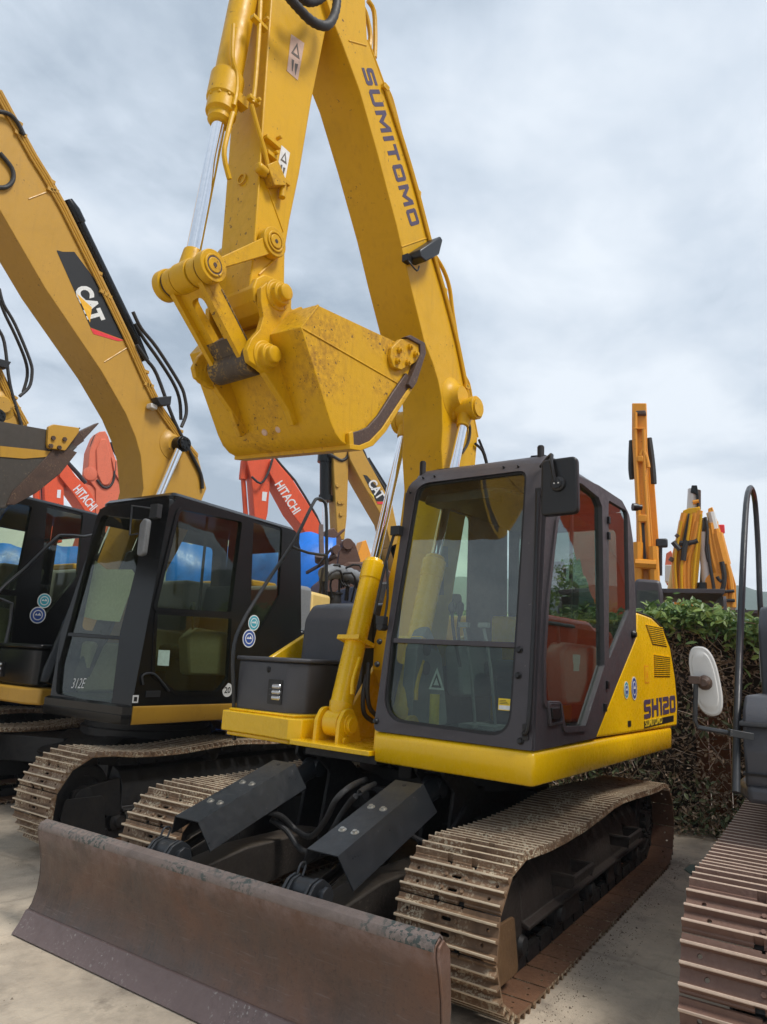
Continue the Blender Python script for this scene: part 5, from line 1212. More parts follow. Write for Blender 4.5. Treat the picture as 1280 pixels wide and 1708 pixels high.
    mb = MB(); shell = pr[2:]; ins = [tuple(p) for p in inset(pr, .025)][2:]; mb.prism(shell + ins[::-1], -.5, .5); bk2 = P(mb, 'bucket', BKT, .005)
    for s in (-1, 1):
        mb = MB(); mb.prism(inset(pr, .012), s * .478, s * .499); P(mb, 'side_plate', BKT, .003, bk2)
    E1 = [(2.117,2.955),(1.927,2.991),(1.731,3.061),(1.632,3.125),(1.841,3.093),(2.131,3.041)]; mb = MB(); mb.prism(E1, .49, .506); P(mb, 'paint_band', YC, 0, bk2)
    E2 = [(1.612,3.169),(1.671,3.195),(1.775,3.006),(1.979,2.7),(2.009,2.584),(1.943,2.598),(1.784,2.734),(1.604,2.945),(1.482,3.168),(1.547,3.22)]; mb = MB(); mb.prism(E2[1:-1], .485, .512); P(mb, 'cutting_edge', WE, .003, bk2)
    E3 = [(1.769,3.164),(1.782,3.309),(1.744,3.342),(1.505,3.385),(1.509,3.339),(1.604,3.147),(1.753,3.126)]; mb = MB(); mb.prism(rnd(E3, .02, 3), .50, .535); P(mb, 'side_cutter', YC, .004, bk2)
    for px in [(1.731,3.222),(1.63,3.241),(1.741,3.149),(1.666,3.155)]: mb = MB(); mb.cyl((px[0], .535, px[1]), (px[0], .55, px[1]), .02, seg=6); P(mb, 'bolt', WE, 0, bk2)
    TT = [(1.295,3.505),(1.429,3.277),(1.52,3.305),(1.475,3.386),(1.571,3.159)]
    for y in (-.44, -.15, .15, .44):
        mb = MB(); tipp = Vector((TT[0][0], y, TT[0][1])); base = Vector(((TT[1][0] + TT[3][0]) / 2, y, (TT[1][1] + TT[3][1]) / 2)); d = (tipp - base).normalized()
        b0 = base - d * .10; mb.bar(b0 - d * .1, base, .10, .09, (0, 1, 0))
        A_ = [(-.045, -.04), (.045, -.04), (.045, .04), (-.045, .04)]; nv = d.cross(Vector((0, 1, 0))); vs = [mb.v(base + Vector((0, q[0], 0)) + nv * q[1]) for q in A_]; vt = [mb.v(tipp + Vector((0, q[0] * .7, 0)) + nv * q[1] * .12) for q in A_]
        mb._f(vs)
        mb._f(vt[::-1])
        for k in range(4): mb._f([vs[k], vs[(k + 1) % 4], vt[(k + 1) % 4], vt[k]])
        P(mb, 'tooth', WE, .003, bk2)
    return m
m2 = black_cab_machine()
m3 = dup_tree(m2); m3['label'] = 'larger ochre excavator with black cab at the left edge, behind the raised dark bucket'
m3.location = (.48, -6.4, 0); m3.scale = (1.1, 1.1, 1.1)
for c in list(m3.children):
    if c.name.split('.')[0] in ('boom', 'arm', 'arm_cylinder', 'bucket', 'bucket_cylinder', 'side_link'): c.location.z += .27
    if c.name.split('.')[0] == 'boom': th = -.3; c.rotation_euler = (0, th, 0); c.location = (.08 - (.18 * math.cos(th) + 3.6 * math.sin(th)), 0, 3.6 - (-.18 * math.sin(th) + 3.6 * math.cos(th)) + .38)
    if c.name.split('.')[0] == 'boom_cylinder': c.location.z += .22
for c in list(m3.children_recursive):
    if c.name.split('.')[0] in ('paper_sheet', 'chalk_number'): bpy.data.objects.remove(c)

# ================================================================== the machine at the right edge
m4 = thing('excavator', 'orange-red excavator at the right edge, with grey toolbox, tall handrail and white-backed mirror', 'excavator', (0, 3.30, 0), 0, group='excavators parked side by side in the row')
PATH4 = track_path(1.76, -1.95, .375, .026, [(1.5, .765), (1.0, .775), (.4, .79), (.0, .81), (-.6, .79), (-1.3, .775)])
for sgn in (1, -1):
    crawler(m4, sgn * 1.0, SHOE4, PATH4, .19, UC)
    track_frame(m4, sgn, .84, 1.14, 1.76, -1.95, .40, UC, UC, rc=.375, roll=6)
def p4_(mb, name, mat=None, bevel=0.0, par=None): return mb.build(name, mat, par or m4, bevel=bevel)
mb = MB(); mb.prism([(-.9, .42), (.9, .42), (.9, .7), (-.9, .7)], -.8, .8); mb.cyl((0, 0, .7), (0, 0, .98), .65, seg=40); p4_(mb, 'carbody', UC, .02)
mb = MB(); mb.prism([(1.22, -1.16), (1.22, 1.25), (-1.8, 1.25), (-2.2, .5), (-2.2, -.5), (-1.8, -1.2), (1.0, -1.22)], .98, 1.05, fz); p4_(mb, 'deck_frame', DG, .02)
Y4 = -1.17
mb = MB(); mb.prism(rnd([(1.20, 1.03), (1.21, 1.20), (1.17, 1.37), (1.05, 1.44), (.45, 1.44), (.45, 1.03)], [.05, .1, .12, .1, .05, .02], 5), Y4, -.55); tb4 = p4_(mb, 'toolbox', DG, .03)
mb = MB(); mb.prism(rnd([(1.235, 1.305), (1.225, 1.325), (.43, 1.345), (.43, 1.32)], .008), Y4 - .008, -.54); mb.prism([(1.215, 1.095), (1.218, 1.105), (.44, 1.115), (.44, 1.105)], Y4 - .006, -.54); p4_(mb, 'lid_seam', RB, 0, tb4)
mb = MB(); mb.box((.75, Y4 - .01, 1.06), (.10, .03, .07)); p4_(mb, 'latch', SG, .004, tb4)
mb = MB(); mb.prism(rnd([(.44, 1.03), (.44, 1.78), (.25, 1.93), (-.4, 1.96), (-.4, 1.03)], [.02, .15, .15, .05, .02], 5), Y4 + .02, -.4); tk4 = p4_(mb, 'tank_cover', DG, .03)
SGN = [(0.459,2.145,1.57),(-0.113,2.145,1.568),(-0.041,2.145,1.471),(0.512,2.145,1.487)]
mb = MB(); x0 = .42; quad(mb, WH, (x0 - .02, Y4 + .018, 1.50), (-1, 0, 0), (0, 0, 1), .30, .17, -.002); mb.use(BP).plate([(0, 0), (.27, 0), (.27, .14), (0, .14)], [[(.008, .008), (.262, .008), (.262, .132), (.008, .132)]], 0, .002, lambda a, b, e: (x0 - .035 - a, Y4 + .014 - e, 1.515 + b))
lettering(mb, BP, 'e', (x0 - .09, Y4 + .013, 1.53), (-1, 0, 0), (0, 0, -1), .05, -.05, 0, 0, .001) if False else None
for (a, b, w_, h_) in ((.02, .085, .006, .04), (.02, .12, .045, .005), (.02, .10, .045, .005), (.06, .085, .006, .04), (.035, .085, .022, .005), (.08, .11, .05, .005), (.102, .10, .006, .03), (.085, .085, .02, .006), (.108, .085, .022, .006), (.05, .03, .04, .006), (.05, .045, .04, .006), (.045, .03, .006, .022), (.085, .04, .006, .012)):
    mb.box((x0 - .035 - a - w_ / 2, Y4 + .013, 1.515 + b + h_ / 2), (w_, .002, h_))
p4_(mb, 'white_sign_plate', None, 0, tk4)
R4 = [(1.28,1.025),(1.158,1.25),(0.968,1.52),(0.666,1.899),(0.372,2.275),(0.096,2.579),(-0.11,2.72),(-0.321,2.781),(-0.511,2.718),(-0.5,2.375),(-0.391,2.014),(-0.52,1.904),(-1.312,1.893)]
mb = MB(); mb.tube([(x, 2.1 - 3.30, z) for x, z in R4], .0175, 12, 3); p4_(mb, 'handrail', GB)
MY = [(1.3,1.998,1.499),(1.3,1.949,1.605),(1.3,2.057,1.463),(1.3,1.995,1.648),(1.3,2.009,1.354),(1.3,1.967,1.484),(1.3,1.956,1.291),(1.3,2.134,1.267)]
def oval(cy, cz, ry, rz, n=36, p=2.7):
    out = []
    for i in range(n):
        a = 2 * PI * i / n; c_, s_ = math.cos(a), math.sin(a); out.append((cy + ry * abs(c_) ** (2 / p) * (1 if c_ > 0 else -1), cz + rz * abs(s_) ** (2 / p) * (1 if s_ > 0 else -1)))
    return out
c = Vector(MY[0]); mb = MB(); prev = None; ry, rz = .062, .155
for e, k in ((1.262, .92), (1.268, 1.0), (1.285, 1.0), (1.292, .95), (1.293, .80), (1.300, .74), (1.302, .60)):
    ring = [mb.v((e + .10 * (y_ - c.y) * 1.5, y_ - 3.30 - (z_ - c.z) * .14 * -1 * -1, z_)) for y_, z_ in oval(c.y, c.z, ry * k, rz * (k if k > .9 else k + .06))]
    if prev:
        for q in range(len(ring)): j = (q + 1) % len(ring); mb._f([prev[q], prev[j], ring[j], ring[q]])
    else: mb._f(ring[::-1])
    prev = ring
mb._f(prev); mr4 = p4_(mb, 'mirror', MW)
mb = MB(); mb.lathe((1.30, c.y - 3.30, c.z - .01), (1, 0, 0), [(0, .035), (.02, .03), (.03, .018), (.05, .018)], 14); mb.box((1.34, c.y - 3.30 - .035, c.z), (.04, .05, .035)); p4_(mb, 'mirror_clamp', WE, .003, mr4)
s1, s2, s3 = Vector(MY[5]), Vector(MY[6]), Vector(MY[7])
mb = MB(); mb.tube([(1.345, s1.y - 3.3, s1.z), (1.345, s2.y - 3.3 , s2.z + .03), (1.335, s2.y - 3.3 + .01, s2.z), (1.27, s3.y - 3.3 + .03, s3.z)], .011, 10, 0); mb.bar((1.30, s3.y - 3.3 - .05, s3.z + .012), (1.26, s3.y - 3.3 + .04, s3.z), .05, .03); p4_(mb, 'mirror_bracket', GB, .002, mr4)
# body, seen in the reflections of the front machine's door
mb = MB(); mb.prism(rnd([(-.42, 1.05), (-.42, 1.88), (-.7, 1.97), (-1.7, 1.97), (-2.1, 1.85), (-2.2, 1.6), (-2.2, 1.05)], .08, 4), -1.19, 1.2); p4_(mb, 'engine_body', OD, .04)
mb = MB(); mb.prism([(-1.7, 1.19)] + [(-2.75 * math.cos(R(a)) , 2.75 * math.sin(R(a)) * .95) for a in range(26, -27, -4)] + [(-1.7, -1.19)], 1.0, 1.93, fz); p4_(mb, 'counterweight', OD, .08)
mb = MB(); quad(mb, WH, (-1.30, -1.192, 1.50), (-1, 0, 0), (0, 0, 1), .16, .15, -.003); p4_(mb, 'label_plate', None)
mb = MB(); mb.prism(rnd([(1.2, 1.06), (1.05, 2.8), (-.5, 2.85), (-.6, 1.06)], .08), .25, 1.25); p4_(mb, 'cab', CG, .03)
mb = MB(); mb.prism([(.3, 1.3), (.55, 2.6), (1.3, 4.1), (2.4, 5.2), (2.2, 5.5), (.9, 4.5), (-.1, 2.9), (-.2, 1.4)], -.2, .2); p4_(mb, 'boom', OR, .01)
mb = MB(); mb.prism([(2.2, 5.7), (2.9, 5.3), (3.0, 3.2), (2.8, 3.1), (2.4, 4.8)], -.14, .14); p4_(mb, 'arm', OR, .01)

# ================================================================== machines in the next row, behind
fyz = lambda u, w, e: (e, u, w)
def simple_base(m, col, cabcol, wide=1.25, top=1.9, cabside=1):
    mb = MB()
    for s in (-1, 1):
        mb.prism(rnd([(1.9, .1), (1.95, .5), (1.6, .85), (-1.8, .85), (-2.1, .5), (-2.0, .1), (1.6, .0), (-1.7, .0)][:6] + [(-1.7, .0), (1.6, .0)], .12), s * .75, s * 1.3)
    mb.build('crawler_track', TS2, m, bevel=.02)
    mb = MB(); mb.box((0, 0, .55), (1.6, 1.5, .4)); mb.cyl((0, 0, .75), (0, 0, 1.0), .7, seg=32); mb.build('carbody', UC, m)
    mb = MB(); mb.prism(rnd([(1.2, 1.25), (-1.6, 1.25), (-2.2, .6), (-2.2, -.6), (-1.6, -1.25), (1.2, -1.25)], .1), 1.0, 1.15, fz); mb.prism([(.2, .25), (.2, 1.24), (-1.6, 1.2), (-1.6, -1.2), (.3, -1.2), (.3, -.3)][1:5] + [(.2, -1.2)], 1.15, top, fz); mb.build('house', col, m, bevel=.06)
    mb = MB(); mb.prism([(-1.5, 1.22)] + [(-2.4 * math.cos(R(a)), 2.4 * math.sin(R(a))) for a in range(30, -31, -6)] + [(-1.5, -1.22)], 1.0, top - .1, fz); mb.build('counterweight', col, m, bevel=.06)
    mb = MB(); o = rnd([(1.3, 1.15), (1.1, 2.75), (-.5, 2.9), (-.6, 1.15)], .1); h = [rnd([(1.1, 1.8), (1.0, 2.6), (.3, 2.65), (.3, 1.8)], .05), rnd([(.15, 1.8), (.15, 2.65), (-.4, 2.7), (-.45, 1.8)], .05)]
    y0, y1 = (.28, 1.24) if cabside > 0 else (-1.24, -.28)
    for y in (y0, y1): mb.plate(o, h, y - .02, y + .02, lambda a, b, e: (a, e, b))
    mb.box((.3, (y0 + y1) / 2, 2.83), (1.6, y1 - y0, .07)); mb.box((-.55, (y0 + y1) / 2, 1.9), (.05, y1 - y0, 1.6)); mb.box((1.22, (y0 + y1) / 2, 1.5), (.05, y1 - y0, .7)); c = mb.build('cab', cabcol, m, bevel=.01)
    mb = MB()
    for y in (y0, y1):
        for hh in h: mb.prism(hh, y - .005, y + .005)
    mb.build('window', GLD, c)

def beam(m, name, poly, y0, y1, mat, par=None, bevel=.015, fn=None):
    mb = MB(); mb.prism(poly, y0, y1, fn); return mb.build(name, mat, par or m, bevel=bevel)
def pipe(m, name, pts, r, mat, sm=3): return MB().tube(pts, r, 8, sm).build(name, mat, m)

G2 = 'excavators standing in the row behind'
# orange-red machine, centre background
h2 = thing('excavator', 'orange-red excavator whose boom with white lettering rises behind the black cab roof', 'excavator', (-10.1, -7.5, 0), R(-30), G2)
simple_base(h2, OR, CG)
HB2 = [(3.26,6.147),(3.161,6.241),(2.94,6.003),(2.636,5.715),(2.273,5.311),(1.919,4.855),(1.589,4.302),(2.065,4.246),(2.365,4.674),(2.636,4.939),(2.951,5.391),(3.265,5.856)]
bo = beam(h2, 'boom', HB2 , -.3, .3, OR)
beam(h2, 'boom_foot', [HB2[6], (.6, 1.3), (-.2, 1.3), HB2[5]], -.28, .28, OR)
TX = [(2.973,5.661),(2.421,4.984)]; a, b = Vector(TX[0]), Vector(TX[1]); un = Vector(((b - a).x, 0, (b - a).y)).normalized(); vn = Vector((un.z, 0, -un.x)); vn = -vn if vn.x > 0 else vn
mb = MB(); lettering(mb, WH, 'HITACHI', Vector((a.x, .304, a.y)) - vn * .17, un, vn, (b - a).length, .24, .02, 0, .003); mb.build('boom_lettering', None, bo, ang=0)
HA = [(3.837,6.125),(3.826,6.492),(3.346,6.551),(3.224,6.203),(3.193,5.84),(3.183,4.846),(3.29,4.183),(3.436,4.165),(3.531,4.887),(3.656,5.613)]
ar = beam(h2, 'arm', HA, -.22, .22, OR)
q = [(3.363,5.358),(3.243,5.362),(3.253,5.135),(3.359,5.134)]; beam(h2, 'label', q, .22, .226, WH, ar, 0)
q = [(3.802,6.092),(3.805,5.635),(3.662,4.906),(3.566,4.179)]; pipe(h2, 'bucket_cylinder', [(q[0][0], 0, q[0][1]), (q[1][0], 0, q[1][1])], .11, OR, 1); pipe(h2, 'bucket_cylinder_rod', [(q[1][0], 0, q[1][1]), (q[3][0], 0, q[3][1])], .06, OR, 1)
q = [(3.697,0.35,5.653),(3.463,0.35,5.526),(3.306,0.35,5.793),(3.218,0.35,6.188)]; pipe(h2, 'hydraulic_hose', q, .03, RBH)
for k, y in enumerate((.2, .05)):
    q = [(3.115,0.2,6.273),(2.879,0.2,6.051),(2.625,0.2,5.831),(2.506,0.2,5.726),(2.207,0.2,5.355),(1.868,0.2,4.909),(1.7,0.2,4.608)]; pipe(h2, 'hydraulic_pipe', [(x + .05 * (k + 1), y, z + .05 * (k + 1)) for x, _, z in q], .03, OR if k else RBH, 1)
mb = MB(); q = [(2.748,5.795),(2.624,5.815),(2.583,5.698),(2.708,5.678)]; mb.prism(q, .0, .2); mb.build('pipe_clamp', OR, h2)
# ochre machine with black plate, centre background
hc = thing('excavator', 'distant ochre excavator with black logo plate on its boom, seen beneath the raised yellow bucket', 'excavator', (-8, -5.2, 0), R(-32), G2)
simple_base(hc, YC, BK_)
CB = [(1.758,5.846),(1.563,6.041),(1.501,5.945),(1.332,5.68),(1.042,5.274),(0.688,4.769),(0.463,3.972),(0.684,3.857),(0.852,4.38),(1.441,5.173),(1.729,5.613),(1.765,5.739)]
bo = beam(hc, 'boom', CB, -.28, .28, YC); beam(hc, 'boom_foot', [CB[6], (.3, 1.3), (-.3, 1.3), CB[7]], -.26, .26, YC)
q = [(1.409,5.323),(1.325,5.322),(0.882,4.94),(0.89,4.82),(1.072,4.795)]; mb = MB(); mb.use(BP).prism(q, .281, .286)
q = [(1.071,4.782),(0.889,4.807),(0.901,4.753),(1.04,4.734)]; mb.use(REDP).prism(q, .281, .287)
TX = [(1.288,5.17),(1.017,4.829)]; a, b = Vector(TX[0]), Vector(TX[1]); un = Vector(((b - a).x, 0, (b - a).y)).normalized(); vn = Vector((un.z, 0, -un.x)); vn = -vn if vn.x > 0 else vn
lettering(mb, WH, 'CAT', Vector((a.x, .288, a.y)) - vn * .03, un, vn, (b - a).length, .22, .03, 0, .003)
q = [(1.234,4.955),(1.148,4.915),(1.13,4.839)]; mb.use(YEP).prism(q, .29, .293); mb.build('logo_plate', None, bo, ang=0)
CA = [(2.103,5.979),(1.724,6.047),(1.731,5.712),(1.71,5.175),(1.687,4.389),(1.709,3.903),(1.868,3.885),(1.928,4.383),(2.049,5.383)]
ar = beam(hc, 'arm', CA, -.2, .2, YC)
for q in [(1.944,5.022),(1.88,4.67),(1.814,4.68),(1.824,4.422)]: mb = MB(); mb.lathe((q[0], .2, q[1]), (0, 1, 0), [(0, .05), (.03, .04)], 10); mb.build('bolt', YC, ar)
q = [(2.198,0.0,5.883),(2.115,0.0,4.701),(2.14,0.0,4.671),(2.101,0.0,3.935)]; mb = MB(); mb.cyl(q[0], q[1], .12); mb.cyl(Vector(q[1]) + Vector((0, 0, .12)), q[1], .15); mb.cyl(Vector(q[0]) - Vector((0, 0, .1)), Vector(q[0]) - Vector((0, 0, .35)), .15); bc = mb.build('bucket_cylinder', BK_, hc)
mb = MB(); mb.cyl(q[1], q[3], .05); mb.build('rod', CH, bc)
for pts in [[(2.177,0.2,5.675),(2.052,0.2,5.631),(1.886,0.2,5.58),(1.756,0.2,5.681),(1.739,0.2,5.844)],[(1.497,0.2,5.967),(1.376,0.2,5.826),(1.31,0.2,5.65)],[(1.302,0.1,5.783),(1.116,0.1,5.517),(0.84,0.1,5.183),(0.683,0.1,4.937)]]: pipe(hc, 'hydraulic_hose', pts, .035, RBH)
q = [(1.244,0.0,5.764),(0.671,0.0,5.053)]; pipe(hc, 'arm_cylinder', q, .09, BK_, 1)
SCq = [(2.117,4.09),(2.009,4.041),(1.924,3.952),(1.979,3.796),(2.061,3.663),(2.138,3.839)]
mb = MB(); mb.prism([(2.151,4.024),(2.013,4.103),(1.844,3.936),(1.775,3.695),(1.915,3.432),(2.117,3.534)], -.35, .35); mb.prism([(2.05,3.875),(1.827,4.076),(1.763,4.122),(1.772,4.058),(1.994,3.819)], .3, .36); mb.build('rusty_linkage', SC, hc, bevel=.03)
# two orange machines, left background
h1 = thing('excavator', 'orange-red excavator with vertical arm and white boom lettering, just right of the dark bucket', 'excavator', (-5.8, -14.4, 0), R(-12), G2)
simple_base(h1, OR, CG)
q = [(0.824,6.05),(0.696,6.227),(0.333,5.867),(0.017,5.654),(-0.254,5.327),(-0.3,4.757),(-0.085,4.915),(0.399,5.442),(0.754,5.773)]; bo = beam(h1, 'boom', q, -.3, .3, OR); beam(h1, 'boom_foot', [q[4], (.5, 1.3), (-.3, 1.3), q[5]], -.28, .28, OR)
TX = [(0.308,5.576),(0.002,5.31)]; a, b = Vector(TX[0]), Vector(TX[1]); un = Vector(((b - a).x, 0, (b - a).y)).normalized(); vn = Vector((un.z, 0, -un.x)); vn = -vn if vn.x > 0 else vn
mb = MB(); lettering(mb, WH, 'HITACHI', Vector((a.x, .304, a.y)) - vn * .12, un, vn, (b - a).length * 1.8, .26, .02, 0, .003); mb.build('boom_lettering', None, bo, ang=0)
q = [(1.096,5.629),(0.909,5.994),(0.757,5.997),(0.623,5.814),(0.5,4.946),(0.423,4.081),(0.804,4.022),(0.955,4.861)]; ar = beam(h1, 'arm', q, -.22, .22, OR)
q = [(0.737,5.432),(0.648,5.451),(0.632,5.227),(0.723,5.225)]; beam(h1, 'label', q, .22, .226, WH, ar, 0)
q = [(1.207,0.0,5.477),(1.11,0.0,5.017),(1.085,0.0,5.664),(0.891,0.0,4.739),(0.6,0.0,6.336),(0.207,0.0,6.026),(-0.033,0.0,5.809)]; pipe(h1, 'bucket_cylinder', q[:2], .09, OR, 1); pipe(h1, 'hydraulic_hose', q[2:4], .04, RBH, 1); pipe(h1, 'arm_cylinder', q[4:], .06, GB, 1)
h1b = thing('excavator', 'faded orange excavator with rounded arm top, behind the middle black cab', 'excavator', (-7.8, -15.5, 0), R(-15), G2)
simple_base(h1b, OP, CG)
q = [(1.215,7.089),(1.106,7.579),(1.021,7.732),(0.851,7.796),(0.743,7.654),(0.615,7.366),(0.419,6.979),(0.308,6.405),(0.103,6.224),(-0.102,4.637),(0.696,4.516),(0.896,6.007),(1.176,6.294),(1.193,6.672)]; ar = beam(h1b, 'arm', q, -.25, .25, OP)
q = [(1.051,7.165),(0.958,7.524),(0.803,7.563),(0.585,6.997),(0.459,6.447),(0.547,6.17),(0.737,6.131),(0.938,6.454)]; beam(h1b, 'side_panel', rnd(q, .15), .24, .30, OP, ar, .03)
q = [(1.059,0.1,7.624),(1.134,0.1,7.268),(1.108,0.1,6.811),(1.132,0.1,6.346)]; pipe(h1b, 'hydraulic_pipe', q, .05, WE, 3)
q = [(1.038,0.0,6.291),(0.903,0.0,5.678)]; pipe(h1b, 'link_rod', q, .12, OP, 1)
mb = MB(); q2 = [(0.904,0.27,6.275),(0.705,0.27,6.098),(0.532,0.27,6.133),(0.421,0.27,6.378),(0.439,0.27,6.934)]; mb.tube(q2, .035, 8, 4); mb.build('hydraulic_hose', RBH, ar)
q = [(0.591,7.042),(0.402,6.974),(0.077,6.728),(-0.194,6.503),(-0.563,5.821),(-0.562,5.072),(-0.255,5.577),(0.078,6.165),(0.42,6.559)]; beam(h1b, 'boom', q, -.3, .3, OP)
q = [(0.616,0.1,7.528),(0.267,0.1,7.1),(0.052,0.1,6.863)]; pipe(h1b, 'arm_cylinder', q, .07, GB, 1)
q = [(1.11,0.26,6.415)]; mb = MB(); mb.lathe(q[0], (0, 1, 0), [(-.1, .2), (.02, .2), (.03, .12)], 16); mb.build('pin_boss', OP, ar)
q = [(1.122,6.023),(0.828,6.028),(0.774,5.621),(1.022,5.538)]; 
mb = MB(); mb.prism([(1.446,6.156),(1.168,6.106),(0.851,6.063),(0.781,5.533),(1.002,5.135),(1.234,5.841)], -.2, .2); mb.build('bucket_link', OP, h1b, bevel=.03)

# right background: tall boom seen end-on, with its cab
ht = thing('excavator', 'orange-yellow excavator with a tall straight boom, over the hedge beside the grey cab', 'excavator', (-8, -.4, 0), R(12), G2)
simple_base(ht, OY, CG, cabside=-1 if False else 1)
q = [(-0.071,6.429),(0.184,6.406),(0.175,5.756),(0.171,4.912),(0.217,3.727),(0.206,3.055),(-0.075,3.053),(-0.055,4.197),(-0.072,5.166),(-0.088,5.775)]; bo = beam(ht, 'boom', q, -.22, .22, OY, fn=fyz)
q = [(0.174,5.852),(0.276,5.008),(0.32,3.775),(0.303,3.255),(0.15,3.255)]; beam(ht, 'boom_side', q, -.5, -.24, OY, fn=fyz)
for q in [[(-0.066,5.902),(0.141,5.886),(0.14,5.863),(-0.067,5.879)],[(-0.008,5.367),(0.095,5.36),(0.102,5.246),(-0.011,5.253)],[(-0.027,4.267),(0.125,4.262),(0.121,4.131),(-0.03,4.135)]]: beam(ht, 'boom_bracket', q, .20, .34, OY, fn=fyz)
q = [(0.03,4.133),(0.081,4.132),(0.092,3.482),(0.042,3.483)]; beam(ht, 'boom_stripe', q, .22, .235, GB, bo, 0, fn=fyz)
for q in [[(0.1,-0.096,5.731),(0.1,-0.114,5.441),(0.1,-0.121,5.152),(0.1,-0.104,4.991)],[(0.1,0.207,5.756),(0.1,0.239,5.419),(0.1,0.259,5.075),(0.1,0.263,4.882)]]: pipe(ht, 'hydraulic_hose', q, .05, RBH)
for q in [[(0.3,-0.015,6.207),(0.3,-0.027,5.376),(0.3,-0.006,4.256),(0.3,0.011,3.39)],[(0.3,0.12,5.87),(0.3,0.114,4.916),(0.3,0.152,3.496)],[(0.3,0.045,5.371),(0.3,0.089,5.482),(0.3,0.156,5.319),(0.3,0.181,5.137)]]: pipe(ht, 'hydraulic_pipe', q, .035, OY, 2)
for q in [[(0.3,-0.039,3.766),(0.3,-0.058,3.05)],[(0.3,0.207,3.687),(0.3,0.218,3.073)],[(0.35,-0.087,3.383),(0.35,0.256,3.36)]]: pipe(ht, 'boom_cylinder', q, .09, OY, 1)
q = [(-0.105,2.829),(-0.071,3.004),(0.31,2.976),(0.34,2.733),(0.33,2.432),(-0.125,2.421)]; mb = MB(); mb.prism(rnd(q, .08), .3, 1.3, fyz); mb.build('cab_roof', CG, ht, bevel=.05)
q = [(-0.05,2.805),(0.266,2.809),(0.263,2.427),(-0.06,2.42)]; beam(ht, 'window', q, 1.3, 1.31, GLD, None, 0, fn=fyz)
q = [(-0.006,6.247),(0.166,6.243),(0.174,6.151),(-0.008,6.167)]; beam(ht, 'boom_head', q, -.3, .3, WE, bo, .02, fn=fyz)
q = [(0.2,0.319,3.191),(0.2,0.335,3.67),(0.2,0.358,3.767)]; pipe(ht, 'lamp_post', q, .03, GB, 1); mb = MB(); mb.box(q[2], (.10, .20, .16)); mb.build('lamp', GB, ht, bevel=.03)
hg = thing('excavator', 'yellow excavator with folded boom and bright cylinder, over the hedge left of the leaning one', 'excavator', (-12, 0, 0), R(9), G2)
simple_base(hg, OY, CG)
q = [(-0.332,5.164),(-0.203,5.215),(0.025,5.233),(0.063,4.95),(0.037,4.644),(-0.059,3.847),(-0.171,2.956),(-0.565,3.004),(-0.589,4.074),(-0.526,4.408),(-0.44,4.658)]; bo = beam(hg, 'boom', q, -.3, .3, YO, fn=fyz)
q = [(-0.228,5.085),(-0.13,5.053),(-0.253,4.452),(-0.365,4.454)]; beam(hg, 'boom_panel', q, .30, .33, GB, bo, 0, fn=fyz)
for q in [[(0.4,-0.315,5.078),(0.4,-0.435,4.543),(0.4,-0.557,3.932),(0.4,-0.529,2.996)],[(0.4,-0.08,5.068),(0.4,-0.23,4.401),(0.4,-0.362,3.862),(0.4,-0.371,2.998)],[(0.4,0.02,5.119),(0.4,-0.129,4.467),(0.4,-0.274,3.929),(0.4,-0.286,2.999)],[(0.42,-0.039,4.869),(0.42,-0.172,4.329),(0.42,-0.397,3.9),(0.42,-0.456,2.995)]]: pipe(hg, 'hydraulic_pipe', q, .06, OY, 3)
for q in [[(0.5,-0.277,4.426),(0.5,-0.332,4.251),(0.5,-0.367,3.982)],[(0.5,-0.561,4.406),(0.5,-0.432,4.226)],[(0.45,-0.501,4.386),(0.45,-0.23,4.379),(0.45,-0.058,4.429)]]: pipe(hg, 'hydraulic_hose', q, .06, RBH)
q = [(0.0,-0.093,5.723),(0.0,-0.138,5.24),(0.0,-0.006,5.69),(0.0,-0.025,5.235)]; pipe(hg, 'arm_cylinder', q[:2], .12, MW, 1); pipe(hg, 'arm_cylinder', q[2:], .07, WE, 1)
q = [(-0.16,5.617),(-0.128,5.786),(-0.014,5.779),(0.012,5.522),(0.002,5.283),(-0.035,5.284),(-0.048,5.568)]; beam(hg, 'arm', q, -.15, .15, BK_, fn=fyz)
for q in [[(0.12,-0.119,5.383),(0.12,0.007,5.405)],[(0.12,-0.177,5.188),(0.12,0.025,5.235)]]: pipe(hg, 'arm_bracket', q, .05, OY, 1)
q = [(-0.166,3.3),(0.064,3.341),(0.204,3.276),(0.372,3.329),(0.367,2.991),(-0.193,2.957)]; beam(hg, 'engine_cover', q, -.6, .4, BK_, fn=fyz); q = [(0.3,-0.013,3.513),(0.3,-0.011,3.275)]; pipe(hg, 'exhaust_pipe', q, .10, BK_, 1)
hk = thing('excavator', 'yellow-orange excavator with boom leaning right, over the hedge next to the handrail', 'excavator', (-12.5, 1.9, 0), R(9), G2)
simple_base(hk, OY, CG)
FKB = [(-11.521,-1.765,5.228),(-11.535,-1.677,5.266),(-11.555,-1.552,4.787),(-11.596,-1.294,3.495),(-11.594,-1.307,2.994),(-11.562,-1.506,2.991),(-11.534,-1.683,4.062),(-11.521,-1.766,4.641)]
Mi = Matrix.Rotation(-R(9), 3, 'Z')
q = [(v_.y, v_.z) for v_ in (Mi @ Vector((p[0] , p[1], p[2])) for p in [(a - 0, b, c) for a, b, c in FKB])]
q = [(-1.763,5.228),(-1.674,5.266),(-1.548,4.787),(-1.286,3.495),(-1.3,2.994),(-1.501,2.991),(-1.68,4.062),(-1.764,4.641)]
bo = beam(hk, 'boom', q, -.3, .3, OY, fn=fyz)
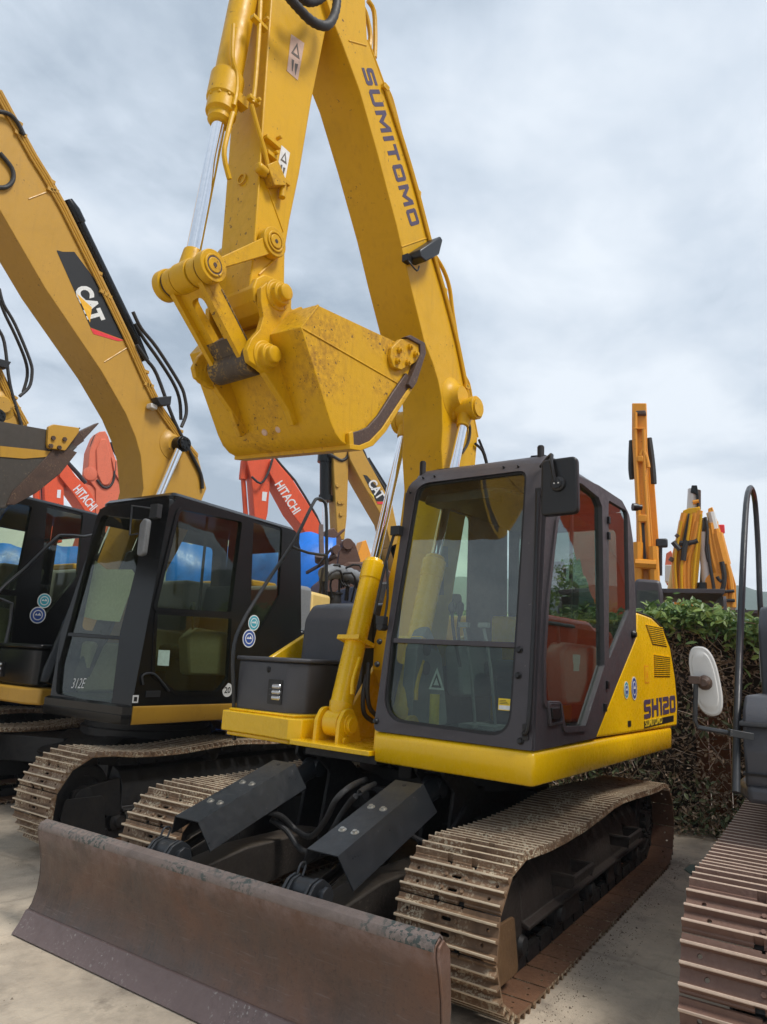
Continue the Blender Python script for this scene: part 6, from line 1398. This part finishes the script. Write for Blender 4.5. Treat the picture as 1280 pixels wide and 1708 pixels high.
for q in [[(0.4,-1.733,4.866),(0.4,-1.682,4.39),(0.4,-1.6,3.856),(0.4,-1.478,2.983)],[(0.4,-1.775,4.731),(0.4,-1.751,4.191),(0.4,-1.656,3.659),(0.4,-1.547,2.982)],[(0.4,-1.63,4.726),(0.4,-1.533,4.253),(0.4,-1.418,3.723),(0.4,-1.385,2.984)]]: pipe(hk, 'hydraulic_pipe', q, .07, OY, 3)
q = [(0.35,-1.721,5.122),(0.35,-1.636,4.601),(0.35,-1.622,4.627),(0.35,-1.5,3.928)]; pipe(hk, 'arm_cylinder', q[2:], .14, OY, 1); pipe(hk, 'arm_cylinder_rod', q[:2], .09, MW, 1)
q = [(0.5,-1.549,3.973),(0.5,-1.515,3.71),(0.5,-1.539,3.45),(0.5,-1.606,3.256)]; pipe(hk, 'hydraulic_hose', q, .05, RBH)
q = [(0.2,-1.554,4.749),(0.2,-1.505,4.761)]; mb = MB(); mb.box(q[1], (.1, .12, .2)); mb.build('lamp', REDP, hk, bevel=.02)
for L_ in [[(0.5,-0.167,5.023),(0.5,-0.278,4.385),(0.5,-0.409,3.849),(0.5,-0.417,3.015)],[(0.5,-0.37,4.866),(0.5,-0.492,4.254),(0.5,-0.544,3.85),(0.5,-0.514,3.013)],[(0.45,0.041,5.024),(0.45,-0.057,4.456),(0.45,-0.157,3.787),(0.45,-0.215,2.97)]]: pipe(hg, 'hydraulic_pipe', L_, .03, WE if L_[0][2] > 5.4 else YO, 3)
for L_ in [[(0.6,-0.544,3.109),(0.6,-0.233,3.073)],[(0.5,-0.444,4.566),(0.5,-0.495,4.513)],[(0.5,-0.586,4.053),(0.5,-0.638,3.972)]]: pipe(hg, 'pipe_bracket', L_, .05, WE, 1)
for L_ in [[(0.5,-1.815,4.376),(0.5,-1.788,3.91),(0.5,-1.738,3.45),(0.5,-1.729,3.125)],[(0.5,-1.837,4.986),(0.5,-1.803,4.645),(0.5,-1.845,4.243),(0.5,-1.809,3.976)],[(0.5,-1.658,3.646),(0.5,-1.593,3.541),(0.5,-1.496,3.619)],[(0.5,-1.522,3.321),(0.5,-1.336,3.334)],[(0.5,-1.496,3.128),(0.5,-1.335,3.129)]]: pipe(hk, 'hydraulic_hose', L_, .035, RBH, 2)
q = [(0.3,-1.685,3.513),(0.3,-1.622,3.342)]; mb = MB(); mb.cyl(Vector(q[0]) - Vector((.2, 0, 0)), Vector(q[0]) + Vector((.2, 0, 0)), .22); mb.build('pin_boss', OY, hk)
for a_, b_, r_, m_ in [((0.2,0.05,4.662),(0.2,0.089,3.352),0.1,0.0),((0.1,0.014,4.988),(0.1,0.075,4.104),0.13,1.0),((-0.2,0.24,4.984),(-0.2,0.058,3.124),0.16,2.0),((-0.4,-0.345,5.046),(-0.4,-0.698,3.204),0.1,2.0)]: mb = MB(); mb.cyl(a_, b_, r_); mb.build(('lift_cylinder', 'rod_cover', 'stick')[int(m_)], (MW, RBH, YL)[int(m_)], hg)
hs = thing('excavator', 'small pale orange excavator top showing between the tall boom and the folded boom', 'excavator', (-14, -1.0, 0), R(9), G2)
FS = None
simple_base(hs, OY, CG)
q = [(-0.153,3.755),(-0.166,4.223),(-0.126,4.536),(-0.008,4.613),(0.07,4.376),(0.075,3.756)]; bo = beam(hs, 'boom', q, -.2, .2, OP, fn=fyz)
q = [(-0.154,4.196),(0.03,4.194),(0.014,3.766),(-0.168,3.766)]; beam(hs, 'cab_panel', q, .21, .5, MW, fn=fyz)
# little yellow boom glimpsed above the scrap
hy = thing('excavator', 'far small orange-yellow boom peeking over the brown scrap, left of the yellow cylinder', 'excavator', (-17, -12.0, 0), R(-30), G2)
simple_base(hy, OY, CG)
FY_ = [(1.159,5.293),(0.993,5.813),(0.846,5.877),(0.614,5.353),(0.468,4.572),(0.865,4.533)]; beam(hy, 'boom', FY_, -.25, .25, OY)

# ------------------------------------------------------------------ tarps, scrap, hoses between the rows
TM = TARP
def tarp(label, cx, cy, wx, wy, h, seed, rz=0):
    rs = random.Random(seed); bm = bmesh.new(); n = 26
    vs = {}
    for i in range(n + 1):
        for j in range(n + 1):
            u_, v_ = i / n * 2 - 1, j / n * 2 - 1
            r = max(abs(u_), abs(v_)); s_ = min(1, r / .62)
            f = max(0, (r - .62) / .38)
            x, y = u_ / max(r, 1e-6) * min(r, .62) / .62, v_ / max(r, 1e-6) * min(r, .62) / .62
            z = h - f * (h - .02) - .06 * math.sin(u_ * 5 + seed) * math.cos(v_ * 4) * (1 - f)
            wob = noise.noise(Vector((u_ * 2.5 + seed, v_ * 2.5, f * 3))) * .16 + .07 * math.sin((u_ - v_) * 14 + seed + f * 2) * f
            k = 1 + wob * (1 if r > .55 else .3)
            vs[i, j] = bm.verts.new((x * wx / 2 * k, y * wy / 2 * k, max(.01, z + noise.noise(Vector((u_ * 4, v_ * 4, seed))) * .12)))
    for i in range(n):
        for j in range(n): bm.faces.new((vs[i, j], vs[i + 1, j], vs[i + 1, j + 1], vs[i, j + 1]))
    for f in bm.faces: f.smooth = True
    me = bpy.data.meshes.new('tarpaulin'); bm.to_mesh(me); bm.free(); me.materials.append(TM)
    o = bpy.data.objects.new('tarpaulin', me); COL.objects.link(o); o.location = (cx, cy, 0); o.rotation_euler.z = rz
    tag(o, label, 'tarpaulin', 'blue tarpaulins in the yard')
    return o
tarp('blue tarpaulin over a tall load, right of the middle black cab', -4.6, -5.75, 1.5, 1.6, 3.55, 3, R(-45))
tarp('blue tarpaulin seen through the rear side window of the middle black cab', -4.9, -8.0, 1.8, 1.9, 3.5, 5, R(-40))
tarp('blue tarpaulin seen through the door window of the middle black cab', -4.1, -10.8, 2.0, 2.0, 3.45, 8, R(-30))
tarp('blue tarpaulin seen through the windshield of the middle black cab', -2.9, -13.0, 2.2, 2.0, 3.5, 11, R(-20))
tarp('blue tarpaulin seen through the windows of the leftmost black cab', -.9, -14.2, 2.2, 2.0, 3.5, 15, R(-10))
sc = thing('scrap_bucket', 'rusty brown bucket and linkage heaped up beside the blue tarpaulin', 'scrap bucket', (-3.9, -3.95, 0), R(-40))
mb = MB(); mb.box((0, 0, 1.1), (1.2, 1.1, 2.2)); mb.build('steel_stack', SC, sc, bevel=.05)
mb = MB(); mb.prism(rnd([(-.75, 2.2), (-.72, 2.75), (-.40, 2.98), (.1, 2.94), (.45, 2.62), (.6, 2.30), (.2, 2.2)], .06), -.5, .5); mb.build('bucket', SC, sc, bevel=.03)
for y in (-.35, .35): mb = MB(); mb.prism(rnd([(-.1, 2.8), (.25, 2.75), (.22, 3.10), (.10, 3.32), (-.02, 3.25), (-.12, 3.0)], .05), y - .04, y + .04); mb.cyl((.1, y - .08, 3.22), (.1, y + .08, 3.22), .09); mb.build('bucket_ear', SC, sc, bevel=.01)
mb = MB(); mb.bar((.5, .45, 2.95), (.35, -.55, 3.62), .07, .12); mb.cyl((.5, .45, 2.9), (.52, .5, 3.0), .10); mb.bar((.3, .6, 3.0), (.6, -.2, 2.8), .04, .05); mb.build('linkage', WE, sc, bevel=.01)
en = thing('engine_unit', 'dark engine unit with corrugated grey hose, over the light hood behind the toolbox', 'engine', (-2.75, -2.75, 0), R(-35))
mb = MB(); mb.box((0, 0, 1.0), (.7, 1.5, 2.0)); mb.prism([(-.4, 2.0), (.3, 2.0), (.2, 2.45), (-.3, 2.5)], -.7, .7); mb.build('engine_block', UC, en, bevel=.03)
HQ = [(0.832,0.766,2.48),(0.682,0.661,2.54),(0.521,0.548,2.543),(0.33,0.414,2.527),(0.184,0.312,2.472),(0.118,0.266,2.341)]
mb = MB(); mb.tube(HQ, .085, 14, 5, rib=.03); mb.build('corrugated_hose', SG, en, ang=60)
mb = MB(); h0, h1_ = Vector(HQ[0]), Vector(HQ[-2])
for k in range(10):
    rs = random.Random(k); p = h0.lerp(h1_, rs.random()); mb.tube([p + Vector((.1, 0, -.25)), p + Vector((.12, rs.uniform(-.2, .2), rs.uniform(-.05, .1))), p + Vector((-.05, rs.uniform(-.3, .3), rs.uniform(.05, .2))), p + Vector((-.2, rs.uniform(-.3, .3), -.1))], .014, 6)
mb.bar(h0 + Vector((0, -.3, .12)), h0 + Vector((0, .25, .28)), .02, .02); mb.bar(h1_ + Vector((-.1, -.25, .15)), h1_ + Vector((-.1, .1, .25)), .02, .02)
p = h0.lerp(h1_, .75); mb.cyl(p + Vector((.25, 0, -.5)), p + Vector((.25, 0, -.18)), .11); mb.cyl(p + Vector((.25, 0, -.19)), p + Vector((.25, 0, -.17)), .125); mb.build('hose_bundle', RBH, en)
# ------------------------------------------------------------------ hedge on a rusty fence
fe = thing('fence', 'rust-brown sheet fence showing through gaps in the hedge', 'fence', (-3.30, .2, 0))
rs = random.Random(4)
for k in range(34):
    mb = MB(); mb.box((rs.uniform(-.01, .01), -1.6 + k * .2, .95), (.02, .19, 1.9)); mb.build('fence_board', paint('rusty_board', (.17, .065, .025), .75, .6, (.07, .03, .015), bump=.05, streak=.5, var=.3) if k == 0 else MATS['rusty_board'], fe)
mb = MB(); mb.box((-.04, 1.8, .5), (.04, 6.9, .06)); mb.box((-.04, 1.8, 1.5), (.04, 6.9, .06)); mb.build('rail', MATS['rusty_board'], fe)
def leafmat(name, a, b, tr=.25):
    m, t_, ns, L_ = nt(name); p = N(t_, 'ShaderNodeBsdfPrincipled', Roughness=.45); o = N(t_, 'ShaderNodeOutputMaterial')
    at = N(t_, 'ShaderNodeAttribute'); at.attribute_name = 'tone'
    L_.new(mixc(t_, at.outputs['Fac'], a, b), p.inputs['Base Color'])
    tl = N(t_, 'ShaderNodeBsdfTranslucent'); L_.new(mixc(t_, at.outputs['Fac'], a, b), tl.inputs[0])
    mx = N(t_, 'ShaderNodeMixShader'); mx.inputs[0].default_value = tr; L_.new(p.outputs[0], mx.inputs[1]); L_.new(tl.outputs[0], mx.inputs[2]); L_.new(mx.outputs[0], o.inputs[0]); return m
GREEN = leafmat('green_leaf', (.05, .12, .025), (.30, .42, .12)); DRY = leafmat('dry_leaf', (.17, .11, .065), (.58, .46, .33), .15); DGR = leafmat('dull_green_leaf', (.04, .065, .02), (.20, .24, .12))
TWIG = leafmat('brown_twig', (.11, .075, .05), (.42, .32, .23), 0)
def leaves(name, n, mat, parent, fn, smin, smax, seed):
    rs = random.Random(seed); V, F, T = [], [], []
    for _ in range(n):
        p, nrm = fn(rs); s = rs.uniform(smin, smax); nrm = (nrm + Vector((rs.gauss(0, .6), rs.gauss(0, .6), rs.gauss(0, .5)))).normalized()
        u = nrm.orthogonal().normalized(); u = (u * math.cos(a_ := rs.uniform(0, 6.28)) + nrm.cross(u) * math.sin(a_)); w_ = nrm.cross(u); b = len(V)
        V += [p - u * s, p - u * s * .2 + w_ * s * .42 + nrm * s * .12, p + u * s * .5 + w_ * s * .30 + nrm * s * .05, p + u * s - nrm * s * .15, p + u * s * .5 - w_ * s * .30 + nrm * s * .05, p - u * s * .2 - w_ * s * .42 + nrm * s * .12]
        F += [(b, b + 1, b + 2, b + 3), (b, b + 3, b + 4, b + 5)]; T += [rs.random()] * 6
    me = bpy.data.meshes.new(name); me.from_pydata(V, [], F); me.materials.append(mat)
    at = me.attributes.new('tone', 'FLOAT', 'POINT'); at.data.foreach_set('value', T)
    o = bpy.data.objects.new(name, me); COL.objects.link(o); o.parent = parent; return o
hd = thing('hedge', 'vine hedge, green along the top and dry brown tangle below, behind the yellow machine', 'hedge', (-3.0, 0, 0))
Y0, Y1 = -1.6, 5.2
def htop(y): return 2.10 + .07 * math.sin(y * 2.1) + .05 * math.sin(y * 5.3 + 1)
def f_top(r):
    y = r.uniform(Y0, Y1); t_ = htop(y); x = r.uniform(-.35, .14); z = t_ + r.gauss(-.04, .07) - max(0, r.gauss(0, .08)) * (x > .02)
    if r.random() < .18: x = r.uniform(.06, .2); z = t_ - abs(r.gauss(0, .13 + .12 * (noise.noise(Vector((y * 1.4, 3, 1))) > .1)))
    return Vector((x, y, z)), Vector((.5, 0, .9))
def f_mid(r):
    y = r.uniform(Y0, Y1); z = r.uniform(.0, 2.0); c = noise.noise(Vector((y * 2.2, z * 2.2, 1.5)))
    x = .02 + .12 * c + r.uniform(-.16, .06)
    return Vector((x, y, z)), Vector((1, 0, .3))
def f_cl(r):
    while True:
        p, n_ = f_mid(r)
        if noise.noise(Vector((p.y * 1.7 + 7, p.z * 1.9, 4.2))) > .08: return p + Vector((.05, 0, 0)), n_
def f_bot(r):
    y = r.uniform(Y0, Y1); z = abs(r.gauss(0, .22)); return Vector((r.uniform(-.05, .32) * (1 - z * .6), y, z + .02)), Vector((.5, 0, .8))
leaves('green_foliage', 6500, GREEN, hd, f_top, .035, .075, 1)
leaves('green_foliage', 900, DGR, hd, f_cl, .02, .05, 2)
leaves('dry_foliage', 11000, DRY, hd, f_mid, .012, .03, 3)
leaves('undergrowth', 3000, DGR, hd, f_bot, .015, .045, 5); leaves('undergrowth', 2600, DRY, hd, f_bot, .012, .035, 6)
rs = random.Random(12); V, F, T = [], [], []
for k in range(1800):
    y = rs.uniform(Y0, Y1); z = rs.uniform(0.02, 2.0); x = rs.uniform(-.10, .15); d = Vector((rs.gauss(0, .3), rs.gauss(0, 1), rs.gauss(-.3, 1))).normalized(); p = Vector((x, y, z)); w_ = rs.uniform(.0018, .0055); tn = rs.random(); prev = None
    for s in range(5):
        sd_ = d.orthogonal().normalized(); up_ = d.cross(sd_); b = len(V); V += [p + sd_ * w_, p - sd_ * w_ * .5 + up_ * w_ * .87, p - sd_ * w_ * .5 - up_ * w_ * .87]; T += [tn] * 3
        if prev is not None:
            for q in range(3): r_ = (q + 1) % 3; F.append((prev + q, prev + r_, b + r_, b + q))
        prev = b; p = p + d * rs.uniform(.05, .10); d = (d + Vector((rs.gauss(0, .25), rs.gauss(0, .35), rs.gauss(0, .3)))).normalized()
me = bpy.data.meshes.new('vine_stems'); me.from_pydata(V, [], F); me.materials.append(TWIG); at = me.attributes.new('tone', 'FLOAT', 'POINT'); at.data.foreach_set('value', T)
o = bpy.data.objects.new('vine_stems', me); COL.objects.link(o); o.parent = hd
mb = MB(); V4 = []
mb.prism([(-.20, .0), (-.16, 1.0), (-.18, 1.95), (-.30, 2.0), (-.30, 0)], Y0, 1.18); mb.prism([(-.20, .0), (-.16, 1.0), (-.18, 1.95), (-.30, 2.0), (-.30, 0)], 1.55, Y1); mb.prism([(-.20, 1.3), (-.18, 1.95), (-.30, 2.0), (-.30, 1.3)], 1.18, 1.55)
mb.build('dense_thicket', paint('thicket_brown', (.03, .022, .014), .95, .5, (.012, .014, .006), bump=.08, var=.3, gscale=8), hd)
# ------------------------------------------------------------------ things the cab door glass mirrors
hr = thing('excavator', 'red-orange excavator mirrored in the upper door glass of the front cab', 'excavator', (-7.6, 3.4, 0), R(4), G2)
simple_base(hr, OR, CG)
beam(hr, 'boom', [(.3, 1.3), (1.2, 3.1), (2.6, 4.6), (4.8, 4.5), (4.9, 4.1), (2.9, 3.9), (1.7, 2.6), (.7, 1.3)], -.3, .3, OR); beam(hr, 'arm', [(4.4, 5.0), (5.2, 4.6), (5.3, 3.0), (5.0, 2.8), (4.7, 4.0)], -.2, .2, OR)
def tree(label, x, y, h, r, seed):
    t_ = thing('broadleaf_tree', label, 'tree', (x, y, 0), 0, 'trees mirrored in the cab glass'); rs = random.Random(seed)
    mb = MB(); mb.lathe((0, 0, 0), (0, 0, 1), [(0, .16), (h * .3, .11), (h * .7, .05), (h * .9, .02)], 10)
    for k in range(7): a = rs.uniform(0, 6.28); z0 = rs.uniform(.3, .7) * h; mb.tube([(0, 0, z0), (math.cos(a) * r * .4, math.sin(a) * r * .4, z0 + .3), (math.cos(a) * r * .8, math.sin(a) * r * .8, z0 + .8)], .03, 6)
    mb.build('trunk', TWIG, t_)
    cl = [(Vector((rs.gauss(0, r * .45), rs.gauss(0, r * .45), rs.uniform(.35, .95) * h)), rs.uniform(.3, .55) * r) for _ in range(16)]
    def fn(q): c_, s_ = q.choice(cl); d = Vector((q.gauss(0, 1), q.gauss(0, 1), q.gauss(0, 1))).normalized(); return c_ + d * s_ * q.uniform(.6, 1.05), d
    leaves('crown', 4200, GREEN, t_, fn, .05, .11, seed)
tree('leafy green tree mirrored in the door glass, the taller one', -13.0, 4.4, 5.2, 1.5, 21)
tree('leafy green tree mirrored in the door glass, the lower one', -11.5, 6.2, 4.3, 1.4, 22)
# ------------------------------------------------------------------ ground, hills
m, t, ns, L = nt('yard_concrete')
b = N(t, 'ShaderNodeBsdfPrincipled'); o = N(t, 'ShaderNodeOutputMaterial')
def nn_(sc_, d_=6, r_=.6, st=None): return noi(t, sc_, d_, r_, st)
c = mixc(t, ramp(t, nn_(.35), .35, .65), (.50, .405, .30), (.64, .54, .41))
c = mixc(t, ramp(t, nn_(1.7, 8, .65), .42, .62, 0, .8), c, (.33, .275, .215))
c = mixc(t, ramp(t, nn_(5, 8, .7), .48, .70, 0, .65), c, (.22, .175, .13))
c = mixc(t, ramp(t, nn_(60, 4, .7), .35, .7, 0, .35), c, (.45, .40, .33))
c = mixc(t, ramp(t, nn_(1.3, 6, .7), .60, .66, 0, .55), c, (.17, .14, .11))
c = mixc(t, ramp(t, nn_(3, 5, .7, (.25, 5, 1)), .58, .72, 0, .35), c, (.22, .18, .14))
tc = N(t, 'ShaderNodeTexCoord'); vo = N(t, 'ShaderNodeTexVoronoi', Scale=.30); vo.feature = 'DISTANCE_TO_EDGE'
mp = N(t, 'ShaderNodeMapping'); L.new(tc.outputs['Object'], mp.inputs[0]); nz = N(t, 'ShaderNodeTexNoise', Scale=3.0, Detail=4); L.new(tc.outputs['Object'], nz.inputs['Vector'])
va = N(t, 'ShaderNodeVectorMath'); va.operation = 'MULTIPLY_ADD'; va.inputs[1].default_value = (.25, .25, 0); L.new(nz.outputs['Color'], va.inputs[0]); L.new(tc.outputs['Object'], va.inputs[2]); L.new(va.outputs[0], vo.inputs['Vector'])
c = mixc(t, ramp(t, vo.outputs['Distance'], .0, .006, .3, 0), c, (.13, .105, .08))
L.new(c, b.inputs['Base Color']); L.new(ramp(t, nn_(4), .3, .7, .55, .9), b.inputs['Roughness'])
bp = N(t, 'ShaderNodeBump', Strength=.55, Distance=.01); L.new(nn_(70, 6, .7), bp.inputs['Height']); L.new(bp.outputs[0], b.inputs['Normal']); L.new(b.outputs[0], o.inputs[0])
me = bpy.data.meshes.new('ground'); me.from_pydata([(-395, -395, 0), (395, -395, 0), (395, 395, 0), (-395, 395, 0)], [], [(0, 1, 2, 3)]); me.materials.append(m)
struct_o = struct(bpy.data.objects.new('ground', me)); COL.objects.link(struct_o)
hm = paint('wooded_hillside', (.05, .085, .07), .9, .5, (.03, .05, .035), bump=0, var=.4, gscale=.02)
V, F = [], []; n = 220; m_ = 14
for i in range(n + 1):
    az = R(120 + 150 * i / n)
    H = 46 + 13 * noise.noise(Vector((i * .045, 0, 2))) + 4.5 * noise.noise(Vector((i * .21, 3, 1)))
    for j in range(m_ + 1):
        s = j / m_; rr = 260 + 120 * s; V.append((rr * math.cos(az), rr * math.sin(az), -2 + H * math.sin(s * PI / 2) + 1.3 * noise.noise(Vector((i * .9, j * 1.3, 5))) * (s > .1)))
for i in range(n):
    for j in range(m_): a = i * (m_ + 1) + j; F.append((a, a + m_ + 1, a + m_ + 2, a + 1))
me = bpy.data.meshes.new('hills'); me.from_pydata(V, [], F); me.materials.append(hm)
for p in me.polygons: p.use_smooth = True
ho = struct(bpy.data.objects.new('hills', me)); COL.objects.link(ho)
# small things on the ground: a shard of plastic, pebbles
mb = MB(); rs = random.Random(5); q = [(rs.uniform(-.16, .16), rs.uniform(-.08, .08)) for _ in range(7)]; q = [( .16 * math.cos(k) , .07 * math.sin(k)) for k in (0, .9, 1.8, 2.9, 3.9, 5.1)]
mb.prism(q, .004, .010, fz); o = mb.build('plastic_sheet', flat('pale_green_plastic', (.20, .26, .22), .3)); o.location = (-1.55, 1.42, 0); tag(o, 'flattened greenish plastic scrap on the concrete behind the big track', 'litter')
V, F = [], []
for k in range(1800):
    x, y = (rs.uniform(-2.9, 3.6), rs.uniform(-3.3, 2.2)) if k % 2 else (rs.uniform(-1.9, 2.4), 1.27 + abs(rs.gauss(0, .09))); r = rs.uniform(.0015, .0045) * (2.2 if rs.random() < .04 else 1); b = len(V)
    V += [(x + r, y, .001), (x - r * .4, y + r, .001), (x - r * .6, y - r * .8, .001), (x, y, .001 + r * .9)]; F += [(b, b + 1, b + 3), (b + 1, b + 2, b + 3), (b + 2, b, b + 3)]
me = bpy.data.meshes.new('gravel'); me.from_pydata(V, [], F); me.materials.append(flat('dry_grit', (.20, .16, .12), .9)); go = struct(bpy.data.objects.new('gravel', me), 'stuff', 'loose grit and pebbles scattered over the concrete yard', 'gravel'); COL.objects.link(go)
# ------------------------------------------------------------------ the air over the yard and toward the hills
hz, t, ns, L = nt('thin_air'); pv = N(t, 'ShaderNodeVolumePrincipled', Density=.0010, Anisotropy=0.0); pv.inputs['Color'].default_value = (.90, .95, 1.0, 1); o = N(t, 'ShaderNodeOutputMaterial'); L.new(pv.outputs[0], o.inputs['Volume'])
mb = MB(); mb.box((0, 0, 34.5), (800, 800, 73)); hb = mb.build('haze', hz, None, ang=0); struct(hb, 'stuff')
S.cycles.volume_bounces = 0
bpy.context.view_layer.update()
